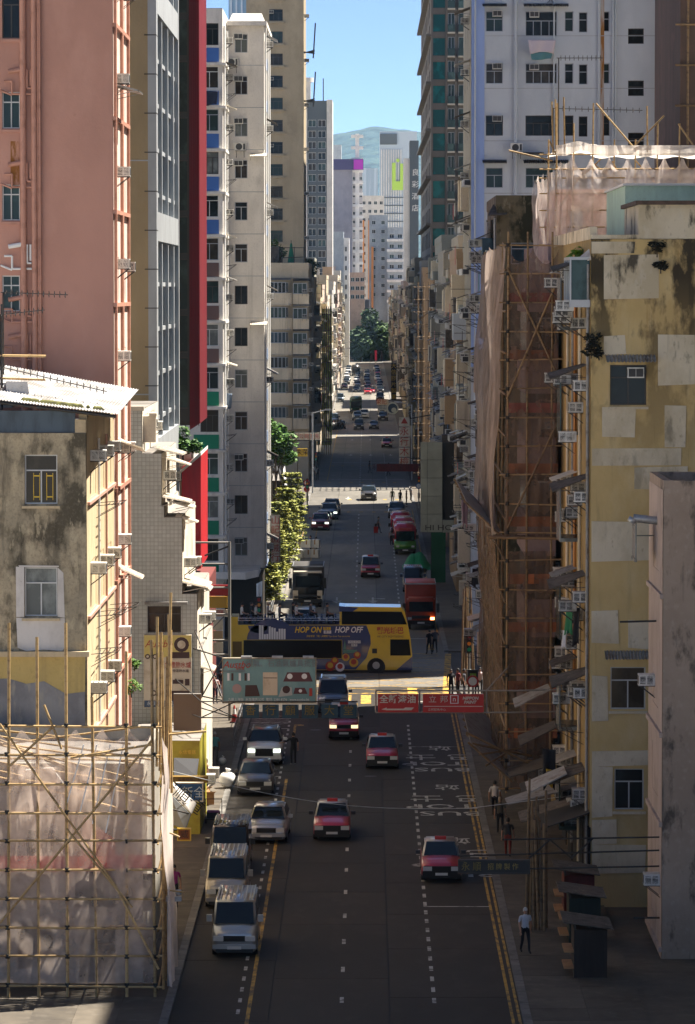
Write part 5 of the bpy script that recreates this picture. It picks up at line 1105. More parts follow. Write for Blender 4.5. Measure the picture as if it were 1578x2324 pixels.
ac(b, 'S', P(1173, 0, Y).x, ZZ(346, Y), BL, 'split', out=.2); cloth('washing', P(1199, 90, Y-.6), P(1262, 90, Y-.6), .9, M('washing_pinkwhite', (.6, .52, .55), .9), 'pale pink sheets drying under a window of the pale blue block'); cloth('washing', P(1204, 118, Y-.5), P(1255, 118, Y-.5), .5, M('washing_teal', (.1, .24, .26), .9), 'teal cloth drying below the pale pink sheets')
ptext('lettering', '大', 1250, 0, 14, Y-.1, BLACK, b.o)
# dark netted tower on the right edge, which shades the street
b = Bld('brown_wrapped_tower', 'dark brown scaffold wrapped tower beside the pale blue block', 'tower', XX(1541, 198), 34, 198, 215.5, 66, M('brown_wrap', (.11, .075, .06), .9, layers=[((.07, .05, .04), (.5, .5, .1), .42, .6, .8), ((.17, .1, .08), (.3, .3, .4), .55, .68, .8)])); b.done()
for i in range(6): pole((b.x0+.4+1.3*i, 197.8, 10), (b.x0+.4+1.3*i, 197.8, 66), .07, BAMBOOD, b.o)
for i in range(14): pole((b.x0-.3, 197.7, 24+2.2*i), (b.x0+8, 197.7, 24+2.2*i), .06, BAMBOOD, b.o)
b = Bld('unseen_shade_tower', 'unseen grey tower added to shade the road by the yellow building', 'tower', 20, 36, 92, 182, 60, PALS[1]); b.done()  # added out of view to cast shade on the near road
b = Bld('unseen_shade_tower', 'unseen ochre tower added to shade the bus beside the pale blue block', 'tower', 22.5, 38, 247, 272, 78, PALS[6]); b.done()  # added out of view to cast shade on the sightseeing bus
# ---- right row beyond the pale blue block
random.seed(77)
right_specs = [(273.5, 296, 7.9, 28, 4), (297, 322, 7.4, 27.5, 3), (323, 348, 8.2, 29, 0), (349, 385, 7.6, 28, 1), (386, 424, 8.0, 30, 4), (463, 478, 7.2, 27, 3), (479, 500, 7.3, 28, 2), (506, 546, 7.2, 26, 6), (548, 590, 7.3, 29, 1), (592, 618, 7.4, 25, 4), (630, 672, 7.8, 27, 2), (674, 735, 7.3, 24, 0), (762, 820, 7.8, 26, 5), (880, 940, 7.5, 24, 1), (944, 1030, 8, 22, 3), (1034, 1120, 7.6, 21, 4), (1124, 1230, 8.3, 24, 0)]
rw = ['beside the pale blue block', 'behind the grey panelled signboard', 'with a tall roof hut past the signboard', 'behind the parked minibuses', 'below the green glass tower', 'on the far corner past the sunlit junction', 'with bare bamboo staging', 'behind the red vertical sign', 'by the ring shaped sign', 'at the end of the second block', 'after the narrow gap', 'behind the gold lettered sign', 'past the green coach', 'in the sunny far stretch', 'next to the far trees', 'near the street end', 'closing the right row']
for i, (y0, y1, xf, h, c) in enumerate(right_specs):
    tenement(1, y0, y1, xf, h, DARKS[c], 'shade toned %s tenement %s' % (words_[c], rw[i]), balc=i % 2 == 0, dens=1.25, flr=3.1)
# unseen towers added to keep the street in shade between the side streets
for i, (y0, y1, h) in enumerate(((352, 384, 50), (386, 422, 60), (468, 497, 60), (505, 617, 56), (632, 752, 54), (768, 826, 52))):
    b = Bld('rear_shade_tower', ['low grey rear tower added to shade the minibus stand', 'grey rear tower added to shade the road before the sunlit junction', 'slim rear tower added to shade the road past the sunlit junction', 'long rear tower added to shade the road by the second block', 'rear tower added to shade the road by the gold lettered sign', 'rear tower added to shade the road beyond the green coach'][i], 'tower', 20, 36, y0, y1, h, PALS[[1, 7, 4, 1, 7, 0][i]]); b.done()
# green glass balcony tower
GT = M('tower_stone', (.115, .1, .085), .7, layers=[((.08, .07, .06), (.3, .3, .3), .42, .6, .7)]); TEAL = glassmat('teal_glass', (.0, .06, .055), .08)
Y = 466.0
b = Bld('green_glass_tower', 'tall stone tower with a teal glass strip and stacked balconies', 'tower', XX(980, Y), XX(1068, Y), Y, 560, 78, GT)
z = 27.5; k = 0
while z < 75:
    b.win('S', XX(996, Y), z, 1.62, 2.3, nx=1, tz=0, fm=ALUB, gm=TEAL)
    if k % 4 == 3:
        pass
    for x0, x1 in ((1016, 1031), (1040, 1063)):
        b.win('S', XX((x0+x1)/2, Y), z+.5, XX(x1, Y)-XX(x0, Y), 1.9, nx=2, tz=0, fm=ALU, gm=GLASS[1]); m = MB(); m.box(XX(x0-1, Y), XX(x1+1, Y), Y-.9, Y, z-.25, z-.05); part('balcony_slab', m, M('balcony_edge', (.38, .34, .28), .7), b.o)
        m = MB(); m.box(XX(x0-.5, Y), XX(x1+.5, Y), Y-.88, Y-.84, z-.05, z+.9); part('glass_rail', m, GLASS[1], b.o)
    for cy in range(472, 556, 12): b.win('W', cy, z, 5.5, 2.2, nx=3, far=True, fm=GT, gm=[GLASS[1], TEAL][cy % 2])
    if k % 2 == 0: m = MB(); m.box(b.x0-.7, b.x0, 470, 556, z-.3, z); part('side_ledge', m, GT, b.o)
    z += 3.05; k += 1
for x in (979.5, 1013, 1034, 1066): m = MB(); m.box(XX(x-2, Y), XX(x+2, Y), Y-.35, Y, 26, 78); part('stone_pier', m, GT, b.o)
b.done()
hs = thing('hotel_sign_tower', 'slim dark slab with white vertical hotel lettering', 'tower', (XX(938, 900), 900, 0)); m = MB(); m.box(XX(930, 900), XX(950, 900), 900, 915, 0, ZZ(320, 900)); part('wall', m, GREYT, hs); m = MB(); m.box(XX(917, 900), XX(930, 900), 900.5, 915, 0, ZZ(360, 900)); part('pale_wing', m, PALEC, hs)
for i, ch in enumerate('良彩酒店'): ptext('lettering', ch, 943, 392+27*i, 13, 900, WHITE, hs)
# ---- trees closing the street
for i, (x, y, r_) in enumerate(((820, 778, 7), (843, 757, 9), (866, 770, 7.5), (832, 803, 6.5), (858, 806, 6.5))):
    p = P(x, y, 1245+5*i); leafball('street_end_tree', ['round dark tree at the end of the street on the left', 'tallest dark tree closing the end of the street', 'dark tree at the street end beside the right row', 'low dark tree behind the far cars', 'low dark tree behind the red banner'][i], p, r_, 2600, .9, M('far_leaf', (.02, .05, .01), .7, layers=[((.06, .12, .02), (.3, .3, .3), .48, .6, .8)]), trunk=p.z, cat='tree', group=None, lobes=9)
# ================================================================== bamboo scaffold at the near left
random.seed(101)
Y = 126.0
b = Bld('netted_shophouse', 'low grey shophouse hidden behind the near netted scaffold', 'building', -24, -8.0, 128.2, 139.0, 7.6, wallpaint('grey_shop_render', (.36, .33, .28), .7))
for x0, x1, y0, y1 in ((60, 140, 1885, 1960), (190, 250, 1810, 1885), (170, 262, 1965, 2060), (40, 120, 2090, 2200), (180, 262, 2110, 2230), (290, 350, 1985, 2070)): wpx(b, x0, x1, y0, y1, nx=2, tz=.7, fm=ALUB, gm=GLASS[0])
b.done(parapet=.5)
patch(b, 'red_wall_panel', [(185, 1940), (262, 1975), (262, 1905), (190, 1850)], M('faded_red_board', (.45, .2, .16), .85), 128.2, .3)
patch(b, 'tarpaulin', [(30, 1830), (140, 1835), (150, 1780), (120, 1740), (60, 1745)], M('grey_tarp', (.36, .35, .33), .8, layers=[((.2, .19, .18), (2, 2, 1), .45, .6, .8)]), 128.2, .5)
NETL = netmat((lambda q: (setattr(q, 'use_nodes', True), q)[1])(bpy.data.materials.new('beige_net')), (.85, .7, .6), .38)
t = thing('near_scaffold', 'bamboo scaffold wrapped in pale torn netting on the near left pavement', 'scaffold', (-9, Y, 0.1))
vx = [P(x, 1800, Y).x for x in (-190, -120, -52, 16, 87, 152, 217, 287, 352)]
zt = ZZ(1650, Y)
for i, x in enumerate(vx):
    top = zt + [.4, .4, .4, 3.6, 3.1, 3.6, 1.0, 2.6, 3.0][i]
    pole((x+random.uniform(-.05, .05), Y, .1), (x+random.uniform(-.12, .12), Y, top), .055, BAMBOO, t)
for i in range(10):
    z = zt - i*1.02
    pole((vx[0]-.3, Y-.09, z+random.uniform(-.03, .03)), (vx[-1]+.25, Y-.09, z+random.uniform(-.06, .06)), .045, BAMBOO, t)
    for k in (3, 5, 7, 8): new('lashing', _cyl[('lash', 6)], t, Vector((vx[k], Y-.06, z))-t.location, scale=(.09, .09, .14))
    pole((vx[-1]+.1, Y-.1, z-.1), (vx[-1]+.0, 131.2, z-.1), .04, BAMBOO, t)
    if i % 2: pole((vx[0], 127.3, z-.2), (vx[-1], 127.3, z-.2), .045, BAMBOOD, t)
for x0, y0, x1, y1 in ((-10, 1630, 262, 2010), (0, 2095, 345, 1680), (150, 1880, 300, 2060), (20, 1740, 120, 1650), (100, 1600, 140, 1700), (160, 1720, 345, 1690), (262, 2010, 360, 2200)): pole(P(x0, y0, Y-.16), P(x1, y1, Y-.16), .045, BAMBOO, t)
for cy in (127.4, 129, 131): pole((vx[-1]+.2, cy, .1), (vx[-1]+.2, cy, zt+random.uniform(-.3, .4)), .05, BAMBOO, t)
for i, (x0, x1, yb) in enumerate(((356, 357, 1400), (363, 366, 1435), (372, 368, 1480), (378, 388, 1345), (374, 380, 1490), (384, 388, 1430), (390, 383, 1395))): pole(P(x0, 1740+10*i, Y+.15*i), P(x1, yb, Y+.15*i), .05, BAMBOO, t)
pole(P(384, 1667, Y+.4), P(468, 1660, Y+.4), .045, BAMBOO, t); pole(P(380, 2020, Y+.2), P(420, 2026, Y+.2), .035, BAMBOO, t); pole(P(385, 1890, Y+.3), P(408, 1900, Y+.3), .035, BAMBOO, t)
for i in range(12): pole((vx[0]+random.uniform(0, 2), 127+random.uniform(0, 1), zt-random.uniform(0, 2)), (vx[-1]-random.uniform(0, 1), 127+random.uniform(0, 1), zt-random.uniform(0, 4)), .04, BAMBOO, t)
netsheet(t, (vx[0], Y+.06, zt), (vx[-1], Y+.06, zt), (vx[-1], Y+.06, .6), (vx[0], Y+.06, .6), (0, -1, 0), 64, 48, .1, .55, mat=NETL, seed=11, ns=9)
netsheet(t, (vx[3], Y+.5, zt-.6), (vx[6], Y+.5, zt-.9), (vx[6], Y+.5, 4.6), (vx[3], Y+.4, 5.0), (0, -1, 0), 30, 30, .3, .8, mat=NETL, seed=12, ns=3)
netsheet(t, (vx[-1]+.2, Y-.2, zt-.4), (vx[-1]+.15, 131.2, zt-.5), (vx[-1]+.3, 131.2, .5), (vx[-1]+.45, Y-.2, .5), (1, 0, 0), 26, 40, .14, .5, mat=(lambda q: netmat(q, (.85, .74, .67), .82))((lambda q: (setattr(q, 'use_nodes', True), q)[1])(bpy.data.materials.new('dense_net'))), seed=13)
m = MB(); z = ZZ(1972, Y); m.grid(lambda u, v: (vx[0]+(vx[-1]-vx[0])*u, Y+.2+.05*math.sin(u*30), z+.3-.55*v+(.25*(u-.75) if u > .75 else 0)), 40, 2); part('safety_band', m, M('red_band_bright', (.6, .14, .1), .85, layers=[((.5, .2, .15), (1, 1, 1), .45, .6, .7)]), t)
for k in range(4):
    m = MB(); a, c = P(190+30*k, 1690, Y-.02), P(150+30*k, 1830+20*k, Y-.02); m.tube(a, c, .03, k=4); part('net_tie', m, PLASTICW, t)
t = thing('lamp_arm', 'grey street lamp head poking out beside the near netting', 'street lamp', P(395, 2300, 128)); m = MB(); a = P(377, 2041, 128); m.box(a.x, P(412, 2036, 128).x, 127.85, 128.15, a.z-.06, a.z+.1); part('lamp_head', m, GALV, t); m = MB(); p = P(405, 2030, 128); m.tube(p, p+Vector((0, 0, .15)), .11, k=10); part('photocell', m, GALV, t); pole((a.x+.1, 128, .1), (a.x+.1, 128, a.z), .07, GALV, t, 'lamp_post')
# ================================================================== vehicles
CP = {}
def paint(name, col, metal=.3): return M('paint_'+name, col, .28, metal, coat=.8, spec=.5, layers=[(dirt(col, .8), (.8, .8, .8), .45, .65, .5)])
CGLASS = M('car_glass', (.01, .014, .016), .05, spec=.5); BGLASS = M('bus_glass', (.007, .008, .009), .18, spec=.12); HEADL = M('headlamp', (.55, .56, .55), .12, spec=.8); AMBER = M('amber_lamp', (.8, .3, .04), .25); PLATE = M('number_plate', (.6, .6, .57), .5); CHROME = M('chrome', (.6, .6, .62), .15, 1.0); DRL = M('lit_lamp', (.85, .95, .8), .3, emit=.8); TAIL = M('tail_red', (.35, .01, .01), .3)
KIND = {  # length, width, height, hood z, cowl y, cowl z, screen-top y, roof-rear y from tail, tail base y from tail, tail z, roof half-width share
 'sedan': (4.65, 1.70, 1.49, .84, 1.3, .97, 1.98, 1.35, .6, .98, .78), 'suv': (4.75, 1.9, 1.68, 1.02, 1.2, 1.14, 1.95, .7, .12, 1.15, .76), 'hatch': (4.3, 1.79, 1.46, .86, 1.15, .98, 1.95, .7, .1, 1.02, .74), 'van': (4.7, 1.70, 1.99, 1.12, .42, 1.22, .98, .1, .02, 1.2, .88), 'mpv': (4.9, 1.85, 1.9, 1.04, .95, 1.16, 1.75, .35, .05, 1.15, .82), 'tall_taxi': (4.4, 1.70, 1.75, .98, .95, 1.08, 1.6, .45, .08, 1.1, .82)}
_car = {}
def car(name, label, x, yf, kind, pt, roof=None, rz=0, cat='car', group=None, taxi=False, lights=None, grille=1, detail=True):
    L_, W_, H_, hz, cy, cz, sy, rr, tb, tz, rs = KIND[kind]
    o = thing(name, label, cat, (x, yf+L_/2, 0), rz, group)
    key = (kind, pt.name, roof.name if roof else '', lights.name if lights else '', grille, taxi)
    if key not in _car:
        h = W_/2; f = -L_/2; r_ = L_/2; out = []
        m = MB(); ST = [(f, .80, .34, hz-.26), (f+.07, .93, .22, hz-.1), (f+.3, .985, .19, hz-.01), (f+cy, 1, .19, cz), ((f+cy+r_-tb)/2, 1, .19, (cz+tz)/2), (r_-tb-.02, 1, .19, tz), (r_-.1, .97, .22, tz-.04), (r_, .88, .34, tz-.22)]
        ring = lambda w_, zb, zt: [(-w_*.9, zb), (-w_, zb+.1), (-w_*1.0, zb+(zt-zb)*.6), (-w_*.965, zt-.1), (-w_*.86, zt-.015), (-w_*.4, zt+.02), (w_*.4, zt+.02), (w_*.86, zt-.015), (w_*.965, zt-.1), (w_, zb+(zt-zb)*.6), (w_, zb+.1), (w_*.9, zb)]
        rows = [[(px_, y, pz) for px_, pz in ring(h*k, zb, zt)] for y, k, zb, zt in ST]; n = 12
        for row in rows: m.v += row
        for i in range(len(rows)-1):
            for j in range(n):
                a = i*n+j; c = i*n+(j+1) % n; m.f.append((a, c, c+n, a+n)); m.m.append(0)
        m.f.append(tuple(range(n))[::-1]); m.m.append(0); m.f.append(tuple(range((len(rows)-1)*n, len(rows)*n))); m.m.append(0)
        out.append(('body', m.mesh('body', pt, True, fixn=True)))
        bm = bmesh.new(); wb, wr = h*.95, h*rs; zc = min(cz, tz)-.03
        A = [(-wb, f+cy-.05, cz-.02), (wb, f+cy-.05, cz-.02), (wb, r_-tb, tz-.02), (-wb, r_-tb, tz-.02), (-wr, f+sy, H_), (wr, f+sy, H_), (wr, r_-rr, H_), (-wr, r_-rr, H_)]
        vs = [bm.verts.new(p) for p in A]
        for q in ((0,3,2,1),(4,5,6,7),(0,1,5,4),(1,2,6,5),(2,3,7,6),(3,0,4,7)): bm.faces.new([vs[i] for i in q])
        bmesh.ops.bevel(bm, geom=[e for e in bm.edges if e.verts[0].co.z > cz+.05 or e.verts[1].co.z > cz+.05], offset=.07, segments=2, affect='EDGES')
        bmesh.ops.recalc_face_normals(bm, faces=bm.faces)
        me = bpy.data.meshes.new('roof'); bm.to_mesh(me); bm.free(); me.materials.append(roof or pt); me.polygons.foreach_set('use_smooth', [True]*len(me.polygons)); out.append(('cabin', me))
        A = [Vector(p) for p in A]; ctr = Vector((0, 0, 1))
        def pane(a, b_, c, d, u0, u1, v0, v1, nm):
            q = [a.lerp(b_, u).lerp(d.lerp(c, u), v) for u, v in ((u0, v0), (u1, v0), (u1, v1), (u0, v1))]; nn = (q[1]-q[0]).cross(q[3]-q[0]).normalized()
            if nn.dot((q[0]+q[2])/2-Vector((0, 0, .9))) < 0: nn = -nn
            mm = MB(); mm.slab(*[p+nn*.006 for p in q], .012 if (q[1]-q[0]).cross(q[3]-q[0]).dot(nn) > 0 else -.012); out.append((nm, mm.mesh(nm, CGLASS, fixn=True)))
        pane(A[0], A[1], A[5], A[4], .05, .95, .03, .93, 'windscreen'); pane(A[3], A[2], A[6], A[7], .08, .92, .12, .9, 'rear_window')
        for i, j, k, l in ((1, 2, 6, 5), (0, 3, 7, 4)):
            for u0, u1 in ((.08, .46), (.5, .9)) if kind != 'van' else ((.05, .3), (.34, .62), (.66, .95)): pane(A[i], A[j], A[k], A[l], u0, u1, .12, .86, 'side_window')
        def bx(nm, mt, *bs):
            mm = MB()
            for q in bs: mm.box(*q)
            out.append((nm, mm.mesh(nm, mt)))
        gz = hz-.24 if kind != 'van' else .72
        bx('grille', RUBBER, (-h*(.5 if not taxi else .88), h*(.5 if not taxi else .88), f-.03, f+.25, gz-(.1 if grille == 1 else .38), gz+.11))
        bx('lower_bumper', PLASTICK, (-h*.82, h*.82, f-.02, f+.3, .2, .36)); bx('bumper', pt if not taxi else RUBBER, (-h*.95, h*.95, f-.05, f+.3, .34 if not taxi else .2, .5)); bx('number_plate', PLATE, (-.26, .26, f-.065, f-.02, .33, .44))
        for s_ in (-1, 1):
            hx = h*.7*s_; bx('headlight', lights or HEADL, (hx-.19, hx+.19, f-.045, f+.2, gz-.08, gz+.1)); bx('mirror', pt if not taxi else PLASTICK, (s_*h*1.02-.0 if s_ > 0 else -h*1.02-.2, s_*h*1.02+.2 if s_ > 0 else -h*1.02, f+cy+.3, f+cy+.42, cz+.02, cz+.17 if kind != 'van' else cz+.28))
            bx('tail_light', TAIL, (s_*h*.8-.1, s_*h*.8+.1, r_-.1, r_+.015, tz-.35, tz-.12))
        if kind == 'suv' or kind == 'mpv' or kind == 'van':
            for s_ in (-1, 1): bx('roof_rail', CHROME if kind == 'suv' else pt, (s_*wr*.9-.03, s_*wr*.9+.03, f+sy+.2, r_-rr-.2, H_-.01, H_+.05))
        if kind == 'van': bx('roof_rib', roof or pt, *[(-wr*.75+wr*1.5*i/6-.03, -wr*.75+wr*1.5*i/6+.03, f+sy+.25, r_-.3, H_-.01, H_+.025) for i in range(7)])
        if taxi: bx('taxi_sign', RED, (-.24, .24, f+sy+.35, f+sy+.5, H_-.01, H_+.14))
        tm = MB(); tm.tube((-.1, 0, 0), (.1, 0, 0), .32, k=16); rm = MB(); rm.tube((-.105, 0, 0), (.105, 0, 0), .19, k=12)
        bx('underbody', PLASTICK, (-h*.9, h*.9, f+.25, r_-.25, .16, .3))
        _car[key] = (out, tm.mesh('tyre', RUBBER, False), rm.mesh('rim', RIM), f, r_, h)
    out, tm, rm, f, r_, h = _car[key]
    for nm, me in out: new(nm, me, o)
    for s_ in (-1, 1):
        for yy in (f+.85, r_-.85):
            wv = new('wheel', tm, o, (s_*(h-.1), yy, .32)); new('rim', rm, wv)
    return o
P_SIL = paint('silver', (.42, .42, .41), .6); P_WHT = paint('white', (.68, .67, .65), .1); P_BLK = paint('black', (.015, .015, .017), .2); P_GRY = paint('grey_brown', (.075, .07, .068), .5); P_BLU = paint('slate_blue', (.09, .12, .16), .5); P_RED = paint('taxi_red', (.40, .02, .05), .1); P_TXR = paint('taxi_roof', (.5, .51, .52), .5); P_BRD = paint('bright_red', (.5, .015, .02), .1); P_DBL = paint('dark_blue', (.02, .035, .07), .3); P_CHA = paint('champagne', (.40, .37, .33), .5)
car('delivery_van', 'silver delivery van at the lower end of the parked line', -4.95, 134.1, 'van', P_SIL, cat='van'); car('delivery_van', 'champagne delivery van with papers on its dashboard', -5.67, 144.6, 'van', P_CHA, P_SIL, cat='van'); car('delivery_van', 'black delivery van parked behind the champagne van', -5.85, 153.1, 'van', P_BLK, cat='van')
car('parked_car', 'silver hybrid hatchback double parked beside the black van', -4.45, 161.8, 'hatch', P_SIL, rz=R(-2)); car('parked_car', 'dark grey hatchback parked in front of the white crossover', -5.5, 177.2, 'hatch', P_GRY, P_BLK); car('parked_car', 'white crossover with black roof, its driver door side manned by a man in black', -5.38, 188.7, 'suv', P_WHT, P_BLK, lights=DRL, grille=2)
TX = 'red and silver taxi '
car('taxi', TX+'driving alone in the middle lane', -1.57, 162.7, 'sedan', P_RED, P_TXR, cat='taxi', taxi=True); car('taxi', TX+'beside the upper bus stop lettering', .82, 187.2, 'sedan', P_RED, P_TXR, cat='taxi', taxi=True); car('taxi', TX+'in the bus lane under the black shop sign', 3.16, 151.2, 'sedan', P_RED, P_TXR, cat='taxi', taxi=True)
car('taxi', 'tall red taxi with lit headlamps below the blue panel sign', -1.26, 199.5, 'tall_taxi', P_RED, P_TXR, cat='taxi', taxi=True, lights=M('warm_lamp', (1, .75, .4), .3, emit=.5)); car('taxi', 'tall red taxi driving beyond the yellow sightseeing bus', .34, 312, 'tall_taxi', P_RED, P_TXR, cat='taxi', taxi=True)
car('people_carrier', 'slate blue people carrier waiting before the yellow bus', -2.0, 211.5, 'mpv', P_BLU, cat='car'); car('parked_van', 'white van with a roof hatch behind the sightseeing bus', -4.5, 258.5, 'mpv', P_WHT, cat='van'); car('parked_van', 'dark van with roof bars behind the red box lorry', 3.84, 297, 'van', P_DBL, P_BLU, cat='van')
car('parked_car', 'dark red saloon at the kerb by the dark hedge', -4.8, 373.5, 'suv', paint('wine', (.2, .01, .025), .2), lights=DRL); car('parked_car', 'silver saloon right behind the dark red saloon', -4.55, 380.5, 'sedan', P_SIL); car('parked_car', 'slate crossover with lit lamps behind the dark red saloon', -4.06, 391, 'suv', P_BLU, lights=DRL); car('parked_car', 'black crossover last of the parked group by the dark hedge', -3.85, 398.5, 'suv', P_BLK)
car('moving_car', 'grey crossover crossing the sunlit junction', .25, 426, 'suv', P_GRY, P_BLU); car('parked_car', 'black estate beside the queue of red minibuses', 3.3, 393, 'suv', P_BLK, P_BLU); car('taxi', TX+'far off on the right before the second crossing', 3.2, 569, 'sedan', P_RED, P_TXR, cat='taxi', taxi=True)
far_cars = [(-1.4, 641, 'mpv', P_BLK, None, 'black people carrier at the head of the middle lane queue'), (1.3, 645, 'hatch', P_GRY, P_BLU, 'dark hatchback at the head of the right lane queue'), (-4.6, 645, 'sedan', P_BLK, None, 'black saloon with lit lamps at the head of the left lane'), (-6, 668, 'van', P_DBL, P_BLU, 'dark blue van parked beside the bin bags'), (-1.8, 689, 'suv', P_BLU, P_SIL, 'silver topped car behind the black people carrier'), (-.5, 699, 'suv', P_WHT, None, 'white car half hidden in front of the green coach'), (3.1, 686, 'suv', P_BLK, None, 'black crossover below the ring shaped sign'), (3.1, 719, 'mpv', P_GRY, None, 'grey people carrier below the cream shop sign'), (-5.9, 797, 'van', P_BLU, P_BLU, 'blue van parked left of the green coach'), (3.0, 807, 'mpv', P_GRY, None, 'grey van parked opposite the green coach'),
 (.25, 857, 'hatch', P_BRD, None, 'bright red car at the front of the far queue'), (1.1, 866, 'sedan', P_RED, P_BLK, 'dark red saloon beside the bright red car'), (-2.6, 875, 'sedan', P_DBL, P_BLU, 'dark blue saloon at the front of the far left queue'), (3.3, 868, 'suv', P_BLK, None, 'black crossover beside the bright red car'), (3.2, 893, 'suv', P_WHT, None, 'white crossover parked at the far right kerb')]
for x, y, kd, p1, p2, lb in far_cars: car('distant_car', lb, x, y, kd, p1, p2)
random.seed(55)
cnames = {P_WHT: 'white', P_SIL: 'silver', P_RED: 'red', P_BLU: 'slate blue', P_BLK: 'black'}
for ln, xs_, nm in ((0, -2.6, 'left'), (1, .3, 'middle'), (2, 3.2, 'right'), (3, -5.4, 'kerb')):
    for k in range(7):
        p1 = random.choice((P_WHT, P_SIL, P_SIL, P_WHT, P_RED, P_BLU, P_BLK)); 
        car('distant_car', '%s car, %s in the far %s queue below the trees' % (cnames[p1], ORD[k+1], nm), xs_+random.uniform(-.3, .3), (886, 884, 915, 905)[ln]+k*(26+3*ln)+random.uniform(0, 6), random.choice(('sedan', 'suv', 'hatch')), p1, P_TXR if p1 == P_RED else None, group='cars queueing at the far end of the street')
def wheels(o, xs_, ys, r_, w_=.26, local=True):
    key = ('wheel', r_)
    if key not in _car:
        tm = MB(); tm.tube((-w_/2, 0, 0), (w_/2, 0, 0), r_, k=20); rm = MB(); rm.tube((-w_/2-.01, 0, 0), (w_/2+.01, 0, 0), r_*.55, k=14); _car[key] = (tm.mesh('tyre', RUBBER), rm.mesh('rim', RIM))
    for x in xs_:
        for y in ys: q = new('wheel', _car[key][0], o, (x, y, r_)); new('rim', _car[key][1], q)
def bevbox(name, parent, x0, x1, y0, y1, z0, z1, mat, bev=.08, seg=2, local=True):
    bm = bmesh.new(); m = MB(); m.box(x0, x1, y0, y1, z0, z1); me = m.mesh(name, mat); bm.from_mesh(me); bmesh.ops.bevel(bm, geom=bm.edges[:], offset=bev, segments=seg, affect='EDGES'); bm.to_mesh(me); bm.free(); me.polygons.foreach_set('use_smooth', [True]*len(me.polygons))
    return new(name, me, parent)
def lbox(name, parent, mat, *bs):
    m = MB()
    for q in bs: m.box(*q)
    return new(name, m.mesh(name, mat), parent)
def lorry(name, label, x, yf, w_, l_, h_, cabm, boxm, cabl=1.9, cabh=2.3, lamp=None):
    o = thing(name, label, 'lorry', (x, yf, 0)); h = w_/2
    bevbox('cab', o, -h*.92, h*.92, 0, cabl, .45, cabh, cabm, .12); lbox('windscreen', o, CGLASS, (-h*.78, h*.78, -.012, .05, cabh*.58, cabh*.9)); bevbox('cargo_box', o, -h, h, cabl+.12, l_, .75, h_, boxm, .05, 1); lbox('box_edge', o, GALV, (-h*1.01, h*1.01, cabl+.08, cabl+.16, h_-.08, h_+.02), (-h*1.01, -h*.97, cabl+.08, l_, h_-.06, h_+.015), (h*.97, h*1.01, cabl+.08, l_, h_-.06, h_+.015))
    lbox('bumper', o, PLASTICK, (-h*.92, h*.92, -.06, .3, .38, .68)); lbox('grille', o, PLASTICK, (-h*.6, h*.6, -.014, .1, .82, 1.05)); lbox('number_plate', o, PLATE, (-.26, .26, -.08, -.06, .46, .58)); lbox('chassis', o, STEEL, (-h*.5, h*.5, .3, l_, .45, .8))
    for s_ in (-1, 1):
        lbox('headlight', o, lamp if lamp and s_ > 0 else HEADL, (s_*h*.74-.14, s_*h*.74+.14, -.03, .1, .74, .92)); lbox('mirror', o, PLASTICK, (min(s_*h*1.0, s_*h*1.2), max(s_*h*1.0, s_*h*1.2), -.12, -.02, cabh*.55, cabh*.85)); lbox('side_window', o, CGLASS, (s_*h*.93-.01, s_*h*.93+.01, .3, cabl-.4, cabh*.58, cabh*.88))
    wheels(o, (-h*.78, h*.78), (.75, l_-1.1), .42); return o
LR = M('lorry_red', (.34, .05, .022), .5, layers=[((.25, .035, .018), (1, 1, 1), .45, .6, .6)])
lorry('box_lorry', 'red box lorry with one lit headlamp beside the yellow bus', 4.0, 264.5, 2.25, 6.8, 3.25, LR, LR, lamp=M('lamp_orange', (1, .4, .1), .3, emit=4))
o = lorry('tipper_lorry', 'black tipper lorry with cream cab corners behind the white van', -4.64, 283, 2.45, 7.5, 3.1, M('lorry_black', (.02, .02, .02), .4), M('tipper_dark', (.06, .055, .05), .7), cabl=2.1, cabh=2.75)
for s_ in (-1, 1): lbox('cream_corner', o, CREAM, (min(s_*.75, s_*1.16), max(s_*.75, s_*1.16), -.03, .02, .6, 1.35))
lbox('cab_visor', o, CREAM, (-1.1, 1.1, -.1, .6, 2.72, 2.85))
def minibus(label, x, yf, low, top):
    o = thing('minibus', label, 'minibus', (x, yf, 0)); h = 1.02; l_ = 7
    bevbox('body', o, -h, h, 0, l_, .35, 1.25, low, .1); bevbox('roof', o, -h*.98, h*.98, .25, l_, 1.2, 2.75, top, .22, 3); lbox('windscreen', o, CGLASS, (-h*.85, h*.85, .18, .4, 1.3, 2.2)); lbox('destination_board', o, M('board_red', (.4, .05, .05), .5), (-h*.6, h*.6, .22, .4, 2.28, 2.52)); lbox('bumper', o, PLASTICK, (-h*.95, h*.95, -.06, .3, .3, .55)); lbox('number_plate', o, PLATE, (-.26, .26, -.08, -.06, .36, .48))
    for s_ in (-1, 1):
        lbox('headlight', o, HEADL, (s_*.72-.14, s_*.72+.14, -.02, .1, .68, .86)); lbox('side_window', o, CGLASS, (s_*h*.985-.012, s_*h*.985+.012, .6, 6.6, 1.35, 2.1)); lbox('mirror', o, PLASTICK, (min(s_*1.0, s_*1.25), max(s_*1.0, s_*1.25), .0, .12, 1.5, 1.85))
    wheels(o, (-.82, .82), (1.1, 5.4), .36); return o
MR = paint('minibus_red', (.42, .03, .06), .05); MG = paint('minibus_green', (.06, .22, .02), .05)
minibus('red roofed minibus with a green front at the head of its queue', 3.65, 339.7, MG, MR); minibus('red minibus waiting behind the green fronted one', 3.6, 348.2, MR, MR); minibus('red minibus last in its queue beside the black estate', 3.4, 357, MR, MR)
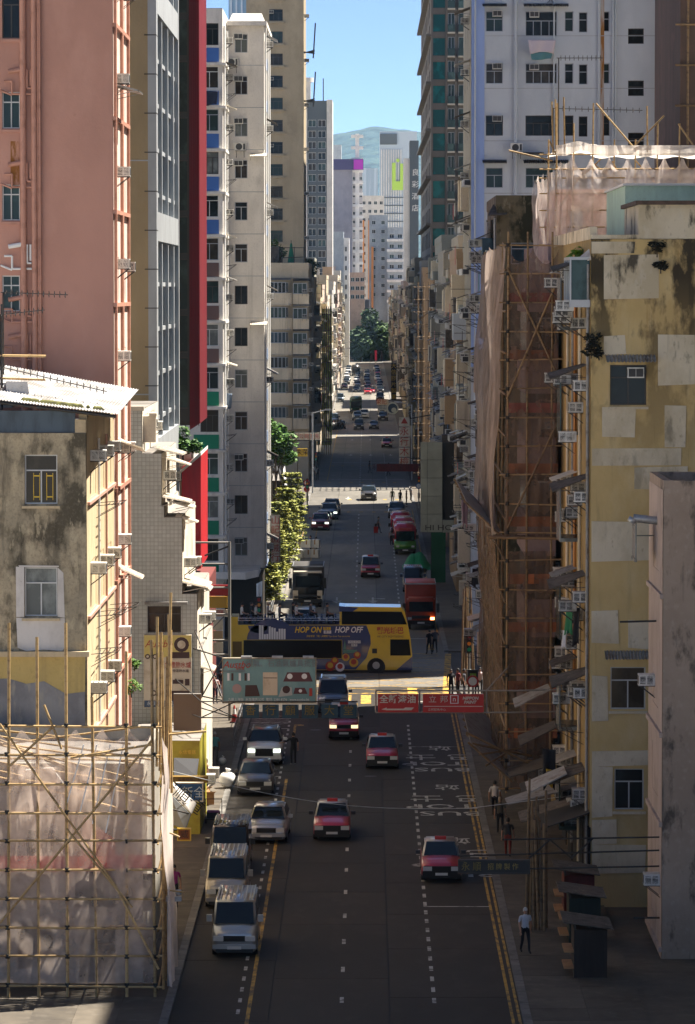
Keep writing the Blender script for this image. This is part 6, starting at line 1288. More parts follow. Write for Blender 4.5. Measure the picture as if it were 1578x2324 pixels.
def coach(label, x, yf, body, h_=3.1):
    o = thing('coach', label, 'bus', (x, yf, 0)); bevbox('body', o, -1.22, 1.22, 0, 11, .35, h_, body, .2, 3); lbox('windscreen', o, CGLASS, (-1.05, 1.05, -.02, .1, 1.0, h_-.75)); lbox('bumper', o, PLASTICK, (-1.15, 1.15, -.04, .2, .35, .6)); lbox('destination_board', o, PLASTICK, (-.8, .8, -.015, .1, h_-.62, h_-.35))
    for s_ in (-1, 1): lbox('side_window', o, CGLASS, (s_*1.22-.01, s_*1.22+.01, .6, 10.5, 1.3, h_-.6)); lbox('headlight', o, HEADL, (s_*.85-.16, s_*.85+.16, -.03, .1, .65, .85))
    wheels(o, (-1.05, 1.05), (2.2, 8.4), .48); return o
coach('dark green coach in the middle of the far street', -2.2, 731, paint('coach_green', (.02, .09, .07), .1)); coach('dark coach far off below the street end trees', -3.1, 1040, P_GRY)
# ================================================================== open-top sightseeing bus crossing the street
BY = 234.6; BYL = paint('bus_yellow', (.62, .44, .015), .0); BBL = paint('bus_blue', (.012, .03, .14), .0)
bus = thing('sightseeing_bus', 'yellow and blue open top double deck sightseeing bus crossing the junction', 'bus', (P(730, 1500, BY).x, BY, 0))
pz = lambda y: ZZ(y, BY)
px_ = lambda x: P(x, 1450, BY).x
def bpart(name, mat, x0, x1, y0, y1, d0=0.0, d1=2.5, bev=0):
    m = MB(); m.box(px_(x0), px_(x1), BY+d0, BY+d1, pz(y1), pz(y0))
    o = part(name, m, mat, bus)
    if bev:
        bm = bmesh.new(); bm.from_mesh(o.data); bmesh.ops.bevel(bm, geom=bm.edges[:], offset=bev, segments=3, affect='EDGES'); bm.to_mesh(o.data); bm.free(); o.data.polygons.foreach_set('use_smooth', [True]*len(o.data.polygons))
    return o
m = MB(); prof = [(524, 1523), (934, 1523), (936, 1490), (932, 1450), (924, 1412), (771, 1412), (771, 1420), (524, 1420)]
def prism(prof, d0, d1, name, mat):
    m = MB(); p = [(px_(x), pz(y)) for x, y in prof]; n = len(p)
    m.poly([(a, BY+d0, z) for a, z in p]); m.poly([(a, BY+d1, z) for a, z in p][::-1])
    for i in range(n): (a, z), (c, z2) = p[i], p[(i+1) % n]; m.quad((a, BY+d0, z), (c, BY+d0, z2), (c, BY+d1, z2), (a, BY+d1, z))
    return part(name, m, mat, bus, fixn=True)
prism(prof, 0, 2.5, 'body', BYL); prism([(771, 1412.5), (924, 1412.5), (919, 1390), (910, 1380), (771, 1378)], .05, 2.45, 'upper_cab', BYL)
prism([(524, 1420), (540, 1420), (540, 1402), (524, 1402)], 0, 2.5, 'rear_corner', BYL); prism([(770, 1390), (800, 1390), (814, 1381), (770, 1377)], .03, 2.47, 'blue_roof_flash', BBL)
prism([(776, 1419), (924, 1419), (912, 1390), (776, 1389)], -.012, .02, 'upper_windows', BGLASS); prism([(553, 1496), (776, 1496), (776, 1455), (553, 1455)], -.02, .02, 'lower_windows', BGLASS)
prism([(657, 1421), (832, 1421), (841, 1445), (842, 1463), (832, 1495), (808, 1522), (600, 1522), (600, 1497), (777, 1497), (777, 1454), (650, 1454)], -.006, .02, 'blue_panel', BBL)
m = MB()
for x, y, r_ in ((617, 1452, 1.35), (586, 1420, .55)):
    p = P(x, y, BY); k = 20; m.poly([(p.x+r_*1.2*math.cos(math.pi*i/k), BY-.008, p.z+(r_*math.sin(math.pi*i/k) if y > 1430 else -r_*math.sin(math.pi*i/k)*.9)) for i in range(k+1)])
part('blue_roundel', m, BBL, bus, fixn=True)
m = MB(); p = P(617, 1452, BY); random.seed(2)
for i in range(11): x = px_(588)+.16*i; m.box(x, x+.13, BY-.016, BY-.009, pz(1453), pz(1453)+random.uniform(.3, .95))
part('skyline_print', m, LBLU, bus)
prism([(886, 1490), (933, 1490), (929, 1453), (886, 1453)], -.014, .02, 'cab_window', BGLASS); prism([(845, 1485), (856, 1485), (856, 1474), (845, 1474)], -.01, .02, 'filler_flap', PLASTICK); prism([(900, 1523), (936, 1523), (936, 1492)], -.01, .02, 'blue_corner', BBL)
prism([(528, 1493), (549, 1493), (549, 1458), (528, 1458)], -.012, .02, 'engine_grille', M('grille_ochre', (.16, .1, .02), .8)); prism([(524, 1529), (934, 1529), (934, 1523), (524, 1523)], .15, 2.3, 'underbody', PLASTICK)
m = MB(); p = P(854, 1514, BY); m.disc((p.x, BY-.011, p.z), (0, -1, 0), .6, 20); part('wheel_arch', m, PLASTICK, bus)
for x in (854, 610):
    cx = px_(x); w1 = MB(); w1.tube((cx, BY-.03, .5), (cx, BY+.3, .5), .48, k=20); wo = part('wheel', w1, RUBBER, bus); w2 = MB(); w2.tube((cx, BY-.045, .5), (cx, BY, .5), .24, k=14); w2.v = [(a-wo.location.x, c, d) for a, c, d in w2.v]; part('rim', w2, RIM, bus)
m = MB(); m.box(px_(541), px_(770), BY+.02, BY+2.48, pz(1421), pz(1419)); part('upper_floor', m, M('deck_grey', (.1, .1, .1), .8), bus)
for y, d in ((1405, .05), (1410, .05), (1405, 2.45), (1410, 2.45)): pole((px_(541), BY+d, pz(y)), (px_(771), BY+d, pz(y)), .022, CHROME, bus, 'hand_rail')
for i in range(14):
    x = px_(552+16*i); m = MB(); m.box(x, x+.3, BY+.35, BY+1.1, pz(1420), pz(1420)+.25); m.box(x, x+.08, BY+.35, BY+1.1, pz(1420), pz(1420)+.55); m.box(x, x+.3, BY+1.45, BY+2.2, pz(1420), pz(1420)+.25); m.box(x, x+.08, BY+1.45, BY+2.2, pz(1420), pz(1420)+.55); part('seat', m, M('seat_blue', (.03, .05, .12), .8), bus)
BT = BY-.03; LY = M('letter_yellow', (.75, .52, .03), .5); LW = M('letter_white', (.75, .75, .75), .5)
ptext('lettering', 'HOP ON', 699, 1430, 15, BT, LY, bus, .82, shear=.25, bold=.012); ptext('lettering', 'HOP OFF', 791, 1430, 15, BT, LW, bus, .82, shear=.25, bold=.012); rect(bus, 'printed_tag', 734, 751, 1423, 1430, BT, LY); rect(bus, 'printed_tag', 735, 752, 1431, 1438, BT, LW)
ptext('lettering', '隨上', 742.5, 1426.5, 5, BT-.01, BBL, bus); ptext('lettering', '隨下', 743.5, 1434.5, 5, BT-.01, BBL, bus); ptext('lettering', '頂級景致 『隨』級體驗 Top views Top memories', 745, 1444, 4, BT, LY, bus, .95, shear=.2)
ptext('lettering', '觀光城巴', 886, 1432, 13, BT, DRED, bus, .95, bold=.01); ptext('lettering', 'HK CITY SIGHTSEEING', 886, 1445, 5, BT, DBRN, bus, .95, shear=.2); rect(bus, 'printed_tag', 790, 819, 1454, 1460, BT, LW); ptext('lettering', 'HONG KONG', 804.5, 1457, 4.5, BT-.01, BBL, bus); rect(bus, 'printed_tag', 798, 811, 1461, 1467, BT, LW); ptext('lettering', '香港', 804.5, 1464, 4.5, BT-.01, BBL, bus)
for i, (x, y, r_, c) in enumerate(((785, 1492, .25, GOLD), (803, 1504, .3, GOLD), (811, 1487, .24, DRED), (772, 1514, .3, LW), (750, 1512, .32, DRED), (760, 1500, .25, DRED))):
    m = MB(); p = P(x, y, BT); m.disc((p.x, BT-.004-.002*i, p.z), (0, -1, 0), r_, 14); m.disc((p.x, BT-.006-.002*i, p.z+.05), (0, -1, 0), r_*.6, 12, 1); part('printed_dish', m, [c, DRED if c != DRED else GOLD], bus)
rect(bus, 'printed_tag', 779, 811, 1475, 1482, BT, M('print_green', (.1, .25, .2), .6)); prism([(779, 1476), (786, 1476), (783, 1455)], -.03, -.02, 'printed_spire', M('print_green', (.1, .25, .2), .6))
# ================================================================== signs hung over the street
random.seed(202)
def board(name, label, x0, x1, y0, y1, Y, mat, t=.18, frame=None, cat='sign'):
    a, c = P(x0, y1, Y), P(x1, y0, Y); o = thing(name, label, cat, ((a.x+c.x)/2, Y, a.z))
    m = MB(); m.box(a.x, c.x, Y, Y+t, a.z, c.z); part('panel', m, mat, o)
    if frame:
        m = MB(); k = .05; m.box(a.x-k, c.x+k, Y-.03, Y+t+.02, a.z-k, a.z); m.box(a.x-k, c.x+k, Y-.03, Y+t+.02, c.z, c.z+k); m.box(a.x-k, a.x, Y-.03, Y+t+.02, a.z, c.z); m.box(c.x, c.x+k, Y-.03, Y+t+.02, a.z, c.z); part('frame', m, frame, o)
    return o
def strut(o, *prs, r=.035, mat=None):
    for p, q in prs: pole(p, q, r, mat or STEEL, o, 'strut', 5)
# teal stove billboard
Y = 168.0; TEALP = M('poster_teal', (.20, .36, .38), .6, layers=[((.15, .29, .32), (.8, .8, .5), .42, .6, .8), ((.28, .3, .2), (3, 3, .4), .6, .72, .7)])
o = board('stove_billboard', 'faded teal stove advertisement hung over the left lane', 507, 716, 1496, 1594, Y, TEALP, .25, M('board_frame', (.3, .27, .2), .7, layers=[((.15, .1, .06), (2, 2, 2), .5, .64, .8)]))
YF = Y-.012; GREYL = M('letter_grey', (.2, .22, .24), .6)
ptext('lettering', 'Austbo', 537, 1509, 18, YF, DRED, o, .95, shear=.3); ptext('lettering', '歐仕寶', 545, 1518, 5, YF, DRED, o); ptext('lettering', '煤氣、石油氣爐具批發', 640, 1507, 14, YF, GREYL, o, .95); ptext('lettering', '專營各類家庭爐具配件', 533, 1524, 4, YF, GREYL, o); ptext('lettering', '九龍上海街  永恒爐具公司  電話: 2380 8276   www.austbo.hk', 610, 1588, 6, YF, LBLU, o, .95)
rect(o, 'printed_heater', 597, 630, 1526, 1578, YF, CREAM); rect(o, 'printed_heater_trim', 598, 629, 1538, 1539.5, YF-.008, DBRN)
def pquad(o, nm, pts, Yd, mat):
    m = MB(); p = [P(x, y, Yd) for x, y in pts]; m.poly([(q.x, Yd, q.z) for q in p]); return part(nm, m, mat, o, fixn=True)
pquad(o, 'printed_hob', [(643, 1547), (710, 1547), (702, 1526), (652, 1526)], YF-.004, M('print_maroon', (.1, .035, .04), .5)); pquad(o, 'printed_hob', [(556, 1581), (590, 1580), (583, 1555), (557, 1555)], YF-.004, DBRN); pquad(o, 'printed_hob', [(666, 1575), (698, 1575), (692, 1561), (670, 1561)], YF-.004, M('print_maroon', (.1, .035, .04), .5)); pquad(o, 'printed_base', [(632, 1582), (664, 1578), (662, 1560), (640, 1560)], YF-.003, M('print_pale', (.42, .45, .45), .6))
for x, y, r_, mt in ((658, 1535, .13, LBLU), (691, 1535, .13, LBLU), (650, 1565, .18, DBRN), (538, 1563, .22, M('print_rose', (.38, .27, .27), .6)), (682, 1568, .08, LBLU)):
    m = MB(); p = P(x, y, YF); m.disc((p.x, YF-.01, p.z), (0, -1, 0), r_); part('printed_burner', m, mt, o)
for x in (516, 525, 542, 555, 562): rect(o, 'printed_part', x, x+5, 1528, 1545, YF, [LBLU, DBRN][x % 2])
rect(o, 'printed_bottle', 702, 709, 1562, 1580, YF, DRED)
e = P(507, 1600, Y); zb, zt = ZZ(1594, Y), ZZ(1496, Y); wx = P(458, 1560, Y).x-.6
strut(o, ((e.x, Y+.1, zt), (wx, Y+3.6, zt+.1)), ((e.x, Y+.1, zb), (wx, Y+3.6, zb-.1)), ((e.x, Y+.1, zt), (wx, Y+3.6, zb-1.0)), ((e.x, Y+.2, zb), (wx, Y+3.8, zt+1.2)))
for k in range(3): m = MB(); q = P(560+70*k, 1494, Y); m.box(q.x-.25, q.x+.25, Y-.3, Y, q.z+.02, q.z+.12); part('spot_lamp', m, GALV, o)
# six blue panels on a truss
Y = 165.0; o = thing('blue_panel_sign', 'row of six blue square panels on a black truss under the teal advertisement', 'sign', P(680, 1632, Y)); NAVY = M('panel_navy', (.012, .05, .085), .6, layers=[((.01, .035, .06), (1, 1, 1), .45, .6, .7)])
for i, ch in enumerate('香行顧服大堂'):
    x0 = (551, 596, 641, 685, 730, 773)[i]; rect(o, 'panel', x0, x0+37, 1599, 1630, Y, NAVY, .1); ptext('lettering', ch, x0+18, 1614, 20, Y-.11, M('dull_gold', (.16, .12, .02), .6), o)
zb = ZZ(1631, Y)-.04; zt = ZZ(1598, Y)+.04; xa, xb_ = P(476, 1620, Y).x-.4, P(812, 1620, Y).x
strut(o, ((xa, Y+.12, zb), (xb_, Y+.12, zb)), ((xa, Y+.12, zt), (xb_, Y+.12, zt)), ((xa, Y+.12, zb), (xa+1.6, Y+.12, zt)), ((xa, Y+.12, zt), (xa+1.6, Y+.12, zb)), ((xa, Y+.1, zb), (xa-1.6, Y+6.5, zb-.3)), ((xa, Y+.1, zt), (xa-1.6, Y+6.6, zt+.4)), ((xa+1.5, Y+.1, zb), (xa-1.4, Y+6.7, zb)), r=.03)
# red paint shop signs
Y = 160.0; o = thing('paint_sign', 'pair of red paint shop panels in a pale frame over the right lanes', 'sign', P(978, 1622, Y))
GREYF = M('sign_pole_grey', (.26, .25, .23), .6)
for x0, x1 in ((858, 950), (960, 1098)): rect(o, 'panel', x0, x1, 1575, 1616, Y, RED, .14)
YF = Y-.15; PALE = M('letter_offwhite', (.55, .5, .46), .6)
ptext('lettering', '全新漆油', 903, 1588, 16, YF, PALE, o, 1.05, bold=.008); ptext('lettering', '立', 982, 1588, 14, YF, PALE, o, 1.1); ptext('lettering', '邦', 1008, 1588, 14, YF, PALE, o, 1.1); ptext('lettering', 'NIPPON', 1068, 1585, 7.5, YF, PALE, o, 1.05, shear=.2, bold=.008); ptext('lettering', 'PAINT', 1067, 1594, 7.5, YF, PALE, o, 1.05, shear=.2, bold=.008); ptext('lettering', '立邦配色中心', 992, 1611, 5, YF, PALE, o, 1.1)
rect(o, 'printed_line', 962, 1096, 1602.5, 1604, YF+.01, PALE); pquad(o, 'printed_arrow', [(866, 1610), (878, 1606), (878, 1608.5), (916, 1608.5), (920, 1606), (940, 1606), (934, 1612), (878, 1612)], YF, PALE)
m = MB(); a, c = P(1022, 1597, YF), P(1041, 1578, YF); m.box(a.x, c.x, YF-.006, YF, a.z, c.z); part('emblem_frame', m, LBLU, o); m = MB(); a, c = P(1024, 1595.5, YF), P(1039, 1579.5, YF); m.box(a.x, c.x, YF-.012, YF-.006, a.z, c.z); part('emblem', m, RED, o); ptext('lettering', 'n', 1031.5, 1587, 13, YF-.014, LBLU, o)
zt, zb = ZZ(1570, Y), ZZ(1620, Y); xa, xb_ = P(853, 1600, Y).x, P(1105, 1600, Y).x
strut(o, ((xa, Y, zt), (xb_+1.2, Y, zt)), ((xa, Y, zb), (xb_+1.2, Y, zb)), ((xa, Y, zb), (xa, Y, zt)), ((xb_, Y, zb), (xb_, Y, zt)), ((P(954, 0, Y).x, Y, zb), (P(954, 0, Y).x, Y, zt)), ((xb_, Y, zt), (8.9, Y+16, zt+1.5)), ((xb_+1.2, Y, zb), (8.9, Y+.5, zb)), ((xb_+1.2, Y, zt), (8.95, Y+.5, zt)), mat=GREYF, r=.04)
# black sign-maker's sign
Y = 134.6; o = board('signmaker_sign', 'long black sign with gold lettering reaching over the bus lane', 1043, 1201, 1955, 1981, Y, BLACK, .16, STEEL); ptext('lettering', '永 順', 1070, 1968, 18, Y-.012, M('dim_gold', (.2, .15, .03), .5), o, .9); ptext('lettering', '招 牌 製 作', 1142, 1968, 13, Y-.012, M('mid_gold', (.3, .22, .05), .5), o, .9)
xb_ = P(1201, 1968, Y).x; z = ZZ(1955, Y); strut(o, ((P(1043, 0, Y).x, Y+.08, z+.08), (11, Y+.08, z+.3)), ((xb_, Y+.08, z-.4), (11, Y+.08, z-.3)), ((xb_, Y+.08, z), (xb_+.8, Y+.08, z+.7)), ((xb_-1, Y+.08, z+.7), (11, Y+.08, z+.8)), ((xb_+.8, Y+.08, z+.7), (xb_+1.6, Y+.08, z)), ((xb_+1.6, Y+.08, z), (xb_+2.4, Y+.08, z+.75)))
# left shop fronts under the stained building and the tiled one
b = Bld('shop_canopy_row', 'yellow shop fascia with a black folded awning below the tiled building', 'shop front', -10.8, XX(452, 164), 164, 170.8, 4.4, M('shop_yellow', (.36, .32, .03), .6, layers=[((.25, .2, .02), (1, 1, 1), .45, .6, .7)])); b.done()
m = MB(); m.slab(P(395, 1720, 160), P(452, 1722, 161), P(447, 1762, 157.5), P(395, 1765, 157.5), .06); part('black_awning', m, M('awning_black', (.02, .02, .022), .7), b.o, fixn=True); ptext('lettering', '永信電器', 425, 1708, 8, 163.9, GOLD, b.o)
b = Bld('brown_fascia', 'brown shop fascia with old cream lettering on the tiled building', 'shop front', XX(392, 167), XX(455, 167), 167, 167.3, 6.2, M('fascia_brown', (.16, .11, .07), .7), z0=4.5); b.done(); ptext('lettering', '恒豐五金', 425, 1672, 9, 166.9, CREAM, b.o)
o = board('blue_shop_sign', 'blue shop sign with two white characters over the left pavement', 396, 459, 1779, 1817, 152.5, BLUE, .2, CREAM); ptext('lettering', '新全', 439, 1800, 22, 152.48, M('letter_bluewhite', (.5, .56, .62), .6), o); strut(o, (P(396, 1785, 152.6), P(396, 1785, 152.6)+Vector((-2.9, 0, .2))))
o = board('ochre_shop_sign', 'dark ochre shop sign above the blue shop sign', 392, 472, 1763, 1777, 155, M('ochre_dark', (.2, .12, .02), .6), .4); ptext('lettering', '電業有限公司', 430, 1770, 7, 154.98, DBRN, o); strut(o, (P(392, 1770, 155.2), P(392, 1770, 155.2)+Vector((-2.6, 0, .2))))
t = thing('sloping_awning', 'grey sloping awning with a white lettered edge over the near left pavement', 'awning', P(415, 1880, 147)); AWW = M('awning_white', (.58, .56, .54), .7); m = MB(); m.slab(P(386, 1770, 149), P(445, 1822, 147), P(434, 1846, 146.4), P(386, 1800, 148.4), .05); part('white_edge', m, AWW, t, fixn=True); m = MB(); m.slab(P(386, 1803, 148.2), P(432, 1848, 146.3), P(420, 1885, 145.6), P(386, 1868, 147.6), .04); part('canvas', m, M('awning_grey', (.1, .105, .11), .6), t, fixn=True); strut(t, (P(433, 1848, 146.4), P(433, 1848, 146.4)+Vector((-3.4, 0, .9))), (P(420, 1885, 145.7), P(420, 1885, 145.7)+Vector((-3.4, 0, .3)))); q = text('lettering', '安順道', .7, P(412, 1808, 147.3)+Vector((0, -.1, .05)), (math.pi/2, R(38), 0), BLACK, t)
o = board('orange_shop_sign', 'small dark orange hanging sign below the sloping awning', 405, 431, 1883, 1906, 144.5, M('orange_dark', (.3, .09, .02), .6), .15, GOLD); ptext('lettering', '威', 418, 1895, 16, 144.48, DBRN, o); strut(o, (P(405, 1884, 144.6), P(405, 1884, 144.6)+Vector((-3.6, 0, .1))))
# steel sign frame and red boards at the crossing corner
Y = 207.5; o = thing('steel_sign_frame', 'tall empty steel sign frame at the corner beside the red cladding', 'frame', P(521, 1490, Y)); xa, xb_ = P(436, 1300, Y).x, P(521, 1300, Y).x
for y in (1232, 1281, 1335, 1396, 1455, 1488): pole((xa, Y, ZZ(y, Y)), (xb_, Y, ZZ(y, Y)), .06, M('frame_grey', (.24, .22, .19), .7), o, 'frame_bar')
pole((xb_, Y, .1), (xb_, Y, ZZ(1230, Y)), .09, M('frame_grey', (.24, .22, .19), .7), o, 'frame_post'); pole((P(462, 0, Y).x, Y, ZZ(1262, Y)), (xb_, Y, ZZ(1240, Y)), .05, STEEL, o, 'frame_bar'); pole((xa+.5, Y, ZZ(1455, Y)), (xb_-.3, Y, ZZ(1400, Y)), .04, M('frame_grey', (.24, .22, .19), .7), o, 'frame_bar')
o = board('red_shop_board', 'red shop board over a yellow lamp at the crossing corner', 472, 518, 1328, 1352, 209, RED, .2); o = board('yellow_shop_board', 'yellow shop board under the red shop board', 472, 516, 1354, 1380, 209.1, M('board_amber', (.5, .28, .03), .6), .2); o = board('cream_shop_board', 'cream shop board with two red characters at the crossing corner', 472, 516, 1384, 1400, 209.1, CREAM, .2); ptext('lettering', '家廳', 492, 1392, 13, 209.05, DRED, o)
for i in range(3): o = board('menu_board', ['upper', 'middle', 'lower'][i]+' pale menu board on the corner shop pillar', 484, 506, 1406+26*i, 1430+26*i, 209.1, [CREAM, M('menu_ochre', (.4, .28, .16), .7)][i % 2], .1)
# signs further along
Y = 296.0; o = thing('panelled_signboard', 'huge grey panelled signboard with black lettering jutting over the right pavement', 'sign', P(990, 1210, Y)); GP = M('signboard_grey', (.3, .3, .24), .7, layers=[((.22, .22, .18), (.5, .5, .4), .42, .6, .8)], rnd=.08)
for i in range(5):
    for x0, x1 in ((955, 970), (970.6, 1004)): rect(o, 'panel', x0, x1, 1003+41*i, 1043+41*i, Y, GP, .3)
m = MB(); a, c = P(956, 1208, Y), P(1031, 1004, Y); m.box(a.x, c.x, Y+.02, Y+.3, a.z, c.z); part('backing', m, M('board_back', (.03, .028, .025), .8), o); rect(o, 'panel', 1005, 1030, 1180, 1208, Y, GP, .3); ptext('lettering', 'HI HO', 996, 1198, 14, Y-.31, M('letter_brownblack', (.03, .02, .015), .6), o, 1.3); strut(o, ((c.x, Y+.2, c.z), (7.8, Y+.2, c.z)), ((c.x, Y+.2, a.z), (7.8, Y+.2, a.z)), r=.08)
Y = 385.0; o = board('red_lintel_sign', 'dark red horizontal sign above the minibus queue', 855, 950, 1053, 1070, Y, M('sign_maroon', (.12, .015, .012), .6), .25); ptext('lettering', '利榮五金電器', 900, 1061, 13, Y-.02, M('letter_maroon', (.05, .008, .008), .6), o, 1.15); strut(o, (P(950, 1055, Y), P(950, 1055, Y)+Vector((2.4, 0, 0))), r=.08)
Y = 420.0; o = thing('vertical_wood_sign', 'vertical sign of cream squares with red characters beside the bamboo staging', 'sign', P(917, 1062, Y))
for i, ch in enumerate(('', '永', '行', '木', '檢')):
    rect(o, 'panel', 906, 930, 947+23*i, 967.5+23*i, Y, CREAM, .3)
    if ch: ptext('lettering', ch, 918, 957+23*i, 17, Y-.32, DRED, o)
m = MB(); q = P(918, 955, Y); m.poly([(q.x-.4, Y-.31, q.z-.3), (q.x+.4, Y-.31, q.z-.3), (q.x, Y-.31, q.z+.4)]); part('emblem', m, DRED, o, fixn=True); strut(o, (P(930, 950, Y), P(930, 950, Y)+Vector((2.8, 0, .5))), (P(930, 1040, Y), P(930, 1040, Y)+Vector((2.8, 0, 0))), r=.07)
Y = 560.0; o = board('gold_vertical_sign', 'tall black vertical sign with gold characters', 888, 900, 824, 908, Y, BLACK, .3)
for i, ch in enumerate('大信膠片製業'): ptext('lettering', ch, 894, 831+14*i, 10, Y-.02, GOLD, o)
strut(o, (P(900, 835, Y), P(900, 835, Y)+Vector((3, 0, 0))), (P(900, 900, Y), P(900, 900, Y)+Vector((3, 0, 0))), r=.08)
Y = 600.0; o = board('cream_name_sign', 'cream sign with two dark red characters left of the ring shaped sign', 856, 882, 906, 919, Y, CREAM, .3); ptext('lettering', '榮記', 866, 912, 11, Y-.02, DRED, o, .9); rect(o, 'lower_panel', 858, 880, 920, 931, Y, M('sign_bluewhite', (.4, .44, .48), .6), .2); ptext('lettering', '良山', 868, 925, 8, Y-.22, M('letter_slate', (.1, .12, .16), .6), o); strut(o, (P(882, 908, Y), P(882, 908, Y)+Vector((4, 0, 0))), r=.08)
o = thing('ring_sign', 'round blue and white ring shaped sign fringed with bulbs', 'sign', P(891.5, 940, 598)); q = P(891.5, 926.5, 598); m = MB(); m.tube(q-Vector((0, .1, 0)), q+Vector((0, .25, 0)), 1.0, k=24); part('ring', m, M('ring_pale', (.45, .5, .5), .5), o); m = MB(); m.disc(q-Vector((0, .12, 0)), (0, -1, 0), .78, 24); part('disc', m, M('disc_navy', (.03, .06, .12), .5), o); m = MB(); m.disc(q-Vector((-.2, .14, .3)), (0, -1, 0), .42, 16); part('dove_mark', m, M('ring_pale', (.45, .5, .5), .5), o); strut(o, (q+Vector((.9, .1, 0)), q+Vector((3.2, .1, 0))), r=.08)
Y = 267.0; o = board('machinery_sign', 'vertical cream sign with red characters beside the yellow green trees', 615.5, 634.5, 1171, 1276, Y, CREAM, .25, M('sign_frame_dark', (.06, .05, .04), .7))
for i, ch in enumerate('山記機械行'): ptext('lettering', ch, 625, 1182+21*i, 16, Y-.02, DRED, o)
strut(o, (P(615, 1180, Y), P(615, 1180, Y)+Vector((-.9, 0, .1))), (P(615, 1260, Y), P(615, 1260, Y)+Vector((-.9, 0, 0))), r=.05)
Y = 455.0; o = thing('row_sign', 'horizontal row of small cream sign boxes past the garden', 'sign', P(690, 999, Y))
for i, ch in enumerate('友聯公司五先'): rect(o, 'panel', 655+12*i, 665.5+12*i, 984, 998, Y, CREAM, .3); ptext('lettering', ch, 660+12*i, 991, 9, Y-.32, DRED, o)
strut(o, (P(653, 983, Y), P(728, 983, Y)), (P(653, 999, Y), P(728, 999, Y)), (P(655, 983, Y), P(655, 983, Y)+Vector((-1, 15, 0))), r=.08)
Y = 420.0; o = board('yellow_hanging_sign', 'small yellow sign with two brown characters on a post', 675, 698, 1018, 1036, Y, YEL, .25); ptext('lettering', '朱荣', 686, 1027, 12, Y-.02, DBRN, o); strut(o, (P(676, 1027, Y+.2), Vector((P(676, 1027, Y).x, Y+.2, .1))), r=.07)
# ================================================================== garden strip on the left
YG = M('tier_leaf', (.28, .28, .05), .6, layers=[((.17, .2, .03), (.6, .6, .6), .45, .6, .8), ((.34, .33, .08), (2, 2, 2), .55, .68, .6)]); DG = M('dense_leaf', (.045, .12, .012), .6, layers=[((.1, .2, .02), (.7, .7, .7), .48, .6, .8)])
def tiered(label, x, y, h, n=11, r0=1.5):
    t = thing('tiered_tree', label, 'tree', (x, y, .1)); m = MB(); tm = MB(); tm.tube((x, y, .1), (x+.05, y, h*.97), .11, .025, 7)
    for k in range(n):
        z = 1.5+(h-1.7)*(k+.5)/n; r_ = r0*(1-.55*(k/n)**1.6)
        for j in range(7):
            a = 6.283*(j+random.random()*.6)/7+k; l = r_*random.uniform(.75, 1.1); e = Vector((x+l*math.cos(a), y+l*math.sin(a), z+.08)); tm.tube((x, y, z-.12), e, .025, .008, 4)
            for q in range(90):
                u = random.uniform(.2, 1.05); s_ = random.gauss(0, .22)*l; p = Vector((x, y, z)).lerp(e, u) + Vector((-math.sin(a)*s_, math.cos(a)*s_, random.uniform(-.14, .24)))
                d = Vector((random.uniform(-1, 1), random.uniform(-1, 1), random.uniform(-.2, .25))).normalized()*.17; f = d.cross(Vector((random.gauss(0, .3), random.gauss(0, .3), 1))).normalized()*.1; m.quad(p-d, p-f, p+d, p+f)
    part('crown', m, YG, t); part('trunk', tm, BARK, t)
for i, (x, y, h) in enumerate(((-7.75, 272, 5.6), (-7.5, 286, 7.0), (-7.3, 301, 7.4), (-7.15, 317, 7.7), (-7.0, 334, 8.2))): tiered('yellow green tiered tree '+['partly hidden by the curved canopy', 'right beside the vertical machinery sign', 'in the middle of the garden row', 'next to last before the bin bags', 'last and tallest of the garden row'][i], x, y, h)
for i, (x, y, Yt, r_) in enumerate(((626, 1005, 330, 1.9), (640, 1030, 345, 1.4), (616, 985, 338, 1.6))): p = P(x, y, Yt); leafball('garden_tree', ['large leafy green tree behind the white tower', 'smaller green tree beside the barrel awning', 'high green tree touching the white tower edge'][i], p, r_, 1500, .26, DG, trunk=p.z-.1, cat='tree', lobes=10)
p = P(415, 1000, 208); leafball('terrace_plant', 'bright green bush on the terrace under the crimson fin', p, 1.15, 900, .16, DG, cat='plant', lobes=8); p = P(436, 1015, 208.5); leafball('terrace_plant', 'small green bush on the terrace rail by the crimson fin', p, .6, 300, .14, DG, cat='plant')
p = P(305, 1505, 165); leafball('balcony_plant', 'green potted plant on the pink building side', p, .35, 220, .1, DG, cat='plant'); p = P(298, 1560, 163); leafball('balcony_plant', 'larger leafy potted plant with red blooms on the pink building side', p, .45, 300, .1, M('bloom_leaf', (.1, .2, .03), .6, layers=[((.4, .05, .06), (5, 5, 5), .6, .63, 1)]), cat='plant')
b = Bld('garden_kiosk', 'dark garden kiosk with a black barrel awning', 'kiosk', XX(560, 352), XX(646, 352), 352, 366, ZZ(1092, 352), M('kiosk_dark', (.03, .028, .026), .8)); b.done()
m = MB(); m.grid(lambda u, v: (XX(612, 350)+(XX(646, 350)-XX(612, 350))*math.sin(u*math.pi/2), 345+8*v, ZZ(1112, 350)+(ZZ(1055, 350)-ZZ(1112, 350))*math.cos(u*math.pi/2)), 12, 2); part('barrel_awning', m, M('awning_charcoal', (.025, .025, .027), .6), b.o); m = MB(); m.grid(lambda u, v: (XX(645, 350)+.25*v, 345+8*u, ZZ(1112, 350)+(ZZ(1060, 350)-ZZ(1112, 350))*(1-v)), 4, 4); part('awning_edge', m, WHITE, b.o)
b = Bld('garden_wall', 'low grey wall along the garden strip', 'wall', -9.4, -9.0, 280, 420, 1.5, PALS[1]); b.done()
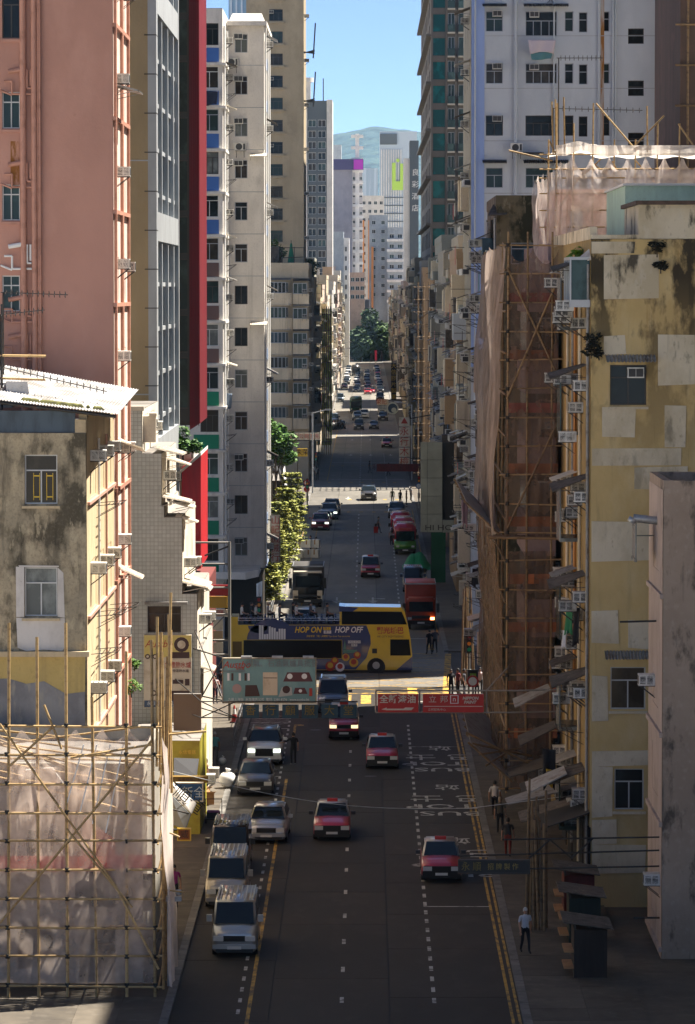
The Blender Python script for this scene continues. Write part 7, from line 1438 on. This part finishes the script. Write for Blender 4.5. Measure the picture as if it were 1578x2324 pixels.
m = MB(); leafs = thing('garden_hedge', 'dark clipped hedge behind the parked dark red saloon', 'hedge', (-7.8, 365, .1)); 
for k in range(3500):
    q = Vector((random.uniform(-8.6, -7.1), random.uniform(352, 402), .1+1.9*random.random()**.6)); d = Vector((random.uniform(-1, 1), random.uniform(-1, 1), random.uniform(-1, 1))).normalized()*.2; f = d.orthogonal().normalized()*.1; m.quad(q-d, q-f, q+d, q+f)
part('foliage', m, M('hedge_leaf', (.02, .045, .015), .8), leafs)
b = Bld('garden_block', 'plain backing block behind the garden strip', 'building', -40, XX(600, 300)-7, 300, 440, 14, DARKS[1]); b.done()
# ================================================================== people
SKIN = M('skin', (.36, .2, .13), .6); HAIR = M('hair_black', (.012, .01, .009), .6); HAIRG = M('hair_grey', (.45, .44, .42), .7)
_person = {}
def person_mesh(pose):
    if pose in _person: return _person[pose]
    V, E, RR = [], [], []
    def v(p, r_, par=None):
        V.append(p); RR.append(r_ if isinstance(r_, tuple) else (r_, r_))
        if par is not None: E.append((par, len(V)-1))
        return len(V)-1
    sit = pose == 'sit'; hp = .95 if not sit else .5; dz = hp-.95
    pel = v((0, 0, hp), (.15, .11)); bel = v((0, .0, 1.1+dz), (.14, .1), pel); ch = v((0, -.01, 1.3+dz), (.17, .115), bel); nk = v((0, -.01, 1.46+dz), .055, ch); h1 = v((0, -.03, 1.54+dz), (.075, .085), nk); h2 = v((0, -.025, 1.62+dz), (.078, .095), h1); h3 = v((0, -.01, 1.69+dz), (.06, .07), h2)
    ns = v((0, -.135, 1.58+dz), .012, h1)
    for s_ in (-1, 1):
        sh = v((s_*.19, 0, 1.4+dz), .06, ch)
        if pose == 'reach' and s_ > 0: el = v((.36, -.05, 1.25), .044, sh); wr = v((.58, -.12, 1.18), .03, el); fd = Vector((.9, -.2, -.1))
        elif pose == 'phone': el = v((s_*.25, -.06, 1.13), .044, sh); wr = v((s_*.1, -.26, 1.28), .03, el); fd = Vector((-s_*.3, -.5, .6))
        elif sit: el = v((s_*.25, -.05, 1.13+dz), .044, sh); wr = v((s_*.14, -.28, 1.02+dz), .03, el); fd = Vector((-s_*.3, -.9, 0))
        else:
            sw = .12*s_ if pose == 'walk' else .0; el = v((s_*.25, .03+sw*.6, 1.13), .044, sh); wr = v((s_*.26, -.06+sw*1.6, .89), .03, el); fd = Vector((0, -.15+sw, -1))
        fd.normalize(); w_ = Vector(V[wr]); side = fd.cross(Vector((0, 1, .3))).normalized(); pm = v(tuple(w_+fd*.06), (.038, .022), wr)
        for k, l in enumerate((.075, .085, .08, .06)):
            b0 = v(tuple(w_+fd*.1+side*(-.03+.02*k)), .011, pm); v(tuple(w_+fd*(.1+l*.55)+side*(-.032+.021*k)), .009, b0); v(tuple(w_+fd*(.1+l)+side*(-.03+.02*k)+Vector((0, -.012, 0))), .008, len(V)-1)
        th = v(tuple(w_+fd*.06+side*-.05), .012, pm); v(tuple(w_+fd*.1+side*-.065), .01, th)
        hi = v((s_*.095, 0, hp-.07), .09, pel)
        if sit: kn = v((s_*.11, -.42, .5), .065, hi); an = v((s_*.11, -.42, .1), .045, kn); v((s_*.11, -.58, .05), .04, an)
        else:
            st = (.2*s_ if pose == 'walk' else .0); kn = v((s_*.1, -.03-st*.6 if s_ > 0 else -.03-st*.2, .5), .065, hi); an = v((s_*.1, .02-st*1.1, .1), .045, kn); v((s_*.11, -.15-st*1.1, .045), .04, an)
    me = bpy.data.meshes.new('skeleton'); me.from_pydata(V, E, []); o = bpy.data.objects.new('skeleton', me); BENCH.collection.objects.link(o)
    sk = o.modifiers.new('skin', 'SKIN'); 
    if not me.skin_vertices: 
        with bpy.context.temp_override(object=o, active_object=o): bpy.ops.mesh.customdata_skin_add()
    for i, sv in enumerate(me.skin_vertices[0].data): sv.radius = RR[i]; sv.use_root = i == 0
    sb = o.modifiers.new('sub', 'SUBSURF'); sb.levels = 1; sb.render_levels = 1
    BENCH.view_layers[0].update(); dg = BENCH.view_layers[0].depsgraph; out = bpy.data.meshes.new_from_object(o.evaluated_get(dg)); bpy.data.objects.remove(o)
    for m_ in (SKIN, SKIN, SKIN, SKIN): out.materials.append(m_)
    for p in out.polygons:
        c = p.center; z = c.z-dz
        if z > 1.47: k = 0
        elif abs(c.x) > .205 and z < 1.2 or (pose in ('phone', 'sit') and c.y < -.14 and z > 1.0): k = 0
        elif c.z < .085: k = 3
        elif (z < .96 and not sit) or (sit and (z < .98 or c.y < -.16)): k = 2
        else: k = 1
        p.material_index = k; p.use_smooth = True
    hm = MB(); hm.grid(lambda u, q: (.089*math.sin(u*6.2832)*math.sin(q*1.75), -.012+.108*math.cos(u*6.2832)*math.sin(q*1.75)+.012*q, 1.62+dz+.118*math.cos(q*1.75)-(.05*(math.cos(u*6.2832) > .2)*q)), 18, 6)
    fm_ = MB()
    for s_ in (-1, 1): fm_.box(s_*.032-.012, s_*.032+.012, -.128, -.1, 1.59+dz, 1.602+dz)
    fm_.box(-.025, .025, -.125, -.1, 1.515+dz, 1.524+dz)
    _person[pose] = (out, hm.mesh('hair', HAIR, True), fm_.mesh('face_features', HAIR)); return _person[pose]
_clo = {}
def colm(c): 
    if c not in _clo: _clo[c] = M('cloth_%d' % len(_clo), c, .85)
    return _clo[c]
def person(label, x, y, z, rz, pose, shirt, legs, hair=None, shoes=(.03, .03, .03), s=1.0, group=None):
    me, hm, fm_ = person_mesh(pose); o = thing('person', label, 'person', (x, y, z), R(rz), group); o.scale = (s, s, s)
    bd = new('body', me, o)
    for i, mt in ((1, colm(shirt)), (2, colm(legs)), (3, colm(shoes))): bd.material_slots[i].link = 'OBJECT'; bd.material_slots[i].material = mt
    h = new('hair', hm, o); new('face_features', fm_, o)
    if hair: h.material_slots[0].link = 'OBJECT'; h.material_slots[0].material = hair
    return o
K = (.012, .012, .014); WT = (.6, .58, .56); PV = .125
person('person in black clothes and white shoes reaching for the white crossover', -3.85, 189.0, 0, 195, 'reach', K, K, None, (.6, .6, .6)); person('person in a teal polo shirt and white cap carrying a white bag', -7.95, 188.2, PV, 5, 'walk', (.12, .36, .34), (.1, .09, .07), HAIRG); person('person in maroon with white shoes under the sloping awning', -8.25, 169.5, PV, 200, 'walk', (.16, .05, .06), (.14, .04, .05), None, (.6, .6, .6)); person('person in brown beside the ochre shop sign bending over boxes', -7.95, 177.5, PV, 120, 'stand', (.16, .09, .05), K); person('person in a magenta shirt beside the near netting', -7.75, 144.5, PV, 10, 'stand', (.28, .03, .16), K)
person('person in a pale pink top photographing at the crossing corner', -9.1, 216, PV, 20, 'phone', (.5, .36, .36), (.04, .05, .08)); person('person in teal at the crossing corner', -9.75, 217, PV, 60, 'stand', (.15, .38, .38), (.2, .2, .2)); person('person in a mustard top at the crossing corner', -8.5, 217.2, PV, -30, 'stand', (.3, .2, .05), K); person('person in a dark top behind the mustard top at the crossing corner', -8.9, 219.5, PV, 170, 'walk', K, (.1, .1, .14))
for i, (x, y, c) in enumerate(((5.15, 219.5, K), (5.6, 220, (.14, .03, .03)), (5.95, 219.7, (.06, .06, .07)), (6.55, 219.2, K))): person('person in '+['black', 'dark red', 'charcoal', 'black with a dark bag'][i]+' waiting at the right crossing kerb', x, y, PV, (20, -60, 80, 150)[i], 'stand', c, K)
person('person in a pale pink blouse at the right crossing kerb', 6.95, 220.5, PV, 0, 'stand', (.55, .4, .4), (.05, .05, .06)); person('person in black walking past the red box lorry', 4.3, 246.5, 0, 200, 'walk', K, K); person('person in charcoal walking behind the one in black by the lorry', 4.7, 247.6, 0, 190, 'walk', (.05, .05, .06), K)
person('person with a red suitcase crossing the road', 1.2, 369.6, 0, 90, 'walk', (.1, .1, .1), (.04, .04, .05)); person('person in grey standing beside the minibus', 2.45, 352, 0, 180, 'stand', (.2, .2, .2), K); person('worker in a lime vest bending by the stacked white boxes', -4.75, 339, 0, 100, 'phone', (.4, .65, .02), (.1, .09, .07)); person('person in dark clothes beside the lime vest worker', -5.3, 341, 0, -80, 'stand', K, K); person('person crossing the second sunlit junction', .4, 490, 0, 90, 'walk', K, (.05, .05, .06)); person('person crossing near the dark red sign', 2.95, 484, 0, -90, 'walk', (.15, .15, .16), K)
for i, (x, y) in enumerate(((3.0, 421), (3.9, 419), (4.6, 418), (5.2, 424))): person('pedestrian '+['in olive', 'in black', 'in brown', 'in grey'][i]+' behind the black estate', x, y, 0 if x < 5 else PV, 40*i, 'stand', ((.15, .15, .08), K, (.15, .08, .05), (.2, .2, .2))[i], K)
person('person in a white top with a backpack on the right pavement', 6.05, 169.5, PV, 170, 'walk', WT, K); person('person in a tan cap on the dark right pavement', 6.1, 164, PV, 180, 'walk', (.1, .085, .06), K, colm((.3, .22, .14))); person('person in red shorts on the right pavement behind the black sign', 6.2, 157.5, PV, 175, 'walk', (.04, .04, .04), (.2, .03, .02)); person('white haired person in a pale shirt at the right kerb', 5.95, 134.5, PV, 15, 'walk', (.45, .46, .5), K, HAIRG)
for i, (x, y, c) in enumerate(((-6.4, 470, K), (-6.9, 476, WT), (-7.1, 500, K), (-6.0, 640, (.3, .05, .05)), (-6.6, 650, K), (-6.3, 700, WT), (5.9, 640, WT), (-6.8, 830, K))): person('far pedestrian '+['in black past the garden', 'in white past the garden', 'in black by the round balcony tenement', 'in red by the bin bags', 'in black by the bin bags', 'in white beside the blue van', 'in white below the ring shaped sign', 'in black at the far left kerb'][i], x, y, PV, 50*i, 'walk', c, K)
zd = ZZ(1420, BY)+.08
for i, (x, c) in enumerate(((548, WT), (569, K), (580, (.5, .48, .45)), (607, (.45, .4, .34)), (634, (.08, .08, .1)), (664, K), (672, WT), (704, (.1, .1, .12)), (742, (.1, .09, .08)))): person('passenger '+['in white with a raised arm', 'in a dark top', 'in pale grey', 'in a straw hat', 'in navy', 'in black', 'in white beside the one in black', 'in charcoal', 'in brown'][i]+' on the open bus deck', P(x, 1410, BY).x, BY+.8+.9*(i % 2), zd, 90, 'sit', c, K, colm((.5, .4, .25)) if i == 3 else None)
# ================================================================== street furniture and loose things
t = thing('traffic_cone', 'red and white traffic cone on the left pavement', 'traffic cone', (-7.6, 206.5, PV)); lbox('base', t, M('cone_base', (.05, .02, .02), .8), (-.25, .25, -.25, .25, 0, .06)); m = MB(); m.tube((0, 0, .06), (0, 0, .5), .19, .12, 12); new('lower_cone', m.mesh('lower_cone', RED), t); m = MB(); m.tube((0, 0, .5), (0, 0, .8), .12, .075, 12); new('white_band', m.mesh('white_band', WHITE), t); m = MB(); m.tube((0, 0, .8), (0, 0, 1.0), .075, .03, 12); new('cone_tip', m.mesh('cone_tip', RED), t)
CARD = M('cardboard', (.42, .23, .1), .85, layers=[((.3, .16, .07), (2, 2, 2), .45, .6, .7)], rnd=.1)
for i, (x, y, w_, h, rz) in enumerate(((-7.9, 173.6, .9, .55, 20), (-8.7, 173.2, 1.0, .35, -8), (-8.1, 175.6, .6, .5, 35))):
    t = thing('cardboard_box', ['open cardboard box lit by the sun on the left pavement', 'flat cardboard box in front of the open one', 'cardboard box with a white panel behind the open one'][i], 'box', (x, y, PV+.004), R(rz)); m = MB(); m.box(-w_/2, w_/2, -.35, .35, 0, h); new('carton', m.mesh('carton', CARD), t); m = MB(); m.slab((-w_/2, -.35, h), (w_/2, -.35, h), (w_/2, -.62, h+.12), (-w_/2, -.62, h+.12), .012); m.slab((-w_/2, .35, h), (w_/2, .35, h), (w_/2, .6, h+.2), (-w_/2, .6, h+.2), .012); new('flap', m.mesh('flap', CARD), t)
t = thing('hand_trolley', 'black hand trolley with a magenta topped crate at the kerb', 'trolley', (-7.15, 167.6, PV)); lbox('platform', t, STEEL, (-.4, .4, -.35, .35, .16, .22)); lbox('crate', t, PLASTICK, (-.32, .32, -.25, .25, .22, .5)); lbox('crate_lid', t, M('lid_magenta', (.4, .1, .3), .6), (-.28, .28, -.22, .22, .5, .56))
for s_ in (-.38, .38): pole(Vector((-7.15+s_, 167.9, PV+.2)), Vector((-7.15+s_, 168.0, PV+1.05)), .02, STEEL, t, 'handle')
pole((-7.53, 168, PV+1.05), (-6.77, 168, PV+1.05), .02, STEEL, t, 'handle'); wheels(t, (-.34, .34), (-.25, .25), .08, .05)
def bag(label, x, y, r_, mat=PLASTICW):
    t = thing('plastic_bag', label, 'bag', (x, y, PV)); m = MB(); m.grid(lambda u, v: ((r_*math.sin(v*3.0)*(1+.12*math.sin(u*31)))*math.cos(u*6.283), r_*math.sin(v*3.0)*math.sin(u*6.283), r_*.95-r_*.95*math.cos(v*3.14159)), 16, 9); new('sack', m.mesh('sack', mat, True), t); m = MB(); m.tube((0, 0, r_*1.8), (.05, 0, r_*2.3), r_*.12, r_*.35, 8); new('knot', m.mesh('knot', mat), t)
bag('full white plastic bag on a kerbside stand', -6.95, 179.3, .42); bag('small white carrier bag held by the person in teal', -7.55, 188.1, .2)
for i in range(5): bag(['front left', 'front right', 'middle', 'rear', 'rearmost'][i]+' black bin bag of the heap at the left kerb far off', -6.5+.9*i*.5, 634+1.2*i, .8, PLASTICK)
random.seed(8)
for i in range(7): t = thing('white_carton', ['lowest left', 'lowest right', 'middle', 'upper left', 'upper right', 'front', 'topmost'][i]+' white carton in the stack beside the tipper lorry', 'box', (-6.3+.75*(i % 3), 336+2*(i//3), 0 if i < 3 else .8), R(random.uniform(-20, 20)), data=None); lbox('carton', t, PLASTICW, (-.4, .4, -.35, .35, 0, .75)); lbox('tape', t, CARD, (-.06, .06, -.355, .355, .3, .755))
t = thing('suitcase', 'red suitcase pulled across the road', 'suitcase', (.95, 369.3, 0)); lbox('shell', t, RED, (-.22, .22, -.15, .15, .06, .7)); lbox('handle', t, STEEL, (-.12, .12, -.02, .02, .7, 1.0))
for i, (x, y, c) in enumerate(((8.1, 130.5, (.035, .024, .018)), (8.3, 137.2, (.015, .025, .02)), (8.4, 142.5, (.1, .015, .012)))):
    t = thing('street_stall', ['brown plank street stall on the right pavement', 'dark green street stall beside the bamboo bundle', 'dark red street stall below the yellow building'][i], 'stall', (x, y, PV)); mt = M('stall_%d' % i, c, .8, layers=[(dirt(c, .5), (3, 3, .5), .45, .6, .8)]); lbox('cabinet', t, mt, (-.6, .6, -.9, .9, .0, 1.75)); m = MB(); m.slab((-1.0, -1.2, 2.05), (.8, -1.2, 1.8), (.8, 1.2, 1.8), (-1.0, 1.2, 2.05), .04); new('stall_roof', m.mesh('stall_roof', ASBESTOS), t); lbox('roof_post', t, STEEL, (-.6, -.54, -.88, -.82, 1.75, 2.0)); lbox('goods_shelf', t, CARD, (-.95, -.6, -.8, .8, .3, .36), (-.95, -.6, -.8, .8, .9, .96))
# bamboo stacked upright against the right side
for lab, x, y, n in (('bundle of upright bamboo poles at the kerb near the mossy tenement', 6.4, 226.5, 16), ('bundle of upright bamboo poles below the black sign', 6.6, 139.5, 14)):
    t = thing('bamboo_bundle', lab, 'poles', (x, y, PV))
    for i in range(n): a, c = random.uniform(-.45, .45), random.uniform(-.6, .6); pole((x+a, y+c, PV), (x+a*.6+random.uniform(-.15, .15), y+c+.3, random.uniform(4.2, 6.4)), .05, BAMBOOD, t)
def post_sign(name, label, x, y, h, disc=None, cat='road sign', n=1):
    t = thing(name, label, cat, (x, y, PV)); pole((x, y, PV), (x, y, h), .045, GALV, t, 'post')
    for k in range(n): m = MB(); m.tube((x, y-.06, h-.35-.75*k), (x, y-.03, h-.35-.75*k), .34, k=18); part('sign_disc', m, disc, t); m = MB(); m.disc((x, y-.064, h-.35-.75*k), (0, -1, 0), .24, 16); part('sign_face', m, WHITE if k == 0 else disc, t)
    return t
post_sign('round_sign', 'round red and white sign on the right pavement below the paint sign', 6.0, 203.5, 3.2, RED); post_sign('round_sign', 'round blue sign by the second junction', 5.9, 410, 3.0, BLUE); post_sign('round_sign', 'round sign pair at the left kerb past the garden', -6.9, 415, 3.1, RED, n=2)
def signal(label, x, y, h=3.4, arm=0):
    t = thing('traffic_signal', label, 'traffic light', (x, y, PV)); pole((x, y, PV), (x, y, h), .07, M('signal_post', (.12, .12, .11), .6), t, 'post'); lbox('housing', t, PLASTICK, (-.17, .17, -.3, -.06, h-1.15-PV, h-PV)); m = MB()
    for k in range(3): m = MB(); m.tube((0, -.36, h-.2-.36*k-PV), (0, -.3, h-.2-.36*k-PV), .12, k=12); new('lamp', m.mesh('lamp', [TAIL, AMBER, M('lamp_green', (.02, .3, .15), .3)][k]), t)
    lbox('control_box', t, M('signal_grey', (.2, .2, .18), .6), (-.14, .14, -.12, .12, .9, 1.5)); return t
signal('traffic light at the near right corner of the crossing', 6.3, 221.5, 3.8); signal('traffic light at the far left corner of the crossing', -7.5, 251, 3.6); signal('traffic light by the garden at the second junction', -6.7, 408, 3.6); signal('traffic light on the right of the second junction', 6.0, 414, 3.6); signal('traffic light on the left before the third junction', -6.6, 470, 3.8); signal('traffic light on the left near the row of sign boxes', -6.9, 520, 3.8)
t = thing('bus_stop_post', 'dark bus stop post with a green plate below the paint sign', 'bus stop', (6.15, 208, PV)); pole((6.15, 208, PV), (6.15, 208, 3.0), .06, STEEL, t, 'post'); lbox('flag', t, PLASTICK, (-.3, .3, -.08, .02, 1.9, 2.9)); lbox('route_plate', t, M('plate_lime', (.2, .35, .03), .6), (-.18, .18, -.1, -.08, 2.35, 2.7)); lbox('base', t, STEEL, (-.3, .3, -.3, .3, 0, .15))
for i, (x, y, s_) in enumerate(((-6.6, 440, 1), (-6.6, 560, 1), (-6.5, 680, 1), (-6.5, 790, 1), (-6.5, 900, 1), (-6.5, 1010, 1), (5.9, 470, -1))):
    t = thing('street_lamp', 'tall grey street lamp '+['by the second junction', 'beside the green scaffold net', 'beside the dark blue van', 'beside the parked blue van', 'at the far left queue', 'near the street end', 'on the right by the vertical sign'][i], 'street lamp', (x, y, PV)); pole((x, y, PV), (x, y, 10), .09, GALV, t, 'post'); pole((x, y, 9.9), (x+1.6*s_, y, 10.3), .06, GALV, t, 'arm'); lbox('lamp_head', t, GALV, (min(1.5*s_, 2.3*s_), max(1.5*s_, 2.3*s_), -.15, .15, 10.1, 10.28))
# railings at the crossing corners
for i, (x, y0, y1) in enumerate(((XL-.35, 196, 214), (XR+.35, 198, 216), (XL-.35, 256, 280))):
    t = thing('kerb_railing', 'steel kerb railing '+['along the left pavement before the crossing', 'along the right pavement before the crossing', 'along the left pavement after the crossing'][i], 'railing', (x, y0, PV))
    for z in (.95, .5): pole((x, y0, PV+z), (x, y1, PV+z), .025, GALV, t, 'rail')
    k = y0
    while k <= y1: pole((x, k, PV), (x, k, PV+.95), .025, GALV, t, 'upright'); k += 1.5
# green net heap, red banner
m = MB(); t = thing('green_net_heap', 'bright green net spread over goods at the right kerb', 'net', (5.0, 321, 0)); m.grid(lambda u, v: (3.2+2.6*u, 319+6*v, .1+1.3*math.sin(u*3.1)*math.sin(v*3.1)+.25*abs(math.sin(u*7))), 14, 10); part('net', m, M('net_green', (.01, .2, .07), .8), t)
t = thing('green_hoarding', 'dark green hoarding post beside the panelled signboard', 'hoarding', (6.1, 306, 0)); lbox('board', t, M('hoarding_green', (.01, .07, .03), .8), (-.6, .6, 0, .15, .1, 6.3)); lbox('edge', t, STEEL, (-.65, -.6, -.02, .17, .1, 6.3))
t = thing('red_banner', 'vertical red banner before the street end trees', 'banner', P(853, 815, 1190)); rect(t, 'banner', 851, 856, 795, 818, 1190, M('banner_red', (.5, .02, .06), .6), .2); pole(P(853.5, 818, 1190), Vector((P(853.5, 818, 1190).x, 1190, 0)), .15, GALV, t, 'post')
# a slack cable over the street
t = thing('overhead_cable', 'thin pale cable sagging across the street above the silver hybrid', 'cable', (0, 140, 9)); a, c = P(390, 1750, 135), P(1062, 1835, 150); m = MB(); pr = None
for i in range(25): u = i/24; q = a.lerp(c, u)-Vector((0, 0, .5*math.sin(u*math.pi))); m.tube(pr, q, .014, k=4) if pr else None; pr = q
pr = c
for q in (Vector((9, 152, c.z+.3)),): m.tube(pr, q, .014, k=4)
m.tube(a, (-8.0, 136, a.z+.3), .014, k=4); part('cable_strand', m, PLASTICW, t)
# bare bamboo staging on the right row
t = thing('bamboo_staging', 'bare bamboo staging on the right row behind the vertical wood sign', 'scaffold', (7, 452, 0)); Yq = 452.0; xs = [P(x, 800, Yq).x for x in (950, 962, 974, 986, 998, 1010)]
for x in xs:
    for d in (0, 4): pole((x, Yq+d, 0), (x, Yq+d, ZZ(640, Yq)), .07, BAMBOOD, t)
for i in range(16): pole((xs[0]-.6, Yq-.1, 2+1.55*i), (xs[-1]+.4, Yq-.1, 2+1.55*i), .06, BAMBOOD, t); pole((xs[0], Yq-.1, 2+1.55*i), (xs[0], Yq+9, 2+1.55*i), .06, BAMBOOD, t)
for i in range(7): pole((xs[i % 3], Yq-.15, 3+3*i), (xs[5], Yq-.15, 6+3*i), .06, BAMBOOD, t)
# ================================================================== haze
hz = MB(); hz.box(-2600, 2600, -260, 10400, -1.5, 430)
HZ = bpy.data.materials.new('haze_air'); HZ.use_nodes = True; HN = HZ.node_tree.nodes; HN.remove(HN['Principled BSDF']); pv = HN.new('ShaderNodeVolumePrincipled'); pv.inputs['Color'].default_value = (.4, .66, 1, 1); pv.inputs['Density'].default_value = HAZE = .00003; pv.inputs['Anisotropy'].default_value = .2
HZ.node_tree.links.new(pv.outputs[0], HN['Material Output'].inputs['Volume'])
if HAZE > 0: tag(new('haze', hz.mesh('haze', HZ)), 'thin blue haze over the whole street', 'haze', kind='stuff')
bpy.data.scenes.remove(BENCH)
# coolers that would share a label are told apart by their order along the wall
same = {}
for o in COL.objects:
    if o.name.startswith('air_conditioner') and o.parent is None: same.setdefault(o['label'], []).append(o)
for lb, os_ in same.items():
    if len(os_) < 2: continue
    kind, rest = lb.split(' at the ', 1); fl, where = rest.split(' floor of ', 1)
    for i, o in enumerate(sorted(os_, key=lambda q: (round(q.location.y, 2), q.location.x, q.location.z))):
        o['label'] = '%s %s from the front corner, %s floor, %s' % (ORD[i+1], 'cooler' if 'box' in kind else 'condenser', fl, where.replace('the ', '', 1))
